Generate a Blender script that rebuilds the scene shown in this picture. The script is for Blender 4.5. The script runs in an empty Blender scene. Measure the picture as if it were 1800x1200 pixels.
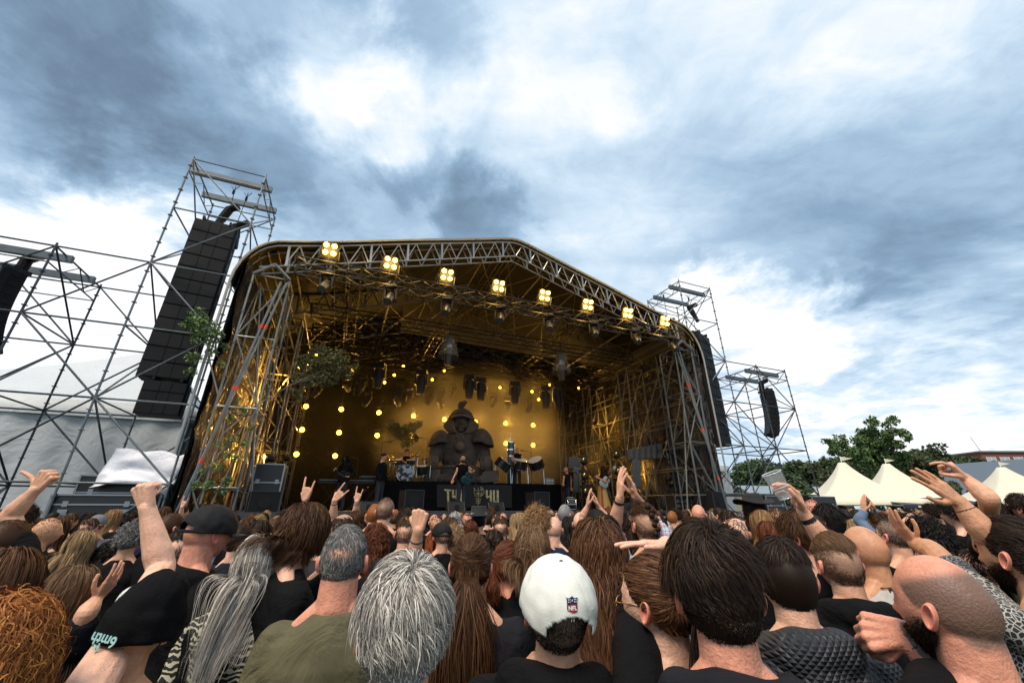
import bpy, math, random
import numpy as np
from mathutils import Vector, Matrix, noise
random.seed(7)
RNG = np.random.default_rng(11)
R = math.radians
scene = bpy.context.scene
COL = scene.collection

# ------------------------------------------------------------------ camera
F_PX, PITCH, EYE = 700.0, R(22.7), 1.75
cam_d = bpy.data.cameras.new('camera')
cam_d.lens = 14.0; cam_d.sensor_width = 36.0; cam_d.clip_end = 3000; cam_d.clip_start = 0.03
cam = bpy.data.objects.new('camera', cam_d); COL.objects.link(cam)
cam.location = (0, 0, EYE); cam.rotation_euler = (R(90) + PITCH, 0, 0)
scene.camera = cam
scene.render.resolution_x = 1024; scene.render.resolution_y = 682

# ------------------------------------------------------------------ sky
SUN_EL, SUN_AZ = R(58), R(205)      # azimuth the light comes from, clockwise from +Y
def ray(px, py):
    "world direction of a photograph pixel"
    u = (px - 900) / F_PX; v = (600 - py) / F_PX
    return Vector((u, math.cos(PITCH) - v*math.sin(PITCH), math.sin(PITCH) + v*math.cos(PITCH)))
world = bpy.data.worlds.new("World"); scene.world = world; world.use_nodes = True
def nd(nt, t, **kw):
    n = nt.nodes.new(t)
    for k, v in kw.items():
        if k.startswith('i_'):
            k = k[2:]; k = int(k) if k.isdigit() else k.replace('_', ' ')
            n.inputs[k].default_value = v
        else: setattr(n, k, v)
    return n
def build_sky():
    nt = world.node_tree; nt.nodes.clear(); L = nt.links.new
    out = nd(nt, 'ShaderNodeOutputWorld'); bg = nd(nt, 'ShaderNodeBackground', i_Strength=SKY_STRENGTH)
    sky = nd(nt, 'ShaderNodeTexSky'); sky.sky_type = 'NISHITA'; sky.sun_disc = False
    sky.sun_elevation = SUN_EL; sky.sun_rotation = SUN_AZ
    tc = nd(nt, 'ShaderNodeTexCoord')
    # clouds live on a flat layer above the field
    sep = nd(nt, 'ShaderNodeSeparateXYZ'); L(tc.outputs['Generated'], sep.inputs[0])
    zc = nd(nt, 'ShaderNodeMath', operation='MAXIMUM', i_1=0.0); L(sep.outputs[2], zc.inputs[0])
    za = nd(nt, 'ShaderNodeMath', operation='ADD', i_1=0.16); L(zc.outputs[0], za.inputs[0])
    cx = nd(nt, 'ShaderNodeCombineXYZ')
    for i in range(2):
        dv = nd(nt, 'ShaderNodeMath', operation='DIVIDE'); L(sep.outputs[i], dv.inputs[0]); L(za.outputs[0], dv.inputs[1]); L(dv.outputs[0], cx.inputs[i])
    def noise_(scale, detail, rough, dist, sx=1, sy=1, rot=0, col=False, loc=(0,0,0)):
        mp = nd(nt, 'ShaderNodeMapping'); mp.inputs['Scale'].default_value = (sx, sy, 1); mp.inputs['Rotation'].default_value = (0, 0, rot)
        mp.inputs['Location'].default_value = loc
        L(cx.outputs[0], mp.inputs[0])
        n = nd(nt, 'ShaderNodeTexNoise', i_Scale=scale, i_Detail=detail, i_Roughness=rough, i_Distortion=dist); L(mp.outputs[0], n.inputs['Vector'])
        return n.outputs['Color' if col else 'Fac']
    # warp of the direction so the cloud masses get torn edges
    w = noise_(2.1, 8, .62, .3, col=True)
    ws = nd(nt, 'ShaderNodeVectorMath', operation='SUBTRACT'); ws.inputs[1].default_value = (.5,.5,.5); L(w, ws.inputs[0])
    wm = nd(nt, 'ShaderNodeVectorMath', operation='SCALE'); wm.inputs['Scale'].default_value = .55; L(ws.outputs[0], wm.inputs[0])
    wa = nd(nt, 'ShaderNodeVectorMath', operation='ADD'); L(tc.outputs['Generated'], wa.inputs[0]); L(wm.outputs[0], wa.inputs[1])
    wn = nd(nt, 'ShaderNodeVectorMath', operation='NORMALIZE'); L(wa.outputs[0], wn.inputs[0])
    acc = None
    for px, py, rad, amp in CLOUDS:
        d = ray(px, py).normalized()
        dt = nd(nt, 'ShaderNodeVectorMath', operation='DOT_PRODUCT'); dt.inputs[1].default_value = d; L(wn.outputs[0], dt.inputs[0])
        mr = nd(nt, 'ShaderNodeMapRange', interpolation_type='SMOOTHSTEP')
        mr.inputs['From Min'].default_value = math.cos(math.atan(rad/F_PX)); mr.inputs['From Max'].default_value = 1.0
        mr.inputs['To Min'].default_value = 0; mr.inputs['To Max'].default_value = amp
        L(dt.outputs['Value'], mr.inputs['Value'])
        if acc is None: acc = mr.outputs[0]
        else:
            ad = nd(nt, 'ShaderNodeMath', operation='ADD'); L(acc, ad.inputs[0]); L(mr.outputs[0], ad.inputs[1]); acc = ad.outputs[0]
    def madd(a, b, k, off=0.0):
        m1 = nd(nt, 'ShaderNodeMath', operation='MULTIPLY_ADD', i_1=k, i_2=off); L(b, m1.inputs[0])
        ad = nd(nt, 'ShaderNodeMath', operation='ADD'); L(a, ad.inputs[0]); L(m1.outputs[0], ad.inputs[1]); return ad.outputs[0]
    v = madd(acc, noise_(1.5, 10, .6, .4, 1.0, .62, R(35)), .42, -.21 + .715)
    v = madd(v, noise_(3.2, 12, .58, .6, .45, 1.25, R(-28), loc=(3,1,0)), .44, -.22)
    v = madd(v, noise_(8, 10, .62, .7, .75, 1.0, R(-20)), .30, -.15)
    cr = nd(nt, 'ShaderNodeValToRGB'); L(v, cr.inputs[0]); e = cr.color_ramp.elements
    e[0].position = 0.0; e[0].color = (.085, .13, .19, 1); e[1].position = 1.0; e[1].color = (.86, .87, .88, 1)
    for p, c in ((.20, (.13,.19,.27,1)), (.40, (.205,.31,.43,1)), (.58, (.33,.455,.59,1)), (.76, (.52,.635,.74,1)), (.90,(.74,.77,.80,1))):
        q = e.new(p); q.color = c
    # a little of the clear sky comes through the thin parts
    sc = nd(nt, 'ShaderNodeVectorMath', operation='SCALE'); sc.inputs['Scale'].default_value = .008; L(sky.outputs[0], sc.inputs[0])
    mx = nd(nt, 'ShaderNodeVectorMath', operation='ADD'); L(cr.outputs[0], mx.inputs[0]); L(sc.outputs[0], mx.inputs[1])
    L(mx.outputs[0], bg.inputs['Color']); L(bg.outputs[0], out.inputs['Surface'])
SKY_STRENGTH = 1.0
CLOUDS = [ # direction (as seen from the field), angular size, brightness
 (190,90,240,-.26),(50,10,200,-.10),(330,200,170,-.22),(640,10,170,-.22),(520,290,140,-.18),(480,60,160,-.02),
 (700,265,100,-.24),(850,375,95,-.30),(600,370,190,-.08),(760,370,150,-.12),
 (440,190,110,.26),(600,150,140,.26),(720,170,130,.20),(960,130,160,.13),(1150,40,180,.08),(1390,90,170,.13),(1650,100,200,.06),
 (1350,590,150,.42),(1240,600,120,.12),(1740,650,150,.30),(1560,700,140,.2),(1000,200,140,.06),
 (40,300,180,.12),(100,640,260,.30),(250,500,220,.14),(1080,420,150,.06),
 (1420,330,300,-.08),(1720,420,260,-.16),(1640,600,150,-.22),(1500,640,100,-.14),(1180,330,230,-.05),(950,300,150,-.05),(1250,250,200,-.04)]
build_sky()
sun_d = bpy.data.lights.new('sun', 'SUN'); sun_d.energy = 3.2; sun_d.angle = R(22); sun_d.color = (1.0, .88, .72)
sun = bpy.data.objects.new('sun', sun_d); COL.objects.link(sun)
sun.rotation_euler = (R(90) - SUN_EL, 0, math.pi - SUN_AZ)
scene.view_settings.view_transform = 'Standard'; scene.view_settings.look = 'None'
scene.view_settings.exposure = 0.35; scene.view_settings.gamma = 1.0
scene.cycles.max_bounces = 6; scene.cycles.volume_bounces = 0; scene.cycles.volume_step_rate = 1.0
scene.cycles.transparent_max_bounces = 8; scene.cycles.use_denoising = True
scene.cycles.sample_clamp_indirect = 4.0; scene.cycles.caustics_reflective = False; scene.cycles.caustics_refractive = False

# ------------------------------------------------------------------ materials
MATS = {}
def mat(name, base, rough=.6, metal=0.0, spec=.5, bump=None, vary=0.0, vscale=4.0, emit=None, estr=0, sss=0, alpha=None, trans=0, coat=0, stub=False):
    if name in MATS: return MATS[name]
    m = bpy.data.materials.new(name); m.use_nodes = True; nt = m.node_tree; L = nt.links.new
    b = nt.nodes['Principled BSDF']
    b.inputs['Base Color'].default_value = (*base, 1); b.inputs['Roughness'].default_value = rough
    b.inputs['Metallic'].default_value = metal; b.inputs['Specular IOR Level'].default_value = spec
    if coat: b.inputs['Coat Weight'].default_value = coat; b.inputs['Coat Roughness'].default_value = .2
    if emit: b.inputs['Emission Color'].default_value = (*emit, 1); b.inputs['Emission Strength'].default_value = estr
    if sss:
        b.inputs['Subsurface Weight'].default_value = sss; b.inputs['Subsurface Radius'].default_value = (1, .35, .2); b.inputs['Subsurface Scale'].default_value = .012
    if trans: b.inputs['Transmission Weight'].default_value = trans
    if alpha is not None: b.inputs['Alpha'].default_value = alpha
    tc = nd(nt, 'ShaderNodeTexCoord')
    colsock = None
    if vary:
        n = nd(nt, 'ShaderNodeTexNoise', i_Scale=vscale, i_Detail=6.0, i_Roughness=.6); L(tc.outputs['Object'], n.inputs['Vector'])
        hs = nd(nt, 'ShaderNodeMapRange'); hs.inputs['From Min'].default_value = .3; hs.inputs['From Max'].default_value = .7
        hs.inputs['To Min'].default_value = 1 - vary; hs.inputs['To Max'].default_value = 1 + vary; L(n.outputs['Fac'], hs.inputs['Value'])
        sc = nd(nt, 'ShaderNodeVectorMath', operation='SCALE'); sc.inputs[0].default_value = base; L(hs.outputs[0], sc.inputs['Scale'])
        colsock = sc.outputs[0]
    if stub:   # shaved hair: a dark dusting on the scalp and jaw, its extent stored on the mesh
        at = nd(nt, 'ShaderNodeAttribute', attribute_name='stub')
        mix = nd(nt, 'ShaderNodeMix', data_type='RGBA'); L(at.outputs['Fac'], mix.inputs[0])
        if colsock: L(colsock, mix.inputs[6])
        else: mix.inputs[6].default_value = (*base, 1)
        mix.inputs[7].default_value = (*stub, 1); colsock = mix.outputs[2]
    if colsock: L(colsock, b.inputs['Base Color'])
    if bump:
        sc_, dist, kind = bump
        if kind == 'wrinkle':
            n = nd(nt, 'ShaderNodeTexNoise', i_Scale=sc_, i_Detail=4.0, i_Roughness=.55, i_Distortion=1.5)
        elif kind == 'weave': n = nd(nt, 'ShaderNodeTexNoise', i_Scale=sc_, i_Detail=8.0, i_Roughness=.7)
        else: n = nd(nt, 'ShaderNodeTexNoise', i_Scale=sc_, i_Detail=3.0)
        L(tc.outputs['Object'], n.inputs['Vector'])
        bp = nd(nt, 'ShaderNodeBump', i_Distance=dist, i_Strength=1.0); L(n.outputs['Fac'], bp.inputs['Height']); L(bp.outputs[0], b.inputs['Normal'])
    MATS[name] = m; return m
steel = mat('galvanised_tube', (.15,.17,.18), .42, .6, vary=.25, vscale=3)
dsteel = mat('weathered_tube', (.045,.055,.065), .5, .4, vary=.3, vscale=3)
beam_m = mat('grey_beam', (.09,.11,.13), .5, .3, vary=.15)
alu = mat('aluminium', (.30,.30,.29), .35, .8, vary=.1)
blktruss = mat('black_truss', (.018,.017,.015), .38, .5)
blk = mat('black_cabinet', (.006,.006,.007), .6, spec=.2, bump=(60,.002,'weave'))
blk2 = mat('black_gloss', (.010,.010,.011), .4, spec=.3)
cloth_blk = mat('black_drape', (.004,.004,.005), .9, spec=.1, bump=(3,.08,'wrinkle'))
red_tape = mat('red_tape', (.55,.05,.02), .5)
white_m = mat('white_paint', (.75,.75,.72), .5)
bulb = mat('warm_bulb', (1,.8,.4), .5, emit=(1.0,.46,.022), estr=15)
bulb2 = mat('warm_bulb_small', (1,.8,.4), .5, emit=(1.0,.46,.025), estr=15)

def foil():
    m = bpy.data.materials.new('crinkled_black_liner'); m.use_nodes = True; nt = m.node_tree; L = nt.links.new
    b = nt.nodes['Principled BSDF']; b.inputs['Base Color'].default_value = (.010,.009,.008,1); b.inputs['Roughness'].default_value = .17; b.inputs['Metallic'].default_value = .0
    b.inputs['Specular IOR Level'].default_value = .6
    tc = nd(nt, 'ShaderNodeTexCoord')
    mp = nd(nt, 'ShaderNodeMapping'); mp.inputs['Scale'].default_value = (1.6, 1.6, .55); L(tc.outputs['Object'], mp.inputs[0])
    n = nd(nt, 'ShaderNodeTexNoise', i_Scale=1.6, i_Detail=7.0, i_Roughness=.55, i_Distortion=1.2); L(mp.outputs[0], n.inputs['Vector'])
    bp = nd(nt, 'ShaderNodeBump', i_Distance=.55, i_Strength=1.0); L(n.outputs['Fac'], bp.inputs['Height']); L(bp.outputs[0], b.inputs['Normal'])
    return m
liner = foil()

# ------------------------------------------------------------------ mesh helpers
def mesh_of(name, V, F, mats, smooth=False, fmat=None, uv=None):
    me = bpy.data.meshes.new(name)
    V = np.asarray(V, dtype=np.float64)
    if isinstance(F, np.ndarray):
        n = len(F); k = F.shape[1]
        me.vertices.add(len(V)); me.vertices.foreach_set('co', V.astype(np.float32).ravel())
        me.loops.add(n*k); me.loops.foreach_set('vertex_index', F.astype(np.int32).ravel())
        me.polygons.add(n); me.polygons.foreach_set('loop_start', np.arange(0, n*k, k, dtype=np.int32))
        me.update(calc_edges=True)
    else:
        me.from_pydata([tuple(v) for v in V], [], F)
    for m in (mats if isinstance(mats, (list, tuple)) else [mats]): me.materials.append(m)
    if smooth: me.polygons.foreach_set('use_smooth', [True]*len(me.polygons))
    if fmat is not None: me.polygons.foreach_set('material_index', fmat)
    if uv is not None:
        ul = me.uv_layers.new(name='UVMap'); ul.data.foreach_set('uv', np.asarray(uv, np.float32).ravel())
    me.update(); return me
def tag(o, label=None, cat=None, group=None, kind=None):
    if label: o['label'] = label
    if cat: o['category'] = cat
    if group: o['group'] = group
    if kind: o['kind'] = kind
    return o
def thing(name, label, cat, loc=(0,0,0), group=None, rz=0):
    o = bpy.data.objects.new(name, None); COL.objects.link(o); o.location = loc; o.rotation_euler.z = rz
    o.empty_display_size = .1
    return tag(o, label, cat, group)
def put(name, me, parent=None, loc=None):
    o = bpy.data.objects.new(name, me); COL.objects.link(o)
    if parent: o.parent = parent
    if loc is not None: o.location = loc
    return o
class MB:
    def __init__(s, off=(0,0,0)): s.V = []; s.F = []; s.M = []; s.off = Vector(off); s.mi = 0
    def add(s, V, F):
        b = len(s.V); s.V += [Vector(v) - s.off for v in V]; s.F += [tuple(i+b for i in f) for f in F]; s.M += [s.mi]*len(F); return s
    def tube(s, a, b, r=.024, n=6, r2=None, cap=True):
        a = Vector(a); b = Vector(b); d = b-a
        if d.length < 1e-6: return s
        d.normalize(); x = d.orthogonal().normalized(); y = d.cross(x); r2 = r if r2 is None else r2
        V = [a + (x*math.cos(2*math.pi*i/n) + y*math.sin(2*math.pi*i/n))*r for i in range(n)] + [b + (x*math.cos(2*math.pi*i/n) + y*math.sin(2*math.pi*i/n))*r2 for i in range(n)]
        F = [(i, (i+1)%n, n+(i+1)%n, n+i) for i in range(n)]
        if cap: F += [tuple(range(n))[::-1], tuple(range(n, 2*n))]
        return s.add(V, F)
    def box(s, c, size, ax=None):
        c = Vector(c); X, Y, Z = ax if ax else (Vector((1,0,0)), Vector((0,1,0)), Vector((0,0,1)))
        hx, hy, hz = size[0]/2, size[1]/2, size[2]/2
        V = [c + X*(sx*hx) + Y*(sy*hy) + Z*(sz*hz) for sz in (-1,1) for sx, sy in ((-1,-1),(1,-1),(1,1),(-1,1))]
        return s.add(V, [(0,3,2,1),(4,5,6,7),(0,1,5,4),(1,2,6,5),(2,3,7,6),(3,0,4,7)])
    def bar(s, a, b, w, h, up=(0,0,1)):
        a = Vector(a); b = Vector(b); d = (b-a); L_ = d.length; d.normalize(); x = d.cross(Vector(up)).normalized(); y = x.cross(d)
        return s.box((a+b)/2, (w, L_, h), (x, d, y))
    def ball(s, c, r, n=10, m=7, sc=(1,1,1), rot=None):
        c = Vector(c); V = []; F = []
        for i in range(m+1):
            t = math.pi*i/m
            for j in range(n):
                p = Vector((math.sin(t)*math.cos(2*math.pi*j/n)*sc[0], math.sin(t)*math.sin(2*math.pi*j/n)*sc[1], math.cos(t)*sc[2]))*r
                if rot: p = rot @ p
                V.append(c + p)
        for i in range(m):
            for j in range(n): F.append((i*n+j, (i+1)*n+j, (i+1)*n+(j+1)%n, i*n+(j+1)%n))
        return s.add(V, F)
    def lathe(s, c, prof, n=20, ax=None):
        c = Vector(c); X, Y, Z = ax if ax else (Vector((1,0,0)), Vector((0,1,0)), Vector((0,0,1)))
        V = [c + X*(r*math.cos(2*math.pi*j/n)) + Y*(r*math.sin(2*math.pi*j/n)) + Z*z for r, z in prof for j in range(n)]
        F = [(i*n+j, i*n+(j+1)%n, (i+1)*n+(j+1)%n, (i+1)*n+j) for i in range(len(prof)-1) for j in range(n)]
        F += [tuple(range(n))[::-1], tuple(range((len(prof)-1)*n, len(prof)*n))]
        return s.add(V, F)
    def path(s, pts, r=.02, n=6, taper=1.0):
        k = len(pts)-1
        for i in range(k): s.tube(pts[i], pts[i+1], r*(1-(1-taper)*i/k), n, r*(1-(1-taper)*(i+1)/k))
        return s
    def build(s, name, m, parent=None, smooth=False):
        me = mesh_of(name, s.V, s.F, m, smooth, s.M if s.mi or any(s.M) else None)
        o = put(name, me, parent)
        if not parent: o.location = s.off
        return o

# ------------------------------------------------------------------ places
TH = R(22.0)
A = Vector((math.cos(TH), math.sin(TH), 0)); B = Vector((-math.sin(TH), math.cos(TH), 0)); Zv = Vector((0,0,1))
ORG = Vector((-8.14, 10.5, 0)); W = 17.9; PIZ = 1.66     # stage: corner, width, deck height
def S(u, v, z): return ORG + A*u + B*v + Zv*z
CAMP = Vector((0,0,EYE))
def on_v(px, py, v):
    "point where the sight line meets the stage plane at depth v"
    d = ray(px, py); n = B; t = (ORG + B*v - CAMP).dot(n)/d.dot(n); return CAMP + d*t
def at(px, py, dist):
    "point at a distance measured along the camera axis"
    return CAMP + ray(px, py)*dist
# ------------------------------------------------------------------ ground
g = MB(); nG = 40
def gmat():
    m = mat('trampled_grass', (.06,.07,.035), .9, vary=.45, vscale=.8, bump=(6,.05,'n')); return m
for i in range(1): g.add([(-900,-300,0),(900,-300,0),(900,1500,0),(-900,1500,0)], [(0,1,2,3)])
tag(g.build('ground', gmat()), kind='structure')

# ------------------------------------------------------------------ truss / tube helpers
def truss(mb, a, b, w=.4, h=.4, r=.025, step=.5, n=5, up=Zv):
    a = Vector(a); b = Vector(b); d = b-a; Ln = d.length; d.normalize(); x = d.cross(up).normalized(); y = x.cross(d).normalized()
    k = max(2, round(Ln/step))
    C = [x*(sx*w/2) + y*(sy*h/2) for sx, sy in ((-1,-1),(1,-1),(1,1),(-1,1))]
    for c in C: mb.tube(a+c, b+c, r, n)
    for i in range(k):
        p = a + d*(Ln*i/k); q = a + d*(Ln*(i+1)/k)
        for j in range(4):
            c0, c1 = C[j], C[(j+1)%4]
            if i%2: c0, c1 = c1, c0
            mb.tube(p+c0, q+c1, r*.55, 4, cap=False)
    for p in (a, b):
        for j in range(4): mb.tube(p+C[j], p+C[(j+1)%4], r*.8, 4)
    return mb
def standard(mb, a, b, r=.027, coll=.5):
    "a scaffold upright with its rosettes"
    a = Vector(a); b = Vector(b); mb.tube(a, b, r, 7); L_ = (b-a).length; d = (b-a).normalized()
    k = int(L_/coll)
    for i in range(k+1):
        p = a + d*(i*coll); mb.tube(p - d*.006, p + d*.006, .065, 8)

# ------------------------------------------------------------------ stage
stage = thing('concert_stage', 'big open-air stage with a black peaked canopy, silver roof truss and golden light inside', 'stage', S(W/2, 0, 0))
SO = S(W/2, 0, 0)
def M_(): return MB(SO)
def bS(mb, name, m, smooth=False): return mb.build(name, m, stage, smooth)
VD = 11.0
ax_ = (A, B, Zv)
m = M_(); m.box(S(W/2, 5.4, PIZ/2), (W-.2, 12.0, PIZ), ax_); bS(m, 'deck', mat('stage_deck', (.018,.018,.018), .5, bump=(8,.01,'n')))
m = M_(); 
for i in range(9): m.box(S(1+i*2, -.66, PIZ-.12), (1.96, .06, .2), ax_)
bS(m, 'deck_edge', mat('deck_edge', (.05,.055,.07), .4, .4))
m = M_(); m.box(S(W/2, -.62, .75), (W-.3, .03, 1.4), ax_); bS(m, 'skirt', cloth_blk)
HU, ZE = W/2, 8.75
def prof(half=1.0):
    P = [(-.35, 0.2), (-.35, 3), (-.35, 6), (-.35, 8.0)]
    for k in range(1, 7):
        t = k/6*math.pi/2*.83; P.append((-.35 + 1.25*(1-math.cos(t)), 8.0 + 1.75*math.sin(t)))
    P += [(2.2, 10.12), (4.5, 10.85), (6.7, 11.5), (8.4, 12.02), (8.75, 12.1), (8.95, 12.12)]
    return P + [(W-u, z) for u, z in P[:-1][::-1]]
PR = prof()
def sweep(P, v0, v1, nv, thick, jig=0, seed=0):
    V = []; F = []
    n = len(P)
    for s in (0, 1):
        for j in range(nv+1):
            v = v0 + (v1-v0)*j/nv
            for i, (u, z) in enumerate(P):
                # push inner skin towards the centre of the hall
                du, dz = (HU-u), (5-z); l = math.hypot(du, dz) or 1
                o = thick*s; q = S(u + du/l*o, v, z + dz/l*o)
                if s and jig: q += (A*noise.noise(Vector((u*.9+seed, v*1.1, z*.45)))*jig + Zv*noise.noise(Vector((u*.8, v*.9+9, z*.5+seed)))*jig*.6)
                V.append(q)
    m1 = (nv+1)*n
    for s in (0, 1):
        for j in range(nv):
            for i in range(n-1):
                a = s*m1 + j*n + i; f = (a, a+1, a+n+1, a+n); F.append(f if s else f[::-1])
    for j in range(nv):
        for i in (0, n-1): a = j*n+i; F.append((a, a+n, a+n+m1, a+m1))
    for i in range(n-1):
        for j in (0, nv): a = j*n+i; F.append((a, a+m1, a+m1+1, a+1))
    return V, F
roofP = PR[3:-3]
m = M_(); m.add(*sweep(roofP, -.1, VD+.4, 24, .07)); bS(m, 'canopy', mat('canopy_fabric', (.006,.006,.006), .6, spec=.2, bump=(2,.05,'wrinkle')), True)
for side in (0, 1):
    nz, nv = 26, 40; V = []; F = []
    for s in (0, 1):
        for j in range(nv+1):
            for i in range(nz+1):
                v = VD*j/nv; z = .3 + 8.7*i/nz; q = .16 + (.1 if s else 0)
                if s: q += .22*abs(noise.noise(Vector((v*1.3+side*7, z*.55, 3)))) + .1*noise.noise(Vector((v*3.1, z*1.2, 5+side)))
                u = -.35 + q if side == 0 else W+.35 - q
                V.append(S(u, v, z))
    M1 = (nz+1)*(nv+1)
    for s in (0, 1):
        for j in range(nv):
            for i in range(nz):
                a = s*M1 + j*(nz+1)+i; f = (a, a+1, a+nz+2, a+nz+1); F.append(f if (s ^ side) else f[::-1])
    m = M_(); m.add(V, F); bS(m, 'side_wall', liner, True)
# edge keder along the roof front
m = M_(); m.path([S(u, -.12, z) for u, z in PR[1:-1]], .038, 8); bS(m, 'edge_tube', mat('keder', (.26,.27,.27), .45))
def arch(v, r, mt, name, half=True):
    m = M_()
    lo = [(.25, ZE-.05), (HU, 11.38), (W-.25, ZE-.05)]
    for dv in ((0, .42) if half else (0,)):
        up = [p for p in PR if p[1] > 8.9]
        m.path([S(u, v+dv, z-.1) for u, z in up], r, 6)
        m.path([S(u, v+dv, z) for u, z in lo], r, 6)
        N = 13
        for side in (0, 1):
            X = lambda u: u if side == 0 else W-u
            def zu(u):
                for (u0, z0), (u1, z1) in zip(PR, PR[1:]):
                    if u0 <= u <= u1 and z1 > 8.9: return z0 + (z1-z0)*(u-u0)/max(1e-6, u1-u0) - .1
                return 9.6
            def zl(u): return ZE-.05 + (11.38-ZE+.05)*(u-.25)/(HU-.25)
            us = [.9 + (HU-.9)*i/N for i in range(N+1)]
            for i in range(N):
                u0, u1 = us[i], us[i+1]; um = (u0+u1)/2
                m.tube(S(X(u0), v+dv, zl(u0)), S(X(um), v+dv, zu(um)), r*.72, 5, cap=False)
                m.tube(S(X(um), v+dv, zu(um)), S(X(u1), v+dv, zl(u1)), r*.72, 5, cap=False)
                if i % 2 == 0: m.bar(S(X(u0)+.06, v+dv, zl(u0)), S(X(u0)+.02, v+dv, zu(u0)), .07, .07, A)
    return bS(m, name, mt)
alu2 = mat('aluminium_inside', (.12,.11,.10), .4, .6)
arch(0, .032, alu, 'front_truss')
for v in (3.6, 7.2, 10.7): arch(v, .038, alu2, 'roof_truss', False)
m = M_()
for u, z in PR[4:-4]:
    m.tube(S(u, .2, z-.14), S(u, VD, z-.14), .03, 5)
for v0, v1 in ((.3, 3.6), (3.6, 7.2), (7.2, 10.7)):
    for k in range(5):
        for sd in (0, 1):
            u0 = 1.2 + k*1.6; u1 = u0+1.6; zf = lambda u: ZE + (11.38-ZE)*(u-.25)/(HU-.25)
            X = lambda u: u if sd == 0 else W-u
            m.tube(S(X(u0), v0, zf(u0)), S(X(u1), v1, zf(u1)), .02, 4); m.tube(S(X(u1), v0, zf(u1)), S(X(u0), v1, zf(u0)), .02, 4)
            m.tube(S(X(u0), v0, zf(u0)), S(X(u0), v1, zf(u0)), .03, 5)
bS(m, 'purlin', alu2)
# masts at each corner and along the wings
def mast(u0, u1, v0, v1, z0, z1, mt, heavy=False, nd_=2):
    m = M_(); P = [(u0,v0),(u1,v0),(u1,v1),(u0,v1)]
    for u, v in P: standard(m, S(u,v,z0), S(u,v,z1), .03, 1.0)
    nb = round((z1-z0)/2.0)
    for k in range(nb+1):
        z = z0 + (z1-z0)*k/nb
        for i in range(4): m.tube(S(*P[i], z), S(*P[(i+1)%4], z), .025, 5)
    for k in range(nb):
        za = z0 + (z1-z0)*k/nb; zb = z0 + (z1-z0)*(k+1)/nb
        m.tube(S(u0, v0, za if k%2 else zb), S(u1, v0, zb if k%2 else za), .024, 5)
        m.tube(S(u0, v0, za), S(u0, v1, zb), .022, 5); m.tube(S(u1, v0, zb), S(u1, v1, za), .022, 5)
    return m
lean = mat('wing_tube', (.16,.155,.145), .4, .6)
for sd in (0, 1):
    X = lambda u: u if sd == 0 else W-u
    m = mast(X(.15), X(1.15), .05, 1.0, PIZ-1.5, 8.45, steel)
    # raking shores tied back in the plane of the opening
    for q in (0, .16): m.tube(S(X(1.1-q), -.02, 8.3), S(X(.1-.05+q*.3), -.3, 1.4), .035, 6)
    m.tube(S(X(.3), .5, 8.3), S(X(1.5), .4, 1.7), .03, 6)
    for z in (8.45,): 
        m.tube(S(X(.15), -.0, z), S(X(.65), 0, z+.45), .05, 6); m.tube(S(X(1.15), 0, z), S(X(.65), 0, z+.45), .05, 6)
    bS(m, 'mast', steel)
    for q in (0, .16):
        for t in (.22, .5, .78):
            a = S(X(1.1-q), -.02, 8.3); b = S(X(.05+q*.3), -.3, 1.4); p = a.lerp(b, t); d = (b-a).normalized()
            m = M_(); m.tube(p, p + d*.14, .042, 6); bS(m, 'red_tape', red_tape)
    for v in (3.4, 7.0, 10.3):
        bS(mast(X(.25), X(1.25), v, v+.8, PIZ, 8.6, lean), 'mast', lean)
    m = M_()
    for z in (2.3, 3.3, 4.3, 5.3, 6.3, 7.3, 8.3):
        m.tube(S(X(.32), .3, z), S(X(.32), VD, z), .026, 5)
        if z in (3.3, 5.3, 7.3): m.tube(S(X(1.2), .6, z), S(X(1.2), VD, z), .026, 5)
    for v in (1.0, 4.4, 8.0):
        m.tube(S(X(.34), v, 2.3), S(X(.34), v+2.6, 5.3), .024, 5); m.tube(S(X(.34), v+2.6, 5.3), S(X(.34), v, 8.3), .024, 5)
        m.tube(S(X(1.22), v, 7.8), S(X(1.22), v+2.4, 4.2), .026, 5); m.tube(S(X(1.22), v+.2, 4.5), S(X(1.22), v+2.4, 1.8), .026, 5)
    bS(m, 'wing_rail', lean)
m = M_(); bp_ = [(u, z-.02) for u, z in PR if True]; k_ = len(bp_); m.add([S(u, VD+.2, z) for u, z in bp_] + [S(u, VD+.26, z) for u, z in bp_], [tuple(range(k_)), tuple(range(k_, 2*k_))[::-1]]); bS(m, 'backdrop', mat('backdrop', (.005,.005,.005), .95, spec=.05, bump=(2,.1,'wrinkle')))
# thin slots where the canopy and wall sheets do not meet
# ------------------------------------------------------------------ flown trusses
def flown(a, b, w, h, label, mt=blktruss, r=.025, step=.5):
    t = thing('lighting_truss', label, 'truss', a, 'black trusses flown under the stage roof'); m = MB(a); truss(m, a, b, w, h, r, step); m.build('frame', mt, t)
    for k in range(5):
        p = Vector(a).lerp(Vector(b), (k+.5)/5) + Zv*h/2; m = MB(a)
        m.tube(p, p + Zv*(1.0 if a[1] > 9.2 and Vector(a-ORG).dot(B) > 1 else .35), .012, 4); m.build('chain', blk2, t)
    return t
BL = [(580,438),(687,462),(786,483),(877,502),(958,519),(1034,535),(1104,550),(1169,564)]
BP = [on_v(x, y, -.55) for x, y in BL]
zt = sum(p.z for p in BP)/8 - .62
ub = [(p-ORG).dot(A) for p in BP]
flown(S(ub[0]-.9, -.33, zt), S(ub[-1]+.7, -.33, zt), .42, .42, 'front truss carrying the row of four-lamp floods')
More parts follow.
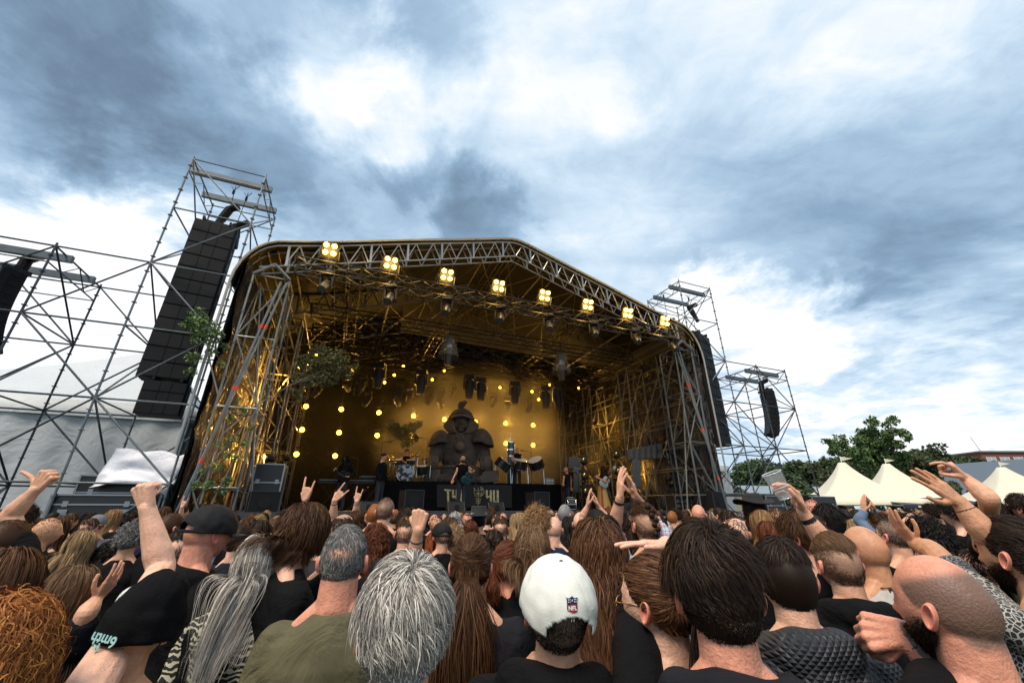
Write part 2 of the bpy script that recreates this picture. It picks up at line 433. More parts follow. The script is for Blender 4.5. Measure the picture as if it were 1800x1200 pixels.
for px, py, nm in ((623,476,'left'), (815,513,'middle'), (1033,552,'right')):
    p = on_v(px, py, .3); u = (p-ORG).dot(A)
    flown(S(u, .3, p.z), S(u, 8.5, p.z), .46, .46, {'left':'square-ended truss running back between the first and second flood','middle':'square-ended truss running back beside the third flood','right':'square-ended truss running back beside the sixth flood'}[nm])
for v, z, nm in ((2.6, 8.7, 'second cross truss behind the floods'), (4.2, 8.55, 'third cross truss halfway back under the roof'), (5.6, 8.4, 'fourth cross truss above the statue'), ):
    flown(S(1.6, v, z), S(W-1.6, v, z), .4, .4, nm)
def zat(px, py, v): return on_v(px, py, v)
p0 = on_v(800, 648, 6.6); flown(S(1.8, 6.6, p0.z), S(W-1.8, 6.6, p0.z), .4, .4, 'rear cross truss with the big moving lights')
p1 = on_v(800, 668, 8.6); flown(S(1.8, 8.6, p1.z), S(W-1.8, 8.6, p1.z), .35, .35, 'rearmost cross truss with the small bright lamps')

# ------------------------------------------------------------------ lamps
def point(name, loc, e, r=.05, col=(1,.58,.14), parent=None, spot=None, aim=None):
    l = bpy.data.lights.new(name, 'SPOT' if spot else 'POINT'); l.energy = e; l.color = col; l.shadow_soft_size = r
    if spot: l.spot_size = spot; l.spot_blend = .6
    o = bpy.data.objects.new(name, l); COL.objects.link(o)
    if parent: o.parent = parent; o.location = Vector(loc) - parent.location
    else: o.location = loc
    if aim is not None: o.rotation_euler = (Vector(aim)).to_track_quat('-Z', 'Y').to_euler()
    return o
# four-lamp floods ("blinders") standing on the front truss
face = (-B*.93 - Zv*.3 ).normalized(); fx = A; fy = fx.cross(face).normalized()
if fy.z < 0: fy = -fy
ordn = ['first', 'second', 'third', 'fourth', 'fifth', 'sixth', 'seventh', 'eighth']
for i, p in enumerate(BP):
    t = thing('flood_light', f'square four-lamp amber flood on the front truss, {ordn[i]} of eight from the left', 'stage light', p, 'four-lamp floods along the roof opening')
    m = MB(p); m.box(p + B*.09, (.52,.1,.52), (fx, -face, fy))
    m.build('housing', blk, t)
    for sx in (-1,1):
        for sy in (-1,1):
            c = p + fx*(sx*.125) + fy*(sy*.125) + face*.0
            m = MB(p); m.ball(c, .080, 12, 8); m.build('lamp', bulb, t, True)
    m = MB(p); m.tube(p - fy*.22 + B*.05, Vector((p.x, p.y, zt+.2)) + B*.15, .025, 6); m.tube(p - fx*.3 + B*.06, p - fx*.3 - fy*.3 + B*.06, .015, 5); m.tube(p + fx*.3 + B*.06, p + fx*.3 - fy*.3 + B*.06, .015, 5); m.tube(p - fx*.3 - fy*.3 + B*.06, p + fx*.3 - fy*.3 + B*.06, .015, 5)
    m.build('yoke', blk2, t)
    point('flood_glow', p + face*.25, 90, .15, (1,.62,.18), t)
# moving lights
headm = mat('light_body', (.016,.015,.015), .45, spec=.35)
def moving_light(label, group, p, s=1.0, tilt=-.5, pan=0):
    t = thing('moving_light', label, 'stage light', p, group); rot = Matrix.Rotation(pan, 3, 'Z')
    q = lambda x, y, z: p + (rot @ Vector((x, y, z)))*s
    m = MB(p); m.box(q(0,0,-.05), (.36*s,.26*s,.12*s)); m.build('base', headm, t)
    m = MB(p)
    for k in (-1,1): m.bar(q(k*.19,0,-.1), q(k*.19,0,-.5), .05*s, .12*s, (0,1,0))
    m.bar(q(-.21,0,-.13), q(.21,0,-.13), .12*s, .04*s); m.build('yoke', headm, t)
    m = MB(p); d = rot @ Vector((0, math.sin(tilt), -math.cos(tilt))); c = q(0,0,-.45)
    m.tube(c - d*.26*s, c + d*.1*s, .15*s, 12, .16*s); m.tube(c + d*.1*s, c + d*.36*s, .16*s, 12, .125*s); m.build('head', headm, t)
    m = MB(p); m.tube(c + d*.362*s, c + d*.37*s, .11*s, 12); m.build('lens', mat('lens', (.08,.08,.09), .1), t)
    return t
base = None
ML = []
for i, (x, y) in enumerate([(578,490),(689,512),(787,533),(880,548),(964,563),(1043,575),(1116,588),(1180,602)]):
    p = on_v(x, y-10, -.3); ML.append((f'grey moving light hung under the {ordn[i]} flood', 'moving lights under the front truss', p, 1.0, -.7, 0))
big = [(668,640),(742,652),(826,660),(846,665),(905,672),(958,680),(980,684)]
for i, (x, y) in enumerate(big): ML.append((f'tall black beam light pointing down from the rear truss, {ordn[i]} from the left', 'big beam lights of the rear truss', on_v(x, y, 6.4), 1.45, 0, .3))
sm = [(512,655),(612,663),(632,668),(648,688),(705,672),(722,680),(757,686),(776,680),(797,674),(868,692),(892,700),(930,700),(1006,712),(560,672),(640,660),(700,690),(775,695)]
sm.sort(); ORD17 = ['leftmost','second','third','fourth','fifth','sixth','seventh','eighth','ninth','tenth','eleventh','twelfth','thirteenth','fourteenth','fifteenth','sixteenth','rightmost']
for i, (x, y) in enumerate(sm): ML.append((f'small dark moving light of the low rear cluster, {ORD17[i]} from the left', 'small moving lights of the rear cluster', on_v(x, y, 8.0), 1.0, [.9,-.6,1.2,.3][i%4], [.5,-.4,0,.9][i%4]))
for a in ML: moving_light(*a)
# bare bright lamps: rows on the backdrop and between the moving lights
def star(px, py, v, label, group, e, r=.075, hang=True):
    p = on_v(px, py, v); t = thing('bare_lamp', label, 'stage light', p, group)
    m = MB(p); m.ball(p, r, 12, 8); m.build('lamp', bulb2, t, True)
    m = MB(p); m.tube(p + Zv*r*.9, p + Zv*(r+.16), .045, 8, .03)
    m.box(p + Zv*(r+.2), (.2,.1,.07)); m.build('socket', blk2, t)
    if hang:
        m = MB(p); m.tube(p + Zv*(r+.2), p + Zv*(r+1.0), .012, 4); m.build('cable', blk2, t)
    point('lamp_glow', p - B*.12 , e*5, .06, (1,.52,.09), t, spot=R(150), aim=-B*.96-Zv*.2)
cols = [[(538,714),(531,755),(521,798)],[(600,719),(596,760),(589,801)],[(666,725),(663,765)],[(727,731),(725,768)],[(781,737)],[(836,741)],[(889,744),(889,779)],[(937,747),(937,782)]]
for i, c in enumerate(cols):
    for j, (x, y) in enumerate(c):
        star(x, y, 10.3, f'glowing amber lamp on the backdrop, {["top","second","lowest"][j]} row, {ordn[i]} column from the left', 'amber lamps in rows on the backdrop', 30 if i > 3 else 24, .12)
for k, (x, y) in enumerate([(556,624),(549,642),(612,664),(619,650),(709,643),(693,659),(676,672),(760,667),(781,651),(879,681),(935,688),(966,676),(1017,682),(947,702),(849,682)]):
    star(x, y, 8.3, 'small amber lamp on the rear truss ' + ['in the hanging foliage, upper','in the hanging foliage, lower','left of the first beam light, lower','left of the first beam light, upper','between the first two beam lights, highest','between the first two beam lights, middle','between the first two beam lights, lowest','right of the second beam light','beside the left plastic-hooded spot','right of the fourth beam light','left of the sixth beam light','between the sixth and seventh beam lights','farthest right','right of the fifth beam light, lowest','under the fourth beam light'][k], 'small amber lamps of the rear truss', 9, .065, False)
# hooded spots
plastic = mat('clear_plastic', (.6,.6,.6), .12, alpha=.12, spec=.8)
for k, (x, y) in enumerate([(790,596),(986,626)]):
    p = on_v(x, y, 2.8)
    t = thing('hooded_spot', ['black spotlight under a clear plastic rain hood, above the statue','black spotlight under a clear plastic rain hood, right of the statue'][k], 'stage light', p, 'spots under plastic hoods')
    m = MB(p); m.tube(p + Zv*.7, p, .03, 6); m.box(p, (.4,.3,.14)); m.build('base', blk2, t)
    m = MB(p); m.tube(p - Zv*.1, p - Zv*.6, .17, 12, .2); m.build('body', mat('silver_wrap', (.16,.17,.19), .25, .8, bump=(10,.02,'wrinkle')), t, True)
    m = MB(p); m.tube(p - Zv*.6, p - Zv*1.2, .19, 12, .14); m.build('barrel', headm, t)
    m = MB(p); V = []; n = 22
    for i in range(5):
        for j in range(n):
            rr = (.26 + .17*i/4)*(1 + .06*math.sin(j*5+i)); V.append(p + Vector((rr*math.cos(2*math.pi*j/n), rr*math.sin(2*math.pi*j/n), .06 - .88*i/4 + .03*math.sin(j*3))))
    m.add(V, [(i*n+j, i*n+(j+1)%n, (i+1)*n+(j+1)%n, (i+1)*n+j) for i in range(4) for j in range(n)])
    m.build('hood', plastic, t, True)

# ------------------------------------------------------------------ smoke lit by the lamps
SMOKE = .15
def smoke(c, size, dens, hetero=True):
    m = MB(c); m.box(c, size, ax_); vm = bpy.data.materials.new('stage_smoke'); vm.use_nodes = True; nt = vm.node_tree; nt.nodes.clear(); L = nt.links.new
    o = nd(nt, 'ShaderNodeOutputMaterial'); pv = nd(nt, 'ShaderNodeVolumePrincipled'); pv.inputs['Color'].default_value = (.9,.85,.75,1); pv.inputs['Anisotropy'].default_value = .2
    pv.inputs['Density'].default_value = dens
    if hetero:   # thickest round the statue and the tall drums, thin towards the wings
        tc = nd(nt, 'ShaderNodeTexCoord'); mp = nd(nt, 'ShaderNodeMapping', vector_type='TEXTURE'); mp.inputs['Rotation'].default_value = (0,0,TH); mp.inputs['Location'].default_value = A*1.5 + B*.3 + Zv*-.4
        mp.inputs['Scale'].default_value = (4.3, 3.4, 3.3); L(tc.outputs['Object'], mp.inputs[0]); ln = nd(nt, 'ShaderNodeVectorMath', operation='LENGTH'); L(mp.outputs[0], ln.inputs[0])
        n = nd(nt, 'ShaderNodeTexNoise', i_Scale=.55, i_Detail=3.0); L(tc.outputs['Object'], n.inputs['Vector']); ad = nd(nt, 'ShaderNodeMath', operation='MULTIPLY_ADD', i_1=1.6, i_2=-.8); L(n.outputs['Fac'], ad.inputs[0])
        a2 = nd(nt, 'ShaderNodeMath', operation='ADD'); L(ln.outputs['Value'], a2.inputs[0]); L(ad.outputs[0], a2.inputs[1])
        mr = nd(nt, 'ShaderNodeMapRange', interpolation_type='SMOOTHSTEP'); mr.inputs['From Min'].default_value = .35; mr.inputs['From Max'].default_value = 1.45; mr.inputs['To Min'].default_value = dens; mr.inputs['To Max'].default_value = dens*.02; L(a2.outputs[0], mr.inputs[0]); L(mr.outputs[0], pv.inputs['Density'])
    L(pv.outputs[0], o.inputs['Volume'])
    ob = m.build('stage_smoke', vm); tag(ob, kind='stuff')
smoke(S(HU, 8.0, 5.4), (W-1.2, 5.6, 7.3), SMOKE)
# haze hanging under the front of the roof
c_ = S(HU, 1.2, 9.5); pf = [(5.0,8.6),(5.0,10.5),(HU,11.7),(W-4.5,10.5),(W-1.6,9.5),(W-1.6,8.3)]; k_ = len(pf)
m = MB(c_); m.add([S(u,-1.1,z) for u,z in pf] + [S(u,3.2,z) for u,z in pf], [tuple(range(k_)), tuple(range(k_,2*k_))[::-1]] + [(i, i+k_, (i+1)%k_+k_, (i+1)%k_) for i in range(k_)])
vm = bpy.data.materials.new('roof_haze'); vm.use_nodes = True; vm.node_tree.nodes.clear(); o_ = nd(vm.node_tree, 'ShaderNodeOutputMaterial'); pv = nd(vm.node_tree, 'ShaderNodeVolumePrincipled'); pv.inputs['Color'].default_value = (.9,.85,.75,1); pv.inputs['Density'].default_value = .045; pv.inputs['Anisotropy'].default_value = .3; vm.node_tree.links.new(pv.outputs[0], o_.inputs['Volume'])
tag(m.build('stage_smoke', vm), kind='stuff')
# lamps added in the wings to bring gold glints out of the side sheets
for i, (sd, v, z, e) in enumerate(((0,2.2,3.2,600),(0,3.0,6.0,600),(0,6.0,3.6,520),(0,5.4,7.2,450),(1,4.5,3.4,420),(1,6.5,6.2,420),(1,8.6,4.2,380))):
    X = lambda u: u if sd == 0 else W-u
    p = S(X(1.45), v, z); t = thing('added_wing_light', f'added amber lamp raking the {"left" if sd == 0 else "right"} side sheet, ' + ['lowest at the front','higher at the front','low and further back','highest and further back','nearest the front','high in the middle','farthest back'][i], 'stage light', p)
    d = (S(X(-.2), v+.6, z+.1) - p).normalized(); m = MB(p); m.tube(p - d*.12, p + d*.08, .09, 10, .12); m.tube(p - Zv*.2, p + Zv*.2, .015, 5); m.build('housing', headm, t); m = MB(p); m.tube(p + d*.075, p + d*.085, .10, 10); m.build('lens', bulb2, t)
    point('lamp_glow', p + d*.12, e, .08, (1,.50,.07), t, spot=R(120), aim=d)
# ------------------------------------------------------------------ scaffold towers beside the stage
def tower(label, us, vs, levels, z0=.15, faces_diag=True, mt=dsteel, top_truss=True, extra=None, beams=True, flip=1):
    base_ = S(us[0], vs[0], 0); t = thing('scaffold_tower', label, 'scaffold tower', base_)
    P = [(us[0],vs[0]),(us[1],vs[0]),(us[1],vs[1]),(us[0],vs[1])]
    for u, v in P:
        m = MB(base_); standard(m, S(u,v,z0-.15), S(u,v,levels[-1]+.1)); m.build('upright', mt, t)
    for z in levels:
        for i in range(4):
            m = MB(base_); m.tube(S(*P[i], z), S(*P[(i+1)%4], z), .025, 6); m.build('ledger', mt, t)
    lv = levels
    for k in range(len(lv)-1):
        for i in range(4):
            if not faces_diag and i == 0: continue
            a, b = P[i], P[(i+1)%4]
            if (k + i) % 2: a, b = b, a
            if flip < 0: a, b = b, a
            m = MB(base_); m.tube(S(*a, lv[k]), S(*b, lv[k+1]), .024, 6); m.build('brace', mt, t)
    if top_truss:   # deep lattice ledgers at the head carrying the lifting beams
        zt_ = levels[-1]; m = MB(base_)
        for u in us:
            a = S(u, vs[0], zt_); b = S(u, vs[1], zt_); lo = Zv*-.5
            m.tube(a+lo, b+lo, .022, 5)
            for q in range(4): m.tube(a.lerp(b, q/4) + (lo if q%2 else lo*0), a.lerp(b, (q+1)/4) + (lo*0 if q%2 else lo), .016, 4)
        for v in vs: m.tube(S(us[0], v, zt_-.5), S(us[1], v, zt_-.5), .022, 5)
        m.build('lattice_ledger', mt, t)
    if beams:
        for q in (.22, .72):
            v = vs[0] + (vs[1]-vs[0])*q; m = MB(base_); m.bar(S(us[0]-.15, v, levels[-1]-.08), S(us[1]+.15, v, levels[-1]-.08), .12, .2); m.build('lifting_beam', beam_m, t)
    return t, base_
LV = [.3, 2.3, 4.3, 6.3, 8.3, 10.3, 12.3]
UL = (-2.42, -.35); VT = (.15, 2.5)
tower('tall scaffold tower holding the big speaker array left of the stage', UL, VT, LV, mt=steel)
tower('low scaffold tower at the far left edge holding the curved speaker array', (-6.56, -4.49), VT, LV[:5], mt=dsteel, flip=-1)
UR = (W, W+2.07)
tower('tall scaffold tower holding the big speaker array right of the stage', UR, VT, LV, mt=steel, flip=-1)
tower('low scaffold tower right of the stage holding the small curved array', (W+4.14, W+6.21), VT, LV[:5], mt=dsteel)
# tie bays between the towers
def ties(label, u0, u1, lv):
    b0 = S(u0, VT[0], 0); t = thing('scaffold_bay', label, 'scaffolding', b0)
    for v in VT:
        for z in lv:
            m = MB(b0); m.tube(S(u0, v, z), S(u1, v, z), .025, 6); m.build('ledger', dsteel, t)
        for k in range(len(lv)-1):
            a, b = (u0, u1) if (k + (v == VT[0])) % 2 else (u1, u0)
            m = MB(b0); m.tube(S(a, v, lv[k]), S(b, v, lv[k+1]), .024, 6); m.build('brace', dsteel, t)
ties('open scaffold bay linking the two left towers in front of the white tent', -4.49, -2.42, [2.3, 4.3, 6.3, 8.3])
ties('open scaffold bay linking the two right towers', W+2.07, W+4.14, [2.3, 4.3, 6.3, 8.3])
# wind braces
# ------------------------------------------------------------------ speaker arrays
grille = mat('speaker_grille', (.008,.008,.010), .65, spec=.2, bump=(180,.003,'weave'))
def array(label, top, n, w, h, d, yaw, curve, hoist=True, name='speaker_array', tilt0=0.0, sub=None):
    t = thing(name, label, 'loudspeakers', top); f = Vector((math.sin(yaw), -math.cos(yaw), 0)); x = Vector((math.cos(yaw), math.sin(yaw), 0))
    p = Vector(top); ang = tilt0
    for i in range(n):
        c, s = math.cos(ang), math.sin(ang); dn = Vector((0,0,-1))*c - f*s*1.0; ff = f*c - Zv*s*1.0
        dn.normalize(); ff.normalize(); cen = p + dn*h/2
        m = MB(top); m.box(cen, (w, d, h*.985), (x, -ff, -dn)); m.mi = 1
        m.box(cen + ff*(d/2+.012), (w*.96, .02, h*.9), (x, -ff, -dn)); m.mi = 0
        for k in (-1, 1): # splay plates and handles
            m.box(cen + x*(k*(w/2+.012)) + ff*(d*.3), (.02, .09, h*1.04), (x, -ff, -dn))
            m.box(cen + x*(k*(w/2+.008)) - ff*(d*.1), (.016, .16, .09), (x, -ff, -dn))
            m.box(cen + x*(k*w*.13) + ff*(d/2+.026), (.018, .012, h*.9), (x, -ff, -dn))
        m.build('cabinet', [blk, grille], t)
        p = p + dn*h; ang += curve[i] if i < len(curve) else curve[-1]
    m = MB(top)
    for k in (-1, 1): m.bar(Vector(top) + x*(k*w*.32) + f*(d*.55) + Zv*.09, Vector(top) + x*(k*w*.32) - f*(d*.7) + Zv*.09, .06, .12)
    m.bar(Vector(top) - x*(w*.36) + Zv*.17, Vector(top) + x*(w*.36) + Zv*.17, .1, .08); m.build('bumper', blk2, t)
    return t
def hoist(label, p, ztop, tilt=.35):
    t = thing('chain_hoist', label, 'hoist', p); m = MB(p); q = Vector(p); d = Vector((math.sin(tilt), 0, math.cos(tilt)))
    m.tube(q - d*.28, q + d*.2, .13, 10); m.tube(q + Vector((.0,0,.15)), q + Vector((.34,0,.30)), .12, 10); m.build('motor', blk, t)
    m = MB(p); m.tube(q - d*.28, q - d*.75, .12, 8, .09); m.build('chain_bag', blk2, t)
    m = MB(p); m.tube(q + d*.2, Vector((q.x, q.y, ztop)), .012, 4); m.tube(q - d*.2, q - Zv*2.2, .012, 4)
    m.tube(Vector((q.x,q.y,ztop-.35)), Vector((q.x,q.y,ztop-.2)), .04, 6)
    m.tube(Vector((q.x,q.y,ztop-.2)), Vector((q.x-.14,q.y,ztop)), .012, 4); m.tube(Vector((q.x,q.y,ztop-.2)), Vector((q.x+.14,q.y,ztop)), .012, 4); m.build('chain', blk2, t)
pm = S(-1.38, .75, 10.25)
array('tall black main speaker array hanging in the left tower', pm, 12, 1.12, .435, .62, TH+.12, [0]*12)
array('narrower block of black speakers hanging under the left main array', pm + Vector((.12,.05,-5.3)), 3, .95, .3, .55, TH+.12, [0]*3)
hoist('chain hoist with bag above the left main array', S(-1.35, .9, 11.0), 12.2)
hoist('second chain hoist right on top of the left main array', S(-1.0, 1.1, 10.55), 12.2, -.2)
pr = S(W+.85, .45, 9.5)
array('tall black main speaker array hanging behind the right tower', pr, 12, 1.22, .435, .62, TH+.35, [0]*13)
hoist('chain hoist with bag in the head of the right tower', S(W+1.3, .9, 11.3), 12.2, -.35)
hoist('small chain hoist beside the roof edge on the right', S(W-.1, 1.2, 10.3), 12.2, .1)
pl2 = on_v(14, 482, 1.1)
array('curved black side-fill array at the left edge of the stage front', pl2, 9, .95, .26, .45, TH-.75, [.0,.02,.03,.04,.05,.06,.07,.08,.1])
hoist('chain hoist over the curved left side array', pl2 + Zv*.35 + A*.2, 8.3, .1)
pr2 = on_v(1347, 690, 1.1)
array('small curved black array hanging in the outer right tower', pr2, 9, .85, .25, .42, TH+.95, [.0,.02,.03,.04,.05,.06,.07,.09,.11])
hoist('chain hoist above the small curved right array', pr2 + Zv*.35 - A*.25, 8.3, .1)

# ------------------------------------------------------------------ tents
tentw = mat('white_tarpaulin', (.48,.505,.525), .55, bump=(1.1,.05,'wrinkle'), vary=.06, vscale=.6)
cream = mat('cream_canvas', (.60,.55,.43), .6, bump=(1.2,.05,'wrinkle'))
def pagoda(name, label, c, w, d, ez, pz, rz, m_, cat='tent', walls=True, valance=.35, neck=.14, wallm=None, flag=False, sag=1.9, peak=None):
    t = thing(name, label, cat, c, rz=rz); V = []; F = []; n = 12; K = 14
    pk = peak or (0, 0)
    edge = [(-1+2*i/n, -1) for i in range(n)] + [(1, -1+2*i/n) for i in range(n)] + [(1-2*i/n, 1) for i in range(n)] + [(-1, 1-2*i/n) for i in range(n)]
    N = len(edge)
    for k in range(K+1):
        s = 1 - k/K; s2 = neck*.5*(1-s) + s*1.0
        for i, (ex, ey) in enumerate(edge):
            cr_ = max(abs(ex), abs(ey)); rr = 1.0
            # round off towards the peak
            q = s**.8; ang = math.atan2(ey, ex); cx_, cy_ = ex*q + math.cos(ang)*(1-q), ey*q + math.sin(ang)*(1-q)
            z = ez + (pz-ez)*(1-s)**sag
            diag = abs(math.sin(2*ang))
            z += .06*(pz-ez)*math.sin(math.pi*s)*(diag**4)
            V.append((pk[0]*(1-s) + cx_*s2*w/2, pk[1]*(1-s) + cy_*s2*d/2, z))
    for k in range(K):
        for i in range(N): a = k*N+i; b = k*N+(i+1)%N; F.append((a, b, b+N, a+N))
    F.append(tuple(range(K*N, K*N+N)))
    b0 = len(V)
    for i, (ex, ey) in enumerate(edge): V.append((ex*w/2*1.004, ey*d/2*1.004, ez-valance))
    for i in range(N): F.append((i, b0+i, b0+(i+1)%N, (i+1)%N))
    put('roof', mesh_of('tent_roof', V, F, m_, True), t)
    if walls:
        V = []; F = []; n2 = 60; M2 = 8
        P4 = [(-1,-1),(1,-1),(1,1),(-1,1)]
        for s in range(4):
            V = []; F = []; (x0,y0),(x1,y1) = P4[s], P4[(s+1)%4]
            for i in range(n2+1):
                f = i/n2
                for j in range(M2+1):
                    z = (ez-valance+.1)*j/M2; o = 1 - .008*(1+math.sin(f*60+s)) - .012*noise.noise(Vector((f*12, z*.5, s)))*(1 - j/M2)
                    V.append(((x0+(x1-x0)*f)*w/2*o*.995, (y0+(y1-y0)*f)*d/2*o*.995, z))
            for i in range(n2):
                for j in range(M2): a = i*(M2+1)+j; F.append((a, a+M2+1, a+M2+2, a+1))
            put('wall', mesh_of('tent_wall', V, F, wallm or m_, True), t)
    else:
        for x, y in ((-1,-1),(1,-1),(1,1),(-1,1)): m = MB(); m.tube((x*w/2*.97, y*d/2*.97, 0), (x*w/2*.97, y*d/2*.97, ez), .05, 6); put('pole', mesh_of('pole', m.V, m.F, white_m), t)
    if flag:
        m = MB(); z = pz+.05; px_, py_ = pk
        m.tube((px_,py_,z-.3),(px_,py_,z+.5), .03, 5); mm = mesh_of('pole', m.V, m.F, white_m); put('flag_pole', mm, t)
        m = MB(); m.add([(px_,py_,z+.5),(px_+.9,py_,z+.32),(px_+.9,py_+.02,z+.30),(px_,py_,z+.1)], [(0,1,2,3)]); put('pennant', mesh_of('pennant', m.V, m.F, cream), t)
    return t
pagoda('marquee', 'large white marquee behind the left scaffold towers', S(-7.2, 9.2, 0), 11.2, 10.4, 4.95, 8.6, TH, tentw, cat='marquee', valance=.5, neck=.08, sag=1.6, peak=(2.6,0))
pagoda('marquee', 'white tent standing behind the right main tower', S(W+3.6, 6.5, 0), 3.6, 5.0, 3.9, 5.0, TH, tentw, cat='marquee', valance=.3)
for (px, Y, nm, w) in ((1500, 38, 'nearest cream pagoda tent with a pennant, beside the outer right tower', 7.6), (1580, 46, 'middle cream pagoda tent with a pennant, in front of the big tree', 9.0), (1786, 44, 'cream pagoda tent cut off by the right edge of the picture', 9.0)):
    d = ray(px, 880); x = d.x/d.y*Y
    pagoda('pagoda_tent', nm, (x, Y, 0), w, w, 2.35, 2.35 + 3.25*Y/38*(1.0 if px != 1786 else .9), -.35, cream, walls=False, flag=True, sag=1.75)

# ------------------------------------------------------------------ cases, wing decks
case_m = mat('flight_case', (.014,.014,.015), .4); edge_m = mat('case_edging', (.28,.29,.31), .35, .7)
def flight_case(label, c, size, rz=TH, cat='flight case'):
    t = thing('flight_case', label, cat, c, rz=rz); w, d, h = size
    m = MB(); m.box((0,0,h/2), (w, d, h)); m.mi = 0; put('box', mesh_of('box', m.V, m.F, case_m), t)
    m = MB()
    for sx in (-1,1):
        for sy in (-1,1): m.bar((sx*w/2, sy*d/2, 0), (sx*w/2, sy*d/2, h), .04, .04, (1,0,0))
    for z in (0.01, h*.6, h-.01):
        for sy in (-1,1): m.bar((-w/2, sy*d/2, z), (w/2, sy*d/2, z), .035, .035)
    put('edging', mesh_of('edging', m.V, m.F, edge_m), t)
    for x in (-w*.33, w*.33):
        m = MB(); m.box((x, -d/2-.015, h*.3), (.17, .03, .12)); m.box((x, -d/2-.035, h*.3), (.11,.01,.03)); put('handle', mesh_of('handle', m.V, m.F, edge_m), t)
        m = MB(); m.box((x, -d/2-.012, h*.62), (.1, .025, .12)); put('latch', mesh_of('latch', m.V, m.F, edge_m), t)
    return t
wd = S(-3.4, 1.2, 0)
t = thing('platform', 'black-clad platform at the foot of the left speaker tower', 'platform', wd, rz=TH)
m = MB(); m.box((-.4,0,.75), (8.6, 3.0, 1.5)); put('deck', mesh_of('deck', m.V, m.F, cloth_blk), t)
m = MB(); m.bar((-4.7,-1.55,1.5), (3.9,-1.55,1.5), .06, .08); put('edge', mesh_of('edge', m.V, m.F, blk2), t)
p = on_v(186, 884, .6); flight_case('black flight case with silver latches under the white sheet', (p.x, p.y, 1.5), (1.7, .8, .55))
p = on_v(222, 866, .9); flight_case('second black flight case stacked behind, half covered by the sheet', (p.x, p.y, 1.5), (1.7, .7, 1.0))
# sheet thrown over the cases
def sheet():
    P = [on_v(x, y, .35) for x, y in ((158,854),(207,788),(232,786),(290,786),(330,800),(316,832),(290,862),(238,846))]
    n = 18; V = []; F = []
    TL, TR, BR, BL_ = on_v(205,787,.75), on_v(332,798,.5), on_v(292,872,.25), on_v(156,856,.3)
    for i in range(n+1):
        for j in range(n+1):
            a, b = i/n, j/n; p = (TL.lerp(TR, a)).lerp(BL_.lerp(BR, a), b)
            p = p + Zv*(-.16*math.sin(math.pi*a)*b*-1.2 - .10*math.sin(math.pi*b)) + B*(.16*noise.noise(Vector((a*3, b*3, 1)))) + Zv*.07*noise.noise(Vector((a*4, b*4, 6)))
            V.append(p)
    for i in range(n):
        for j in range(n): a = i*(n+1)+j; F.append((a, a+1, a+n+2, a+n+1))
    c = V[0]; me = mesh_of('sheet', [v - c for v in V], F, mat('plastic_sheet', (.66,.66,.72), .45, bump=(3,.03,'wrinkle')), True); o = put('cover_sheet', me); o.location = c
    md = o.modifiers.new('thick', 'SOLIDIFY'); md.thickness = .01
    tag(o, 'crumpled white sheet thrown over the flight cases at the left', 'cover sheet')
sheet()
# right-hand ground gear
for (px, py, v, sz, nm) in ((1345,868,.4,(1.1,.8,1.0),'black case behind the raised plastic cup'), (1428,870,.5,(1.6,.9,1.0),'wide black case at the foot of the outer right tower')):
    p = on_v(px, py, v); flight_case(nm, (p.x, p.y, 1.25), sz)
t = thing('platform', 'low dark platform under the right speaker towers', 'platform', S(W+3.4, 1.3, 0), rz=TH)
m = MB(); m.box((0,0,.62), (7.4, 3.0, 1.24)); put('deck', mesh_of('deck', m.V, m.F, cloth_blk), t)
m = MB(); m.bar((-3.7,-1.52,1.22), (3.7,-1.52,1.22), .05, .07); put('edge', mesh_of('edge', m.V, m.F, dsteel), t)

# ------------------------------------------------------------------ background
leafm = lambda n, c: mat(n, c, .75, vary=.45, vscale=.9)
leaf_a = leafm('leaf_dark', (.045,.08,.024)); leaf_b = leafm('leaf_mid', (.075,.13,.035)); leaf_c = leafm('leaf_olive', (.05,.062,.022)); bark = mat('bark', (.05,.04,.03), .9)
def leaf_cloud(centres, n, size, rng):
    "numpy: many small leaf quads round the given ellipsoid clumps (c, r3)"
    V = []; 
    C = np.array([c for c, r in centres]); Rr = np.array([r for c, r in centres])
    idx = rng.choice(len(C), n, p=(Rr.prod(1)**.67)/(Rr.prod(1)**.67).sum())
    d = rng.normal(size=(n,3)); d /= np.linalg.norm(d, axis=1)[:,None]; rad = rng.uniform(.35, 1.12, n)**.6
    P = C[idx] + d*Rr[idx]*rad[:,None]
    a = rng.normal(size=(n,3)); a /= np.linalg.norm(a, axis=1)[:,None]; b = np.cross(a, rng.normal(size=(n,3))); b /= np.linalg.norm(b, axis=1)[:,None]
    s = size*rng.uniform(.5, 1.4, n)[:,None]
    V = np.stack([P - a*s, P + b*s*.5, P + a*s, P - b*s*.5], 1).reshape(-1,3)
    return V, np.arange(n*4).reshape(-1,4)
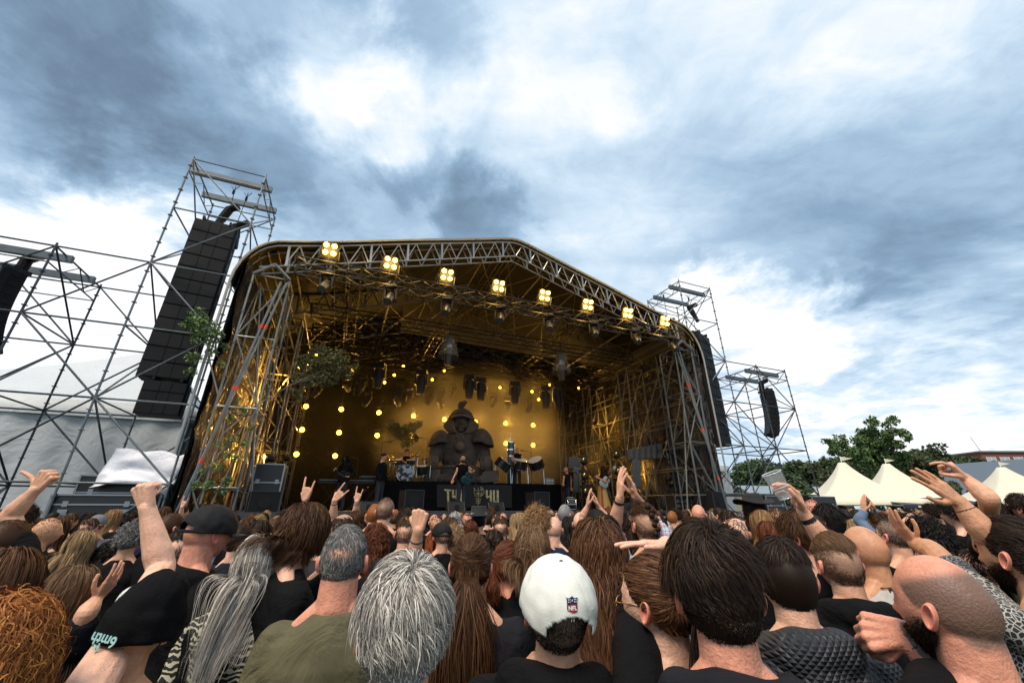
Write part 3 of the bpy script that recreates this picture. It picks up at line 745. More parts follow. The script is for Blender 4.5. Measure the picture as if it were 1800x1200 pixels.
def tree(label, c, h, cw, kind=0, n=9000, leaf=.22, seed=1, group=None, spread=None):
    rng = np.random.default_rng(seed); rd = random.Random(seed)
    t = thing('tree', label, 'tree', c, group); m = MB(); tips = []
    th = h*.3
    def limb(p, d, L_, r, lvl):
        q = p; dd = Vector(d).normalized()
        for k in range(3):
            q2 = q + dd*L_/3 ; m.tube(q, q2, r*(1-.2*k), 6, r*(1-.2*(k+1)), cap=False); q = q2
            dd = (dd + Vector((rd.gauss(0,.12), rd.gauss(0,.12), rd.gauss(.05,.1)))).normalized()
        if lvl == 0: tips.append(q); return
        for k in range(3 if lvl > 1 else 3):
            a = rd.uniform(0, 6.28); sp = rd.uniform(.35, .75)
            limb(q, (dd + Vector((math.cos(a)*sp, math.sin(a)*sp, .1))), L_*rd.uniform(.62,.8), r*.5, lvl-1)
        tips.append(q)
    if kind == 1:   # several stems from near the ground
        for a in range(7): an = a*.9 + .4; limb(Vector((0,0,0)), (math.cos(an)*.42, math.sin(an)*.42, 1), h*(.34+.05*(a%3)), h*.020, 3)
    else: limb(Vector((0,0,0)), (0,0,1), h*.42, h*.028, 3)
    T = np.array([list(q) for q in tips]); sc = np.array([cw/2/max(1e-3, np.abs(T[:,:2]).max()), cw/2/max(1e-3, np.abs(T[:,:2]).max()), (h*.93)/T[:,2].max()])
    Vt = np.array([list(v) for v in m.V])*np.array([sc[0], sc[1], sc[2]])
    put('trunk', mesh_of('trunk', Vt, m.F, bark), t)
    T = T*sc; cl = [(q, np.array([1,1,1.0])*cw*(rng.uniform(.035,.075) if kind == 1 else rng.uniform(.05,.10))) for q in T]
    if kind != 1: cl += [(np.array([0,0,h*.62]) + rng.normal(size=3)*np.array([cw*.22, cw*.22, h*.14]), np.array([1,1,.8])*cw*rng.uniform(.10,.17)) for _ in range(16)]
    else: cl += [(np.array([0,0,h*.24]) + rng.normal(size=3)*np.array([cw*.22, cw*.22, h*.06]), np.array([1,1,.8])*cw*.11) for _ in range(10)]
    V, F = leaf_cloud(cl, n, leaf, rng); put('crown', mesh_of('crown', V, F, [leaf_a, leaf_b, leaf_c][kind if kind < 3 else 0]), t)
    return t
def bear(px, Y): d = ray(px, 885); return Vector((d.x/d.y*Y, Y, 0))
def zpx(px, py, Y): d = ray(px, py); return EYE + d.z/d.y*Y
Y = 62; tree('big feathery tree rising behind the cream tents', bear(1566, Y), zpx(1566, 728, Y), 10.0, 1, 15000, .24, 3)
i = 0
for (px, py, Yt, wd_) in ((1345,812,95,16),(1375,806,100,14),(1415,815,95,13),(1452,802,92,12),(1480,803,88,9),(1500,826,80,10),(1535,815,92,14),(1625,796,75,11),(1668,788,78,11),(1700,803,88,10),(1735,803,90,9),(1768,806,95,10),(1320,822,90,9),(1600,838,60,7),(1437,850,42,5),(1650,846,52,5),(1812,800,95,12)):
    i += 1
    nm = ['dark bushy far tree, ' + s for s in ('just right of the white tent','behind the outer right tower, left','behind the outer right tower, right','left of the first tent peak, tall','right above the first tent peak','between the tent and the feathery tree','at the left foot of the feathery tree','at the right foot of the feathery tree','rounded, behind the raised open hand','low, left of the arm stretched up high','low, behind the grey roof','low, beside the brick building','at the very left, behind the tower legs')][i-1] if i <= 13 else ('small dark bush behind the middle pagoda tent' if i == 14 else 'small tree beside the low grey shed roof' if i == 15 else 'small bush against the grey-roofed hall' if i == 16 else 'dark tree behind the brick building')
    tree(nm, bear(px, Yt), zpx(px, py, Yt), wd_, 0 if i%2 else 2, 5500, .34, 10+i, 'trees behind the festival ground')
roof_m = mat('slate_roof', (.09,.115,.15), .6, bump=(14,.03,'n'), vary=.12, vscale=9)
def gable_hall(label, p0, p1, depth, ez, rz_, mt_roof, wallm, cat='building', name='hall'):
    p0, p1 = Vector(p0), Vector(p1); a = (p1-p0).normalized(); n = Vector((-a.y, a.x, 0)); t = thing(name, label, cat, p0)
    L_ = (p1-p0).length; m = MB(p0)
    m.add([p0, p1, p1+n*depth, p0+n*depth] + [q+Zv*ez for q in (p0, p1, p1+n*depth, p0+n*depth)], [(0,1,5,4),(1,2,6,5),(2,3,7,6),(3,0,4,7)])
    m.add([p0+Zv*ez, p0+n*depth+Zv*ez, p0+n*depth/2+Zv*rz_], [(0,1,2)]); m.add([p1+Zv*ez, p1+n*depth+Zv*ez, p1+n*depth/2+Zv*rz_], [(0,2,1)])
    m.build('wall', wallm, t)
    m = MB(p0); o = .5
    r0 = p0 - a*o + n*depth/2 + Zv*rz_; r1 = p1 + a*o + n*depth/2 + Zv*rz_
    dz = (rz_-ez)/(depth/2)*o
    e0 = p0 - a*o - n*o + Zv*(ez-dz); e1 = p1 + a*o - n*o + Zv*(ez-dz); f0 = p0 - a*o + n*(depth+o) + Zv*(ez-dz); f1 = p1 + a*o + n*(depth+o) + Zv*(ez-dz)
    up = Zv*.12
    m.add([e0,e1,r1,r0,f1,f0]+[q+up for q in (e0,e1,r1,r0,f1,f0)], [(6,7,8,9),(9,8,10,11),(0,3,2,1),(3,5,4,2),(0,1,7,6),(4,5,11,10),(0,6,9,3),(3,9,11,5),(1,2,8,7),(2,4,10,8)])
    m.build('roof', mt_roof, t)
    m = MB(p0)
    for k in range(int(L_/4)):
        m.box(p0 + a*(2+k*4) - n*.03 + Zv*(ez*.55), (1.4, .08, 1.1), (a, n, Zv))
    m.build('window', mat('dark_window', (.03,.04,.05), .15), t)
    return t
gable_hall('long hall with a grey-blue slate roof behind the tents', bear(1652, 66), bear(1990, 50), 13, 3.2, 8.3, roof_m, mat('render_wall', (.3,.27,.22), .8))
gable_hall('low shed with a pale grey roof behind the outer right tower', bear(1345, 62), bear(1500, 66), 8, 2.6, 4.9, mat('pale_roof', (.2,.24,.28), .5, vary=.1), mat('render_wall', (.3,.27,.22), .8), name='shed')
# brick building with mast
bb = bear(1795, 90); t = thing('brick_building', 'flat-topped brick building above the grey roof at the right edge', 'building', bb)
zt_ = zpx(1780, 794, 90); br = mat('brick', (.20,.07,.05), .8, vary=.25, vscale=6)
m = MB(bb); m.box(bb + Zv*zt_/2 + Vector((2.2,6,0)), (10, 10, zt_)); m.build('wall', br, t)
m = MB(bb); m.box(bb + Zv*(zt_+.15) + Vector((2.2,6,0)), (10.6, 10.6, .35)); m.build('roof', mat('roof_edge', (.12,.1,.1), .6), t)
for k in range(3):
    m = MB(bb); c = bb + Vector((-1.0 + k*3.0, .95, zt_-1.5)); m.box(c, (2.0, .12, 1.1)); f = m.build('window', mat('window_glass', (.35,.4,.42), .2), t)
    m = MB(bb); 
    for dx in (-1, 0, 1): m.box(c + Vector((dx, -.08, 0)), (.08, .06, 1.15))
    m.build('frame', white_m, f)
q = bear(1766, 92); z0_ = zpx(1770, 792, 92); t = thing('antenna_mast', 'thin leaning antenna mast above the brick building', 'mast', q)
m = MB(q); m.tube(q + Zv*0, q + Zv*z0_*.95, .12, 6); m.tube(q + Zv*z0_*.95, Vector((bear(1757, 92).x, 92, zpx(1757, 768, 92))), .05, 5); m.build('pole', dsteel, t)
# low food-stall awning
p = bear(1665, 33); t = thing('stall', 'dark stall awning with a fringe of pale letters behind the crowd', 'stall', p)
m = MB(p); m.add([p+Vector((-3.4,0,2.0)), p+Vector((3.4,0,2.0)), p+Vector((3.4,2.5,2.55)), p+Vector((-3.4,2.5,2.55)), p+Vector((-3.4,0,1.75)), p+Vector((3.4,0,1.75))], [(0,1,2,3),(4,5,1,0)]); m.build('awning', mat('navy_awning', (.02,.022,.04), .6), t)
m = MB(p)
for k in range(9): m.box(p + Vector((-2.2+k*.42, -.02, 1.87)), (.2, .02, .14))
m.build('fringe', mat('cream_paint', (.6,.55,.4), .6), t)
m = MB(p)
for x in (-3.3, 3.3): m.tube(p+Vector((x,.1,0)), p+Vector((x,.1,2.0)), .03, 5)
m.build('pole', white_m, t)
# ------------------------------------------------------------------ people: fused skin surfaces, shells of cloth, strands of hair
tmp_scene = bpy.data.scenes.new('workbench')
def fuse(mb, voxel, smooth=4, name='body', k=.5):
    me = mesh_of(name, mb.V, mb.F, [])
    o = bpy.data.objects.new('fuse_tmp', me); tmp_scene.collection.objects.link(o)
    r = o.modifiers.new('r', 'REMESH'); r.mode = 'VOXEL'; r.voxel_size = voxel; r.use_smooth_shade = True
    if smooth: s = o.modifiers.new('s', 'SMOOTH'); s.factor = k; s.iterations = smooth
    vl = tmp_scene.view_layers[0]; vl.update(); dg = vl.depsgraph; dg.update()
    out = bpy.data.meshes.new_from_object(o.evaluated_get(dg)); out.name = name
    bpy.data.objects.remove(o); bpy.data.meshes.remove(me)
    return out
def co_of(me):
    a = np.empty(len(me.vertices)*3, np.float32); me.vertices.foreach_get('co', a); return a.reshape(-1,3)
def set_co(me, a): me.vertices.foreach_set('co', np.asarray(a, np.float32).ravel()); me.update()
def sstep(x, a, b): t = np.clip((x-a)/(b-a), 0, 1); return t*t*(3-2*t)
HC = np.array([0, .005, 1.632]); HR = np.array([.077, .097, .118])
HCv = Vector((0,.005,1.632))
def head_mesh(mb, res=(40, 30), male=True):
    "face looks along +Y; a sphere of directions pulled into skull, brow, nose, lips and jaw"
    nu, nv = res; V = []
    th = np.linspace(0, math.pi, nv+1)[:,None]; ph = np.linspace(0, 2*math.pi, nu, endpoint=False)[None,:]
    x = np.sin(th)*np.cos(ph); y = np.sin(th)*np.sin(ph); z = np.cos(th)*np.ones_like(ph)
    X, Y, Z = x*HR[0], y*HR[1], z*HR[2]
    low = sstep(-z, .05, .95)
    X = X*(1 - .30*low); X = X*(1 + .05*sstep(z, 0, .6)*(1-sstep(z,.6,1)))
    Y = np.where(y < 0, Y*(1 - .40*sstep(-z, .25, .95)), Y*(1 - .04*low))
    Y = np.where(y < 0, Y*(1 + .07*np.exp(-((z-.15)/.35)**2)), Y)
    front = sstep(y, .15, .7)
    g = lambda cx, cz, sx, sz: np.exp(-((x-cx)/sx)**2 - ((z-cz)/sz)**2)*front
    d = .024*g(0,-.20,.15,.13) + .012*g(0,-.03,.10,.17) - .011*(g(.36,.04,.2,.14)+g(-.36,.04,.2,.14)) + .006*(g(.3,.24,.3,.10)+g(-.3,.24,.3,.10))
    d += .007*g(0,-.47,.24,.06) + .007*g(0,-.60,.22,.06) - .004*g(0,-.535,.26,.03) + .012*g(0,-.84,.30,.16) + .004*(g(.5,-.2,.2,.2)+g(-.5,-.2,.2,.2))
    Y = Y + d; Z = Z*(1+0*x)
    for i in range(nv+1):
        for j in range(nu): V.append((HC[0]+X[i,j], HC[1]+Y[i,j], HC[2]+Z[i,j]))
    F = [(i*nu+j, (i+1)*nu+j, (i+1)*nu+(j+1)%nu, i*nu+(j+1)%nu) for i in range(nv) for j in range(nu)]
    mb.add(V, F)
    for s in (-1, 1): mb.ball((s*.030, .082, HC[2]+.006), .014, 8, 6)   # lids
def ear_mesh(s):
    V = []; F = []; nr, na = 7, 16
    for i in range(nr+1):
        r = i/nr
        for j in range(na):
            a = 2*math.pi*j/na; w = .017*(1 + .12*math.cos(a)); h = .032
            egg = 1 - .22*(math.sin(a) < 0)*abs(math.sin(a))
            yy = -math.cos(a)*r*w*egg; zz = math.sin(a)*r*h
            rim = .011*math.exp(-((r-.86)/.16)**2) - .004*math.exp(-(r/.45)**2) + .006*math.exp(-((r-.5)/.14)**2)*(0.5+.5*math.cos(a))
            out = .006 + rim + .35*max(0, -yy)*1.0 - (.012 if i == nr else 0)
            V.append((s*(.0735 + out), .0 + yy - .004 + .15*zz*-1, HC[2] - .012 + zz))
    for i in range(nr):
        for j in range(na):
            f = (i*na+j, i*na+(j+1)%na, (i+1)*na+(j+1)%na, (i+1)*na+j); F.append(f if s < 0 else f[::-1])
    F.append(tuple(range(na)))
    return V, F
class Rig:   # joint positions of a standing person 1.75 m tall, facing +Y
    pass
def chain(mb, pts, rads, n=12):
    for i in range(len(pts)-1):
        mb.tube(pts[i], pts[i+1], rads[i], n, rads[i+1])
        mb.ball(pts[i+1], rads[i+1]*1.0, n, 6)
    mb.ball(pts[0], rads[0], n, 6)
# hand: palm frame (o wrist, f towards the fingers, p palm normal, t thumb side)
FING = {'fist': [(1.55,1.6,1.1)]*4, 'open': [(.08,.12,.1),(.03,.1,.1),(.05,.1,.1),(.12,.15,.1)], 'horns': [(.05,.1,.05),(1.5,1.6,1.1),(1.5,1.6,1.1),(.1,.1,.05)],
        'relax': [(.35,.45,.3),(.4,.5,.3),(.5,.55,.35),(.55,.6,.4)], 'cup': [(.55,.6,.4),(.6,.65,.4),(.65,.7,.4),(.75,.75,.4)], 'pinch': [(.5,.6,.3),(1.3,1.4,.9),(1.4,1.5,1.0),(1.45,1.5,1.0)],
        'clap': [(.1,.2,.1),(.12,.2,.1),(.16,.22,.1),(.22,.28,.1)], 'thumb': [(1.4,1.5,1.0)]*4}
def hand(mb, o, f, p, t, pose='relax', s=1.0, spread=.1):
    o, f, p, t = Vector(o), Vector(f).normalized(), Vector(p), Vector(t)
    p = (p - f*p.dot(f)).normalized(); t = (t - f*t.dot(f) - p*t.dot(p)).normalized()
    # palm: a flat rounded slab
    for k in range(4):
        a = (.5 - k/3)  # index .5 .. little -.5
        b0 = o + t*(a*.030*s) + f*.008*s; b1 = o + f*(.088 - .008*abs(a-.17)*2 - .006*(k==3))*s + t*(a*.062*s)
        mb.tube(b0, b1, .0165*s, 8, .0125*s); mb.ball(b1 - p*.001, .0128*s, 8, 5); mb.ball(b0, .0165*s, 8, 5)
    mb.ball(o + f*.03*s + t*.022*s + p*.008*s, .019*s, 8, 6); mb.ball(o + f*.045*s - t*.02*s + p*.006*s, .017*s, 8, 6)
    Ls = [(.043,.026,.021),(.047,.030,.022),(.044,.028,.021),(.035,.021,.019)]; rr = [.0094,.0096,.0092,.0083]
    for k in range(4):
        a = (.5 - k/3); q = o + f*(.088 - .008*abs(a-.17)*2 - .006*(k==3))*s + t*(a*.062*s)
        d = (f + t*(a*spread*2)).normalized(); ang = 0; pts = [q]; rad = [rr[k]*1.12*s]
        for L_, bend in zip(Ls[k], FING[pose][k]):
            ang += bend; dd = (d*math.cos(ang) + p*math.sin(ang)); q = q + dd*L_*s; pts.append(q); rad.append(rr[k]*s*(1 - .1*len(pts)/3))
        chain(mb, pts, rad, 8)
    # thumb from the side of the palm
    q = o + f*.022*s + t*.024*s + p*.006*s
    if pose in ('fist', 'pinch', 'horns'): ds = [(f*.6+t*.55+p*.45), (f*.45-t*.25+p*.75), (f*.15-t*.85+p*.35)]
    elif pose == 'thumb': ds = [(f*.5+t*.8), (t+f*.2), (t*1.0+f*.05)]
    elif pose in ('open',): ds = [(f*.6+t*.9), (f*.8+t*.6), (f*.95+t*.35)]
    else: ds = [(f*.7+t*.7+p*.35), (f*.85+t*.35+p*.35), (f*.95+t*.05+p*.3)]
    pts = [q]; 
    for d, L_ in zip(ds, (.042,.034,.026)): q = q + d.normalized()*L_*s; pts.append(q)
    chain(mb, pts, [.0145*s,.0118*s,.0105*s,.0092*s], 8)
def arm_joints(side, sh, el, wr): return [Vector(sh), Vector(el), Vector(wr)]
def arm_skin(mb, sh, el, wr, s=1.0, th=1.0):
    sh, el, wr = Vector(sh), Vector(el), Vector(wr)
    pts = [sh, sh.lerp(el,.35), sh.lerp(el,.75), el, el.lerp(wr,.25), el.lerp(wr,.6), wr.lerp(el,.12), wr]
    rr = [.056,.052,.043,.041,.043,.035,.027,.026]
    chain(mb, pts, [r*s*th for r in rr], 12)
def torso_shell(mb, infl=0.0, hood=False, male=True, collar=True, broad=1.0):
    i = infl; b = broad
    prof = [(.88,.165*b,.115,0),(1.0,.160*b,.112,0),(1.12,.158*b,.112,.005),(1.24,.175*b,.125,.008),(1.33,.185*b,.122,.0),(1.395,.165*b,.10,-.008),(1.435,.115,.078,-.012),(1.465,.075,.066,-.012),(1.478,.066,.062,-.010)]
    V = []; n = 28
    for z, rx, ry, oy in prof:
        for j in range(n):
            a = 2*math.pi*j/n; c, s = math.cos(a), math.sin(a); e = .8
            V.append(((rx+i)*abs(c)**e*(1 if c > 0 else -1), oy + (ry+i)*abs(s)**e*(1 if s > 0 else -1), z))
    F = [(k*n+j, k*n+(j+1)%n, (k+1)*n+(j+1)%n, (k+1)*n+j) for k in range(len(prof)-1) for j in range(n)] + [tuple(range(n))[::-1], tuple(range((len(prof)-1)*n, len(prof)*n))]
    mb.add(V, F)
    if hood:  # the hood lies in a thick fold round the neck and droops down the back
        for k in range(15):
            a = math.pi*(1.0*k/14) + math.pi ; c, s = math.cos(a), math.sin(a)
            r = .045 + .012*abs(s)
            mb.ball((.105*c, -.01 + .085*s, 1.452 + .012*abs(s)), r, 10, 7)
        for k in range(7):
            t = k/6; mb.ball((0, -.098 - .030*math.sin(t*2.6), 1.45 - .17*t), .058 - .016*t, 10, 7, (1.6 - .8*t, .55, 1))
            mb.ball((.06*(1-t), -.09, 1.45 - .12*t), .05-.015*t, 8, 6); mb.ball((-.06*(1-t), -.09, 1.45 - .12*t), .05-.015*t, 8, 6)
        for s in (-1,1): mb.tube((s*.10,-.02,1.46),(s*.05,.10,1.40), .032, 8)
def sleeve(mb, sh, el, wr, length, infl=.016):
    "length 0..1 upper arm only, 1..2 to the wrist"
    sh, el, wr = Vector(sh), Vector(el), Vector(wr); r = lambda x: x + infl
    if length <= 1: chain(mb, [sh, sh.lerp(el, length*.5), sh.lerp(el, length)], [r(.058), r(.056), r(.054)])
    else:
        q = length-1; chain(mb, [sh, sh.lerp(el,.5), el, el.lerp(wr, q*.5), el.lerp(wr, q)], [r(.060), r(.055), r(.048), r(.042), r(.033)])
def folds(me, amp=.006, seed=0, scale=6.0):
    a = co_of(me); nr = np.empty(len(a)*3, np.float32); me.vertices.foreach_get('normal', nr); nr = nr.reshape(-1,3)
    d = np.empty(len(a), np.float32)
    for i, p in enumerate(a):
        q = Vector((p[0]*scale + seed, p[1]*scale, p[2]*scale*.55)); n1 = noise.noise(q)
        d[i] = (1 - abs(n1)*2.6)*amp + noise.noise(q*2.3)*amp*.5 - amp*.5
    a += nr*d[:,None]; set_co(me, a)
# ---- hair
def hairline(phi, style):
    "lowest unit-z with hair for azimuth phi (0 back, pi front)"
    t = phi/math.pi
    return np.interp(t, [0,.22,.40,.50,.56,.66,.80,1.0], [-.62,-.60,-.40,-.02,.02,.34,.58,.64])
def hair_strands(n, style, rng, seglen=.012, nseg=10, width=.0022):
    st = dict(crown=(0,-.35,.94), lift=.35, back=.0, side=.0, down=.0, curl=0, curlf=40, length=.04, jit=.25, stiff=.9, bald=0, part=False, lenvar=.3, offset=.0, hang=False, fringe=None, top=None, spike=0, clump=0)
    st.update(style); L_ = st['length']
    # roots on the unit sphere of the skull
    R0 = rng.normal(size=(n*4, 3)); R0 /= np.linalg.norm(R0, axis=1)[:,None]
    phi = np.abs(np.arctan2(R0[:,0], -R0[:,1])); keep = R0[:,2] > hairline(phi, style) + rng.normal(size=len(R0))*.015
    if st['bald']:
        c = R0 @ np.array([0, .25, .97]); keep &= c < st['bald'] + rng.normal(size=len(R0))*.03
    R0 = R0[keep][:n]; N = len(R0)
    sc = HR*1.0; P = HC + R0*sc
    P[:,1] += np.where(R0[:,1] < 0, -.007*np.exp(-((R0[:,2]-.15)/.35)**2), 0)
    nor = R0/HR; nor /= np.linalg.norm(nor, axis=1)[:,None]
    cr_ = np.array(st['crown'], float); cr_ /= np.linalg.norm(cr_)
    dist = 1 - R0 @ cr_
    flow = R0 - cr_*(R0 @ cr_)[:,None]; flow /= (np.linalg.norm(flow, axis=1)[:,None] + 1e-3)
    sw = st.get('swirl', 0); flow = flow + np.cross(nor, flow)*sw
    flow[:,1] -= st['back']; flow[:,2] -= st['down']; flow[:,0] += np.sign(R0[:,0] - st.get('partx', 0))*st['side']
    if st['fringe'] is not None: flow[:,1] += st['fringe']*(R0[:,1] > 0)
    L = np.full(N, L_)*(1 + rng.normal(size=N)*st['lenvar']*.5)
    if st['top'] is not None:   # long on top, short at the sides
        tz = sstep(R0[:,2] + .25*R0[:,1], st['top'][1], st['top'][1]+.18); L = L*(1-tz) + st['top'][0]*(1+rng.normal(size=N)*.2)*tz
    if st['length'] < .12: L = L*(1 - .86*sstep(-R0[:,2], -.10, .42))
    L = np.clip(L, .002, 2)
    D = flow - nor*np.sum(flow*nor, 1)[:,None]; D /= (np.linalg.norm(D, axis=1)[:,None] + 1e-6)
    lift = st['lift']*(1 + rng.normal(size=N)*.4)
    if st['spike']: lift = lift + st['spike']*(rng.random(N) < .25)*rng.random(N)
    D = D + nor*lift[:,None] + rng.normal(size=(N,3))*st['jit']*.5; D /= np.linalg.norm(D, axis=1)[:,None]
    pts = np.empty((nseg+1, N, 3)); pts[0] = P - nor*.002; ph0 = rng.random(N)*6.28; ax1 = np.cross(D, rng.normal(size=(N,3))); ax1 /= np.linalg.norm(ax1, axis=1)[:,None]+1e-6
    step = L/nseg; q = pts[0].copy(); layer = rng.random(N)**1.5*st.get('vol', .012) + .003
    if st['length'] < .12: layer = layer*np.clip(L/.045, .22, 1)
    if st['clump']:
        kc = rng.integers(0, st['clump'], N); cj = rng.normal(size=(st['clump'],3))*st['jit']*1.2; D = D + cj[kc]; D /= np.linalg.norm(D, axis=1)[:,None]
    for s in range(nseg):
        w = s/nseg
        D = D + np.array([0,0,-1])*(st['grav'] if 'grav' in st else .5)*step[:,None]*12 + rng.normal(size=(N,3))*st['jit']*.10
        D /= np.linalg.norm(D, axis=1)[:,None]
        c = 0
        if st['curl']:
            ax2 = np.cross(D, ax1); c = (ax1*np.cos(ph0 + st['curlf']*(s+1)*step)[:,None] + ax2*np.sin(ph0 + st['curlf']*(s+1)*step)[:,None])*st['curl']
        q = q + (D + c)*step[:,None]
        # strands cling to the skull, hang free below it, and stay outside neck and shoulders
        e = (q - HC)/(HR + layer[:,None]); r = np.linalg.norm(e, axis=1); ins = (r < 1)
        ad = st.get('adh', .9)
        if ad:
            nn = (q - HC)/HR**2; nn /= np.linalg.norm(nn, axis=1)[:,None]; on = ((q[:,2] > HC[2]-.03) & (r < 1.5))
            over = np.clip(np.sum(D*nn, 1), 0, 1)*on; D = D - nn*(over*ad)[:,None]
            if st['length'] > .12:
                fr_ = (q[:,2] < HC[2]+.01)
                D[fr_,0] *= .55; D[fr_,1] *= .55; lo_ = q[:,2] < HC[2]-.05; q[lo_,0] *= .955; q[lo_ & (q[:,1] < .03),1] -= .003; q[on] = HC + (q[on]-HC)*np.where(r[on] > 1.0, (1 + (1/r[on]-1)*.35), 1)[:,None]
            D /= np.linalg.norm(D, axis=1)[:,None]+1e-9
        q[ins] = (HC + (e[ins]/r[ins][:,None])*(HR + layer[ins][:,None]))
        if st['length'] > .12:
            nk = np.array([0,-.005]); rad = np.where(q[:,2] < 1.56, .068 + layer*1.5 + np.clip((1.50-q[:,2]),0,.2)*.5, 0)
            dx = q[:,:2] - nk; rr = np.linalg.norm(dx, axis=1)+1e-6; ins = rr < rad
            q[ins,:2] = nk + dx[ins]/rr[ins][:,None]*rad[ins][:,None]
            tc_ = np.array([0, 0, 1.255]); tr = np.array([.205,.135,.175]); e = (q - tc_)/(tr + layer[:,None]); r = np.linalg.norm(e, axis=1); ins = (r < 1) & (q[:,2] < 1.5)
            q[ins] = tc_ + e[ins]/r[ins][:,None]*(tr + layer[ins][:,None])
            # direction follows what the strand rests on
        dd = q - pts[s]; nl = np.linalg.norm(dd, axis=1)[:,None]+1e-9
        D = D*st['stiff'] + dd/nl*(1-st['stiff']) if st['stiff'] < 1 else D
        D /= np.linalg.norm(D, axis=1)[:,None]
        pts[s+1] = q
    return pts, width
def ribbons(pts, width, rng):
    nseg, N = pts.shape[0]-1, pts.shape[1]
    T = np.gradient(pts, axis=0); T /= np.linalg.norm(T, axis=2)[:,:,None]+1e-9
    O = pts - HC; O[:,:,2] *= .3; O /= np.linalg.norm(O, axis=2)[:,:,None]+1e-9
    Wd = np.cross(T, O); Wd /= np.linalg.norm(Wd, axis=2)[:,:,None]+1e-9
    tw = rng.normal(size=N)*.5; Wd = Wd*np.cos(tw)[None,:,None] + O*np.sin(tw)[None,:,None]
    prof = (1 - (np.linspace(0,1,nseg+1)**3)*.85)[:,None,None]*width*(.6+.8*rng.random(N))[None,:,None]
    Lf = pts - Wd*prof*.5; Rt = pts + Wd*prof*.5
    V = np.stack([Lf, Rt], 2).reshape(-1,3)      # index (s*N + i)*2 + k
    s, i = np.meshgrid(np.arange(nseg), np.arange(N), indexing='ij'); a = (s*N+i)*2; b = ((s+1)*N+i)*2
    F = np.stack([a, a+1, b+1, b], 2).reshape(-1,4)
    u = rng.random(N); uu = np.broadcast_to(u[i][:,:,None], (nseg,N,4)); v0 = (s/nseg); v1 = (s+1)/nseg; vv = np.stack([v0,v0,v1,v1], 2)
    uv = np.stack([uu, vv], 3).reshape(-1,2)
    return V, F, uv
def cap_shell(style, off=.004):
    nu, nv = 64, 44; V = []; F = []
    for i in range(nv+1):
        t = math.pi*i/nv
        for j in range(nu):
            a = 2*math.pi*j/nu; d = np.array([math.sin(t)*math.cos(a), math.sin(t)*math.sin(a), math.cos(t)]); p = HC + d*(HR+off)
            if d[1] < 0: p[1] -= .007*math.exp(-((d[2]-.15)/.35)**2)
            V.append(p)
    for i in range(nv):
        for j in range(nu):
            t = math.pi*(i+.5)/nv; a = 2*math.pi*(j+.5)/nu; d = np.array([math.sin(t)*math.cos(a), math.sin(t)*math.sin(a), math.cos(t)])
            phi = abs(math.atan2(d[0], -d[1]))
            if d[2] < hairline(phi, style) + .04: continue
            if style.get('bald') and d @ np.array([0,.25,.97]) > style['bald']: continue
            F.append((i*nu+j, (i+1)*nu+j, (i+1)*nu+(j+1)%nu, i*nu+(j+1)%nu))
    return np.array(V), np.array(F)
def hair_mesh(name, style, n, m_, seed=0, nseg=10, width=.0022, cap=True):
    rng = np.random.default_rng(seed); Vs = []; Fs = []; UV = []; b = 0
    nseg = max(nseg, style.get('nseg', 0)) if nseg > 8 else (max(nseg, style.get('nseg', 0)*2//3)); pts, w = hair_strands(n, style, rng, nseg=nseg, width=width); V, F, uv = ribbons(pts, w, rng)
    Vs.append(V); Fs.append(F); UV.append(uv); b = len(V)
    if style.get('tail'):   # a gathered tail hanging down the back
        k = n//2; tl = style['tail']; s = np.linspace(0,1,nseg+3)[:,None]; r0 = rng.normal(size=(k,2)); sp = rng.random(k)**.5
        cx = np.array([0,-.125,1.60]); P = np.empty((nseg+3,k,3)); ll = tl*(1+rng.normal(size=k)*.18)
        for j in range(nseg+3):
            f = j/(nseg+2); rad = .012 + .035*math.sin(min(1,f*1.6)*1.57)
            P[j,:,0] = cx[0] + r0[:,0]*rad*.8 + .006*np.sin(f*9 + r0[:,1]*2); P[j,:,1] = cx[1] - .02*math.sin(f*3.1) - .012*f + r0[:,1]*rad*.35 + .0; P[j,:,2] = cx[2] - f*ll + r0[:,1]*.004
        V, F, uv = ribbons(P, width, rng); Vs.append(V); Fs.append(F+b); UV.append(uv); b += len(V)
    if cap and style['length'] > .015 and not style.get('nocap'):
        V, F = cap_shell(style); Vs.append(V); Fs.append(F+b); UV.append(np.tile([[.3,.35]], (len(F)*4,1)))
    return mesh_of(name, np.concatenate(Vs), np.concatenate(Fs), m_, True, uv=np.concatenate(UV))
def hair_mat(name, dark, light, tip=None, rough=.5):
    key = 'hair_'+name
    if key in MATS: return MATS[key]
    m = bpy.data.materials.new(key); m.use_nodes = True; nt = m.node_tree; L = nt.links.new; b = nt.nodes['Principled BSDF']
    uv = nd(nt, 'ShaderNodeUVMap'); sp = nd(nt, 'ShaderNodeSeparateXYZ'); L(uv.outputs[0], sp.inputs[0])
    cr = nd(nt, 'ShaderNodeValToRGB'); L(sp.outputs[0], cr.inputs[0]); e = cr.color_ramp.elements; e[0].color = (*dark,1); e[1].color = (*light,1)
    q = e.new(.7); q.color = tuple((dark[i]*.55+light[i]*.45) for i in range(3)) + (1,)
    col = cr.outputs[0]
    if tip:
        mr = nd(nt, 'ShaderNodeMapRange'); mr.inputs['From Min'].default_value = .25; mr.inputs['From Max'].default_value = .9; L(sp.outputs[1], mr.inputs[0])
        mx = nd(nt, 'ShaderNodeMix', data_type='RGBA'); L(mr.outputs[0], mx.inputs[0]); L(col, mx.inputs[6]); mx.inputs[7].default_value = (*tip,1); col = mx.outputs[2]
    L(col, b.inputs['Base Color']); b.inputs['Roughness'].default_value = rough; b.inputs['Specular IOR Level'].default_value = .14
    MATS[key] = m; return m
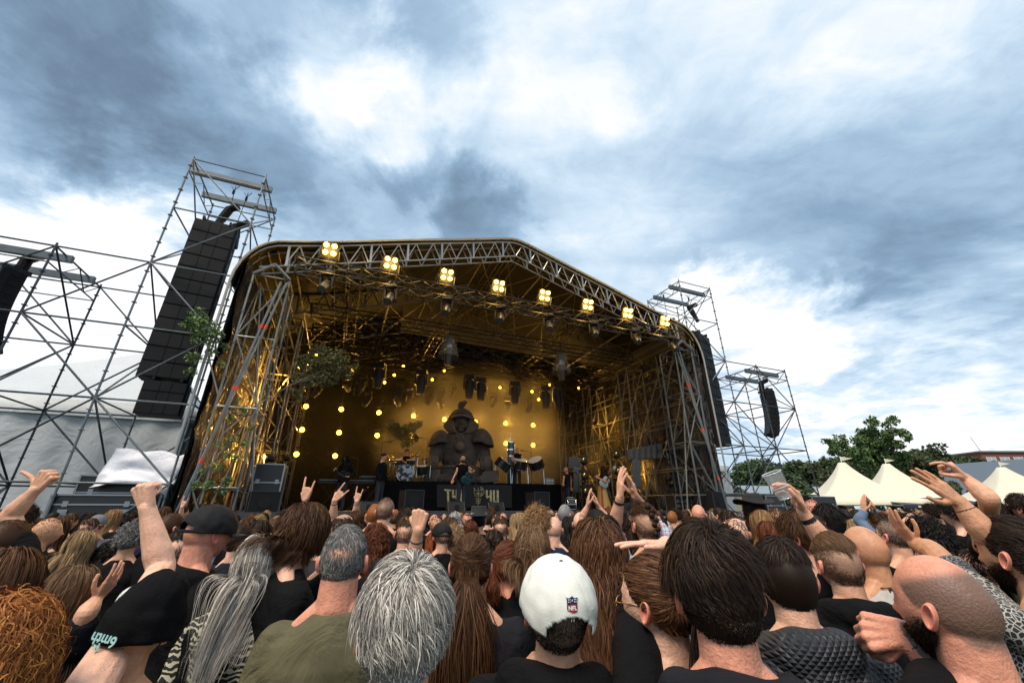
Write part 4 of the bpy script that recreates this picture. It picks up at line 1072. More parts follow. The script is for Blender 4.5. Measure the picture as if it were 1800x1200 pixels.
HM = {
 'black': hair_mat('black', (.006,.005,.005), (.022,.017,.014)), 'dark': hair_mat('dark', (.007,.004,.003), (.045,.024,.014)), 'brown': hair_mat('brown', (.020,.009,.004), (.12,.055,.024)),
 'chestnut': hair_mat('chestnut', (.035,.014,.007), (.17,.075,.032)), 'lightbrown': hair_mat('lightbrown', (.07,.038,.02), (.24,.135,.07)), 'blond': hair_mat('blond', (.15,.085,.04), (.50,.33,.17)),
 'platinum': hair_mat('platinum', (.12,.10,.085), (.80,.73,.64)), 'grey': hair_mat('grey', (.10,.10,.105), (.52,.51,.50)), 'white': hair_mat('white', (.085,.075,.07), (.80,.74,.66)), 'ginger': hair_mat('ginger', (.16,.045,.012), (.50,.20,.05)),
 'red': hair_mat('red', (.12,.022,.007), (.38,.10,.03)), 'saltpepper': hair_mat('saltpepper', (.03,.028,.027), (.30,.29,.28)), 'sandy': hair_mat('sandy', (.13,.065,.025), (.42,.24,.11)), 'auburn': hair_mat('auburn', (.05,.015,.008), (.20,.06,.025))}
def skin(name, c, stub=(.09,.065,.05)): return mat('skin_'+name, c, .48, spec=.4, sss=.35, vary=.20, vscale=26, bump=(160,.0022,'n'), stub=stub)
SK = {'pale': skin('pale', (.70,.40,.28)), 'fair': skin('fair', (.62,.33,.21)), 'rosy': skin('rosy', (.62,.27,.18)), 'tan': skin('tan', (.50,.25,.14)), 'warm': skin('warm', (.58,.29,.165))}
EAR = mat('skin_ear', (.62,.24,.17), .45, sss=.6)
STY = {
 'messy': dict(length=.030, top=(.064,.22), lift=.12, jit=.26, crown=(.12,-.45,.9), swirl=.5, spike=.7, clump=55, lenvar=.5, grav=.6, vol=.020, stiff=.5, adh=.85),
 'short': dict(length=.020, lift=.12, jit=.32, swirl=.25, grav=.2, vol=.007, adh=.6),
 'buzz': dict(length=.006, lift=.4, jit=.3, grav=0, vol=.003, adh=0),
 'shortback': dict(length=.012, lift=.15, jit=.22, top=(.045,.35), grav=.3, vol=.012, back=.2, adh=.6),
 'thick': dict(length=.018, top=(.062,.18), lift=.12, jit=.20, swirl=.8, grav=.5, vol=.024, clump=90, stiff=.5, adh=.7),
 'undercut': dict(length=.005, lift=.25, jit=.12, top=(.075,.55), back=1.4, crown=(0,.6,.8), grav=.3, vol=.012, adh=.8),
 'long': dict(length=.44, lift=.03, jit=.05, crown=(0,.0,1), side=.35, back=.45, down=.7, grav=1.2, vol=.018, stiff=.5, lenvar=.2, clump=200, nseg=15),
 'longback': dict(length=.48, lift=.03, jit=.06, crown=(0,.5,.86), back=.6, down=.6, grav=1.2, vol=.020, stiff=.5, lenvar=.25, clump=200, nseg=15),
 'wavy': dict(length=.46, lift=.06, jit=.10, crown=(0,.0,1), side=.35, back=.45, down=.7, curl=.34, curlf=48, grav=1.1, vol=.030, stiff=.5, lenvar=.25, clump=120, nseg=18),
 'curly': dict(length=.17, lift=.5, jit=.4, curl=.9, curlf=95, grav=.5, vol=.05, stiff=.8, clump=160, lenvar=.45, adh=.2, nseg=14),
 'curlyshort': dict(length=.055, lift=.5, jit=.45, curl=.9, curlf=130, grav=.1, vol=.02, stiff=.9, clump=90, lenvar=.4, adh=.2, nseg=8),
 'bob': dict(length=.21, lift=.05, jit=.07, crown=(0,-.2,.98), side=.2, grav=1.0, vol=.020, stiff=.4, lenvar=.12, clump=120, nseg=12),
 'tied': dict(length=.13, lift=.0, jit=.04, crown=(0,.75,.66), back=1.3, down=-.1, grav=.3, vol=.006, stiff=.6, tail=.42, adh=1.0),
 'bald': None,
 'fringe': dict(nocap=1, length=.018, lift=.12, jit=.3, bald=.55, grav=.2, vol=.006, adh=.5),
 'thinning': dict(nocap=1, length=.020, lift=.2, jit=.35, bald=.93, grav=.2, vol=.006, adh=.5),
}

def beard_mesh(n, m_, seed, length=.013, width=.0014):
    rng = np.random.default_rng(seed); d = rng.normal(size=(n*6,3)); d /= np.linalg.norm(d, axis=1)[:,None]
    k = (d[:,1] > -.05 + rng.normal(size=len(d))*.05) & (d[:,2] < -.28 + .10*(d[:,1] < .3) + rng.normal(size=len(d))*.04) & (d[:,2] > -.97) & ~((np.abs(d[:,0]) < .24) & (d[:,2] > -.62) & (d[:,2] < -.42) & (d[:,1] > .5))
    k &= ~((d[:,1] > .55) & (d[:,2] > -.40)) ; d = d[k][:n]; low = sstep(-d[:,2], .05, .95)
    P = HC + d*HR; P[:,0] = d[:,0]*HR[0]*(1-.30*low); P[:,1] = HC[1] + d[:,1]*HR[1] + .004 + .010*np.exp(-(d[:,0]/.3)**2 - ((d[:,2]+.84)/.2)**2)
    nor = d/HR; nor /= np.linalg.norm(nor, axis=1)[:,None]; D = nor*.6 + np.array([0,.1,-1.0]) + rng.normal(size=d.shape)*.45; D /= np.linalg.norm(D, axis=1)[:,None]
    pts = np.stack([P - nor*.002, P + D*length*.5 + nor*.002, P + D*length*(.7+.6*rng.random(len(d)))[:,None]]); V, F, uv = ribbons(pts, width, rng)
    return mesh_of('beard', V, F, m_, True, uv=uv)
# ------------------------------------------------------------------ assembling a person
PIV = Vector((0,-.01,1.50))
def rotm(hy, hp, hr=0):
    return Matrix.Translation(PIV) @ Matrix.Rotation(hy,4,'Z') @ Matrix.Rotation(hp,4,'X') @ Matrix.Rotation(hr,4,'Y') @ Matrix.Translation(-PIV)
def xf(V, Mx): return [Mx @ Vector(v) for v in V]
BODY = {}
def body_mesh(vox, hy=0, hp=0, arms=(), stub=None, thick=1.0, hr=0, key=None, res=(44,34)):
    if key and key in BODY: return BODY[key]
    Mx = rotm(hy, hp, hr); hm = MB(); head_mesh(hm, res); mb = MB(); mb.add(xf(hm.V, Mx), hm.F)
    nb = PIV + Vector((0,-.005,-.10)); nt = Mx @ Vector((0,-.018,1.575)); mb.tube(nb, nt, .062*thick, 16, .056*thick); mb.ball(nt, .056*thick, 12, 8)
    mb.tube(PIV + Vector((0,-.020,-.02)), Mx @ Vector((0,-.024,1.60)), .050*thick, 14, .050)
    for s in (-1,1): mb.tube((s*.03,-.02,1.49), (s*.12,-.015,1.415), .042, 10, .035)
    torso_shell(mb, -.014)
    me = fuse(mb, vox, 9 if vox < .005 else 4)
    if arms:
        mb = MB()
        for a in arms: a(mb)
        m2 = fuse(mb, min(vox, .0042), 3, k=.4); a1, a2 = co_of(me), co_of(m2)
        F = [tuple(p.vertices) for p in me.polygons] + [tuple(v + len(a1) for v in p.vertices) for p in m2.polygons]
        n1 = len(a1); bpy.data.meshes.remove(me); bpy.data.meshes.remove(m2); me = mesh_of('body', np.concatenate([a1, a2]), F, [], True)
    if stub is not None:
        a = co_of(me); Mi = np.array(Mx.inverted()); q = a @ Mi[:3,:3].T + Mi[:3,3]; e = (q - HC)/HR; r = np.linalg.norm(e, axis=1)+1e-6; d = e/r[:,None]
        phi = np.abs(np.arctan2(d[:,0], -d[:,1])); hl = np.interp(phi/math.pi, [0,.22,.40,.50,.56,.66,.80,1.0], [-.55,-.55,-.35,-.02,.02,.34,.58,.64])
        sc = sstep(d[:,2]-hl, -.06, .10)*stub.get('scalp', 0)
        if stub.get('bald'): sc *= 1 - sstep(d @ np.array([0,.25,.97]), stub['bald']-.18, stub['bald']+.06)
        bd = sstep(d[:,1], -.15, .25)*sstep(-d[:,2], .18, .42)*(1-sstep(-d[:,2]*1.0, .9, 1.1))*stub.get('beard', 0)*(1 - np.exp(-(d[:,0]/.22)**2-((d[:,2]+.18)/.2)**2))
        v = np.maximum(sc, bd)*(q[:,2] > 1.50)*(r < 1.35)
        at_ = me.attributes.new('stub', 'FLOAT', 'POINT'); at_.data.foreach_set('value', v.astype(np.float32))
    if key: BODY[key] = me
    return me
def xmesh(me, Mx):
    a = co_of(me); M4 = np.array(Mx); set_co(me, a @ M4[:3,:3].T + M4[:3,3]); return me
HAIRC = {}
LODS = {'near': (.0036, 7000, 12, .0021), 'mid': (.0055, 2600, 10, .0034), 'far': (.009, 900, 8, .0062)}
def trousers_mesh():
    mb = MB()
    for s in (-1,1): chain(mb, [(s*.09,0,.90),(s*.10,.01,.50),(s*.11,-.01,.10)], [.098,.075,.062], 10)
    mb.ball((0,0,.93), .12, 12, 8, (1.35,.95,.9)); return fuse(mb, .02, 2, 'trousers')
def shoe_mesh(s):
    mb = MB(); mb.ball((s*.115,.05,.045), .05, 10, 6, (1,2.5,.9)); return mesh_of('shoe', mb.V, mb.F, mat('shoe_black', (.015,.015,.015), .4), True)
TROUS = trousers_mesh(); TROUS.materials.append(mat('dark_denim', (.015,.018,.028), .8)); SHOE = [shoe_mesh(-1), shoe_mesh(1)]
SHIRT = {}
def shirt_mesh(kind, sl, armj, vox, hood, key, seed, infl, broad):
    if key and key in SHIRT: return SHIRT[key]
    mb = MB(); torso_shell(mb, infl, hood, broad=broad)
    for (sh, el, wr), s in zip(armj, (-1, 1)):
        shv = Vector(sh); mb.tube((s*.05,-.005,1.385), shv, .072, 12, .066); sleeve(mb, sh, el, wr, sl, infl=.018 if hood else .013)
    me = fuse(mb, vox, 5); folds(me, .013 if hood else .009, seed, 6.5)
    if key: SHIRT[key] = me
    return me
def cloth(name, c, rough=.85, bump=(6,.022,'wrinkle')): return mat('cloth_'+name, c, rough, spec=.10, bump=bump, vary=.16, vscale=7)
CL = {'black': cloth('black', (.0055,.0055,.0065)), 'fadedblack': cloth('faded_black', (.013,.0135,.018)), 'navy': cloth('navy', (.012,.016,.045)), 'khaki': cloth('khaki', (.105,.095,.055)), 'olive': cloth('olive', (.05,.055,.025)),
      'grey': cloth('grey', (.14,.14,.15)), 'lightgrey': cloth('light_grey', (.42,.40,.38)), 'white': cloth('white', (.62,.62,.60)), 'denim': cloth('denim', (.12,.17,.26)), 'green': cloth('green', (.03,.09,.04)), 'red': cloth('red', (.25,.03,.02)), 'leather': mat('cloth_leather', (.018,.020,.028), .38, bump=(40,.002,'weave')), 'brown': cloth('brown', (.06,.035,.02))}
def pattern(name, kind):
    m = bpy.data.materials.new(name); m.use_nodes = True; nt = m.node_tree; L = nt.links.new; b = nt.nodes['Principled BSDF']; b.inputs['Roughness'].default_value = .8
    tc = nd(nt, 'ShaderNodeTexCoord'); mp = nd(nt, 'ShaderNodeMapping'); L(tc.outputs['Object'], mp.inputs[0]); cr = nd(nt, 'ShaderNodeValToRGB'); e = cr.color_ramp.elements; cr.color_ramp.interpolation = 'CONSTANT'
    if kind == 'zebra':
        w = nd(nt, 'ShaderNodeTexWave', i_Scale=13.0, i_Distortion=9.0, i_Detail=2.0); w.inputs['Detail Scale'].default_value = 1.6; w.bands_direction = 'Z'; L(mp.outputs[0], w.inputs['Vector']); L(w.outputs['Fac'], cr.inputs[0])
        e[0].color = (.010,.010,.010,1); e[1].position = .60; e[1].color = (.50,.47,.33,1); L(cr.outputs[0], b.inputs['Base Color'])
    elif kind == 'plaid':
        mp.inputs['Rotation'].default_value = (0,0,.3); sep = nd(nt, 'ShaderNodeSeparateXYZ'); L(mp.outputs[0], sep.inputs[0]); prev = None
        for ax, sc_, off, col in ((0,42,0,(.05,.10,.32)),(2,42,0,(.05,.10,.32)),(0,21,.9,(.55,.08,.10)),(2,21,.9,(.55,.08,.10)),(0,42,.5,(.15,.45,.55)),(2,42,.5,(.15,.45,.55))):
            mu = nd(nt, 'ShaderNodeMath', operation='MULTIPLY_ADD', i_1=float(sc_), i_2=float(off)); L(sep.outputs[ax], mu.inputs[0]); fr = nd(nt, 'ShaderNodeMath', operation='FRACT'); L(mu.outputs[0], fr.inputs[0])
            lt = nd(nt, 'ShaderNodeMath', operation='LESS_THAN', i_1=.24); L(fr.outputs[0], lt.inputs[0]); ml = nd(nt, 'ShaderNodeMath', operation='MULTIPLY', i_1=.75); L(lt.outputs[0], ml.inputs[0])
            mx = nd(nt, 'ShaderNodeMix', data_type='RGBA'); L(ml.outputs[0], mx.inputs[0])
            if prev: L(prev, mx.inputs[6])
            else: mx.inputs[6].default_value = (.66,.67,.70,1)
            mx.inputs[7].default_value = (*col,1); prev = mx.outputs[2]
        L(prev, b.inputs['Base Color'])
    elif kind == 'quilt':
        sep = nd(nt, 'ShaderNodeSeparateXYZ'); L(mp.outputs[0], sep.inputs[0]); hs = None
        for sg in (1,-1):
            a_ = nd(nt, 'ShaderNodeMath', operation='MULTIPLY_ADD', i_1=float(sg)); L(sep.outputs[2], a_.inputs[0]); L(sep.outputs[0], a_.inputs[2])
            m1 = nd(nt, 'ShaderNodeMath', operation='MULTIPLY', i_1=48.0); L(a_.outputs[0], m1.inputs[0]); fr = nd(nt, 'ShaderNodeMath', operation='PINGPONG', i_1=.5); L(m1.outputs[0], fr.inputs[0])
            hs = fr.outputs[0] if hs is None else (lambda x, y: (L(x, y.inputs[0]), L(fr.outputs[0], y.inputs[1]), y.outputs[0])[2])(hs, nd(nt, 'ShaderNodeMath', operation='MINIMUM'))
        bp = nd(nt, 'ShaderNodeBump', i_Distance=.010, i_Strength=1.0); L(hs, bp.inputs['Height']); L(bp.outputs[0], b.inputs['Normal'])
        b.inputs['Base Color'].default_value = ((.055,.062,.030,1) if 'olive' in name else (.016,.018,.024,1)); b.inputs['Roughness'].default_value = .6
    elif kind == 'print':   # pale tour-shirt artwork on the back of a black tee
        n = nd(nt, 'ShaderNodeTexNoise', i_Scale=26.0, i_Detail=4.0, i_Roughness=.6); L(mp.outputs[0], n.inputs['Vector'])
        g_ = nd(nt, 'ShaderNodeVectorMath', operation='DISTANCE'); g_.inputs[1].default_value = (0,-.13,1.24); L(tc.outputs['Object'], g_.inputs[0])
        mr = nd(nt, 'ShaderNodeMapRange'); mr.inputs['From Min'].default_value = .10; mr.inputs['From Max'].default_value = .15; mr.inputs['To Min'].default_value = 0; mr.inputs['To Max'].default_value = -1; L(g_.outputs['Value'], mr.inputs[0])
        ad = nd(nt, 'ShaderNodeMath', operation='ADD'); L(n.outputs['Fac'], ad.inputs[0]); L(mr.outputs[0], ad.inputs[1]); L(ad.outputs[0], cr.inputs[0])
        e[0].color = (.010,.010,.011,1); e[1].position = .52; e[1].color = (.45,.46,.47,1); L(cr.outputs[0], b.inputs['Base Color'])
    elif kind == 'bandana':
        v_ = nd(nt, 'ShaderNodeTexVoronoi', i_Scale=70.0); v_.feature = 'DISTANCE_TO_EDGE'; L(mp.outputs[0], v_.inputs['Vector']); L(v_.outputs['Distance'], cr.inputs[0]); e[0].color = (.35,.33,.30,1); e[1].position = .09; e[1].color = (.015,.015,.018,1); L(cr.outputs[0], b.inputs['Base Color'])
    CL[name] = m
for n_, k_ in (('zebra','zebra'),('plaid','plaid'),('olivequilt','quilt'),('darkquilt','quilt'),('print','print'),('bandana','bandana')): pattern(n_, k_)
def armset(spec, Minv):
    "world targets of a raised arm turned into the person's own frame"
    out = {}
    for a in spec:
        el = Minv @ at(*a['el']); wr = Minv @ at(*a['wr']); out[a['side']] = (el, wr, a)
    return out
SHO = {-1: Vector((-.178,-.005,1.385)), 1: Vector((.178,-.005,1.385))}
PEOPLE = []
def person(label, px, py, dist, yaw=0, hair=None, hc='brown', sk='fair', top='black', kind='tee', lod='mid', arms=(), hy=0, hp=0, hr=0, stub=None, thick=1.0, broad=1.0, group=None, seed=None, width=1.0, n_mul=1.0, extra=None, zadd=.016, legs=True, sty=None, face=False, base_z=0.0, absyaw=False, wmul=1.0):
    vox, nh, ns, wd_ = LODS[lod]; seed = seed if seed is not None else int(px*7+py) % 9973
    T = at(px, py, dist); s = (T.z - base_z)/(1.75+zadd); s = min(1.12, max(.80, s)); yaw = yaw if absyaw else yaw - math.atan2(T.x, T.y)
    loc = Vector((T.x, T.y, T.z - (1.75+zadd)*s)); loc.z = 0 if abs(loc.z) < .25 else loc.z
    fdir = Vector((-math.sin(yaw),math.cos(yaw),0)); loc = Vector((loc.x, loc.y, base_z))
    t = thing('person', label, 'person', loc, group or 'spectators in the crowd', yaw); t.scale = (s*width, s*width, s)
    Mw = Matrix.Translation(loc) @ Matrix.Rotation(yaw,4,'Z') @ Matrix.Diagonal((s*width,s*width,s,1)); Mi = Mw.inverted()
    aset = armset(arms, Mi); Mx = rotm(hy, hp, hr)
    sl = {'tee': .62, 'hoodie': 1.93, 'jacket': 1.9, 'tank': .05, 'shirt': .75}[kind]; hood = kind == 'hoodie'
    armj = []; fns = []
    for sd in (-1, 1):
        sh = SHO[sd]
        if sd in aset:
            el, wr, a = aset[sd]
            sh2 = sh + Vector((0,0,.05)) if el.z > 1.35 else sh
            L1 = (el-sh2).length
            armj.append((sh2, el, wr))
            def fn(mb, sh2=sh2, el=el, wr=wr, a=a):
                arm_skin(mb, sh2, el, wr, 1/s, a.get('th', 1)); f = Mi.to_3x3() @ Vector(a.get('f', tuple((at(*a['wr'])-at(*a['el'])).normalized())))
                p = Mi.to_3x3() @ Vector(a.get('p', (0,-1,0))); tt = Mi.to_3x3() @ Vector(a.get('t', (1,0,0)))
                hand(mb, wr, f, p, tt, a.get('pose', 'fist'), a.get('hs', 1.0)/s, a.get('spread', .12))
            fns.append(fn)
        else:
            el = Vector((sd*.235,-.03,1.10)); wr = Vector((sd*.215,.11,.90)); armj.append((sh, el, wr))
            if lod != 'far':
                def fn(mb, sh=sh, el=el, wr=wr, sd=sd):
                    arm_skin(mb, sh, el, wr, .95)
                    if lod == 'near' or kind == 'x': hand(mb, wr, (0,.3,-1), (-sd,0,0), (0,1,0), 'relax')
                if lod == 'near' or (kind in ('tee','tank','shirt')): fns.append(fn)
    custom = bool(aset) or hy or hp or hr or thick != 1.0
    bk = None if (custom or lod == 'near') else (lod, kind in ('tee','tank','shirt'), str(stub))
    me = body_mesh(vox, hy, hp, fns, stub, thick, hr, bk, (44,34) if lod != 'far' else (28,20))
    if bk is None or not me.materials: me.materials.append(SK[sk])
    b = put('body', me, t); b.material_slots[0].link = 'OBJECT'; b.material_slots[0].material = SK[sk]
    if lod != 'far':
        for sd in (-1, 1):
            V, F = ear_mesh(sd); e = put('ear', mesh_of('ear', xf(V, Mx), F, EAR, True), t)
            if lod == 'near': sm = e.modifiers.new('s','SUBSURF'); sm.levels = sm.render_levels = 1
    if face and lod != 'far':
        for sd in (-1,1): m = MB(); m.ball(Vector((sd*.030, .0905, HC[2]+.004)), .0075, 8, 6, (1.3,.6,.7)); acc(t, 'eye', m, mat('eye_dark', (.03,.02,.015), .15), Mx)
        for sd in (-1,1): m = MB(); m.path([Vector((sd*.014,.099,HC[2]+.022)), Vector((sd*.032,.099,HC[2]+.028)), Vector((sd*.048,.088,HC[2]+.023))], .0035, 6, .6); acc(t, 'eyebrow', m, HM[hc if hair else 'brown'], Mx)
        m = MB(); m.ball(Vector((0,.1035,HC[2]-.0575)), .011, 10, 6, (1.7,.35,.32)); m.ball(Vector((0,.1030,HC[2]-.0665)), .010, 10, 6, (1.6,.4,.4)); acc(t, 'lips', m, mat('lips', (.45,.16,.13), .4), Mx)
    if stub and stub.get('beard', 0) > .8 and lod != 'far': bm_ = beard_mesh(5000 if lod == 'near' else 1600, HM[hc if hair else 'dark'], seed, width=.0014 if lod == 'near' else .003); xmesh(bm_, Mx); put('beard', bm_, t)
    if kind == 'tee' and lod == 'near': m = MB(); m.path([Vector((.067*math.cos(2*math.pi*j/30), -.011 + .063*math.sin(2*math.pi*j/30), 1.474 + .006*math.sin(2*math.pi*j/30))) for j in range(31)], .0065, 8); acc(t, 'collar', m, CL[top])
    style = dict(STY[hair]) if hair and STY.get(hair) else None
    if style:
        if sty: style.update(sty)
        cust = bool(hy or hp or hr or sty) or lod == 'near' or n_mul != 1
        hk = (hair, hc, lod, seed % 2)
        if not cust and hk in HAIRC: hm = HAIRC[hk]
        else:
            hm = hair_mesh('hair', style, int(nh*n_mul*(1.0 if style['length'] < .1 else 1.0)), HM[hc], seed if cust else seed % 2, ns, wd_*wmul*(1.35 if style['length'] > .12 else 1.0))
            if hy or hp or hr: xmesh(hm, Mx)
            if not cust: HAIRC[hk] = hm
        put('hair', hm, t)
    sk_ = None if (lod == 'near' or aset or broad != 1.0) else (kind, lod, hood)
    sm = shirt_mesh(kind, sl, armj, {'near': .009, 'mid': .012, 'far': .018}[lod], hood, sk_, seed % 50, .012 if kind != 'hoodie' else .022, broad)
    nm = {'tee': 't_shirt', 'hoodie': 'hoodie', 'jacket': 'jacket', 'tank': 'vest', 'shirt': 'shirt'}[kind]
    if not sm.materials: sm.materials.append(CL[top])
    o = put(nm, sm, t); o.material_slots[0].link = 'OBJECT'; o.material_slots[0].material = CL[top]
    if legs:
        put('trousers', TROUS, t)
        for i in (0,1): put('shoe', SHOE[i], t)
    if extra: extra(t, Mx, Mw)
    PEOPLE.append((loc.x, loc.y)); return t
# ---- accessories
def acc(t, name, mb, m_, Mx=None, smooth=True):
    V = xf(mb.V, Mx) if Mx else mb.V
    return put(name, mesh_of(name, V, mb.F, m_, smooth), t)
glass_dark = mat('brown_lens', (.05,.02,.01), .08, alpha=.85)
def glasses(dark=False, metal=False):
    def f(t, Mx, Mw):
        m = MB(); fr = mat('gold_wire', (.6,.4,.2), .3, .9) if metal else mat('dark_frame', (.02,.018,.018), .3)
        for s in (-1,1):
            c = Vector((s*.032,.104,HC[2]-.002)); n = 16
            P = [c + Vector((.025*math.cos(a)*(1 if not dark else 1.12), -.004*abs(math.cos(a)), .019*math.sin(a)*(1.3 if dark else 1) - (.005 if dark and math.sin(a) < 0 else 0))) for a in [2*math.pi*i/n for i in range(n+1)]]
            m.path(P, .0016 if metal else .0026, 5); m.tube(c + Vector((s*.026,0,.006)), Vector((s*.080,.01,HC[2]+.004)), .0018, 5)
            m.tube((s*.080,.01,HC[2]+.004), (s*.083,-.02,HC[2]-.010), .0018, 5)
        m.tube((-.008,.108,HC[2]+.004),(.008,.108,HC[2]+.004), .0018, 5)
        g_ = acc(t, 'glasses', m, fr, Mx)
        if dark:
            for s in (-1,1):
                m = MB(); c = Vector((s*.032,.104,HC[2]-.004)); m.tube(c - Vector((0,.001,0)), c + Vector((0,.001,0)), .025, 14); o = put('lens', mesh_of('lens', xf(m.V, Mx), m.F, glass_dark), g_)
    return f
def cap(colour, brim, yaw, logo=None, opening=True, brimc=None, button=None, tilt=0.0):
    def f(t, Mx, Mw):
        cm = mat('cap_'+colour, {'black': (.006,.006,.007), 'white': (.66,.67,.62), 'grey': (.12,.13,.15)}[colour], .75, spec=.25, bump=(220,.001,'weave'))
        Rz = Matrix.Translation(HCv) @ Matrix.Rotation(yaw,4,'Z') @ Matrix.Rotation(tilt,4,'X') @ Matrix.Translation(-HCv)
        nu, nv = 112, 42; V = []; F = []; th_max = R(90)
        def P(th, ph, off=.016):
            d = Vector((math.sin(th)*math.cos(ph), math.sin(th)*math.sin(ph), math.cos(th))); k = (1 + .05*math.sin(min(th,1.57))**3); k *= 1 + .05*math.sin(2*min(th,1.57)); q8 = max(.05, math.sin(min(th,1.57)))**-.13
            return HCv + Vector((d.x*(HR[0]+off)*k*q8, d.y*(HR[1]+off)*k*q8 - .006, d.z*(HR[2]+off*.45) + .002))
        for i in range(nv+1):
            th = th_max*i/nv
            for j in range(nu):
                ph = 2*math.pi*j/nu; seam = -.0015*math.exp(-(((ph*6/(2*math.pi)+.5) % 1 - .5)/.05)**2)*min(1, th*2)
                lift = .0
                V.append(P(th, ph, .016 + seam*1.3 + .0035*noise.noise(Vector((th*4, math.cos(ph)*3, math.sin(ph)*3)))))
        for i in range(nv):
            th = th_max*(i+.5)/nv
            for j in range(nu):
                ph = 2*math.pi*(j+.5)/nu; back = abs(((ph - 1.5*math.pi + math.pi) % (2*math.pi)) - math.pi)
                if opening and back < .62 and th > (R(68) + back*.30 if opening != 'arch' else R(64) + back**2*.75) and th < (R(84) if opening != 'arch' else R(95)): continue
                F.append((i*nu+j, (i+1)*nu+j, (i+1)*nu+(j+1)%nu, i*nu+(j+1)%nu))
        me = mesh_of('cap', xf(V, Mx @ Rz), F, cm, True); o = put('cap', me, t); md = o.modifiers.new('th','SOLIDIFY'); md.thickness = .003; md.offset = 1
        # brim
        V = []; F = []; n = 20; k = 7
        for i in range(n+1):
            a = R(90) + R(58)*(2*i/n-1)
            for j in range(k+1):
                q = P(R(88), a, .014); f_ = j/k; out = Vector((math.cos(a)*.35, math.sin(a), 0)); reach = .072*math.cos((2*i/n-1)*1.35)
                V.append(q + out*reach*f_ + Vector((0,0,-.004 - .010*f_*abs(2*i/n-1)**2 - .006*f_)))
        for i in range(n):
            for j in range(k): a = i*(k+1)+j; F.append((a, a+k+1, a+k+2, a+1))
        bm = mat('cap_brim_'+(brimc or colour), {'black': (.012,.012,.014), 'charcoal': (.030,.030,.032), 'white': (.70,.73,.68), 'grey': (.12,.13,.15)}[brimc or colour], .8)
        bo = put('brim', mesh_of('brim', xf(V, Mx @ Rz), F, bm, True), o); md = bo.modifiers.new('th','SOLIDIFY'); md.thickness = .004
        m = MB(); m.ball(P(0, 0, .017), .008, 10, 6, (1,1,.5)); put('button', mesh_of('button', xf(m.V, Mx @ Rz), m.F, mat('cap_button_'+(button or colour), (.03,.01,.05) if button else (.012,.012,.014), .6), True), o)
        if logo: logo(o, Mx @ Rz, P)
    return f
def cup_(t, Mx, Mw): pass
def band(name, colour, a, w=.012, r=.033, rough=.5):
    "a wrist band round a raised arm: a = arm spec"
    def f(t, Mx, Mw):
        wr = at(*a['wr']); el = at(*a['el']); d = (el-wr).normalized(); c = wr + d*a.get('bo', .02); x = d.orthogonal().normalized(); y = d.cross(x); m = MB()
        m.tube(c - d*w/2, c + d*w/2, r, 20, r, cap=False); m.tube(c - d*w/2, c + d*w/2, r*.9, 20, r*.9, cap=False)
        V = xf(m.V, Mw.inverted()); put(name, mesh_of(name, V, m.F, mat(name+colour, {'black': (.012,.012,.012), 'silver': (.6,.6,.58), 'brown': (.05,.02,.012), 'white': (.6,.6,.6)}[colour], rough, .9 if colour == 'silver' else 0), True), t)
    return f
def multi(*fs):
    def f(t, Mx, Mw):
        for g_ in fs: g_(t, Mx, Mw)
    return f
# ------------------------------------------------------------------ the crowd, nearest first
def D(w, k, px, py):   # distance at which something k metres wide fills w photograph pixels here
    u = (px-900)/F_PX; v = (600-py)/F_PX
    return k*F_PX*math.sqrt(1+u*u+v*v)/w
near = dict(lod='near')
def text_mesh(body, size, m_, M, name='lettering', ext=.0006, parent=None, bold=0):
    c = bpy.data.curves.new('txt', 'FONT'); c.body = body; c.size = size; c.extrude = ext; c.offset = bold; c.align_x = 'CENTER'; c.align_y = 'CENTER'
    o = bpy.data.objects.new('txt', c); tmp_scene.collection.objects.link(o); vl = tmp_scene.view_layers[0]; vl.update(); dg = vl.depsgraph
    me = bpy.data.meshes.new_from_object(o.evaluated_get(dg)); bpy.data.objects.remove(o); bpy.data.curves.remove(c)
    me.transform(M); me.materials.clear(); me.materials.append(m_); me.name = name
    return put(name, me, parent)
def frame(o, x, y, z=None):
    x = Vector(x).normalized(); y = Vector(y); y = (y - x*y.dot(x)).normalized(); z = x.cross(y)
    M = Matrix(((x.x,y.x,z.x,o[0]),(x.y,y.y,z.y,o[1]),(x.z,y.z,z.z,o[2]),(0,0,0,1))); return M
# 1 ginger curls, left arm raised with a fist
arm1 = dict(side=1, el=(284,1000,1.42), wr=(259,893,1.46), pose='fist', p=tuple(ray(900,600)*1.0), t=(-1,0,0), hs=.98, th=1.02)
person('spectator with curly ginger hair in the bottom left corner raising a bare arm and fist', 5, 1072, .86, R(-25), 'curly', 'ginger', 'pale', 'black', kind='tank', arms=[arm1], lod='near', n_mul=2.2, wmul=.8)
# 2 brown hair, aviators
person('brown-haired spectator in brown aviator sunglasses, just above the ginger curls', 22, 955, 1.34, R(-62), 'long', 'chestnut', 'pale', 'black', lod='near', extra=glasses(True, True), face=True, n_mul=1.1)
person('stubbly bald spectator at the left edge, behind the one in aviators', 38, 921, 2.05, R(-50), 'buzz', 'dark', 'fair', 'black', lod='mid', stub=dict(scalp=.75), sty=dict(bald=.82))
person('spectator with long brown hair and swept fringe, hand near the chin', 138, 988, 1.75, R(-55), 'long', 'lightbrown', 'fair', 'fadedblack', lod='near', face=True,
       arms=[dict(side=1, el=(150,1080,1.62), wr=(170,1052,1.70), hs=.8, th=.85, pose='clap', f=(.45,.1,.9), p=(-1,0,0), t=(0,-1,0))])
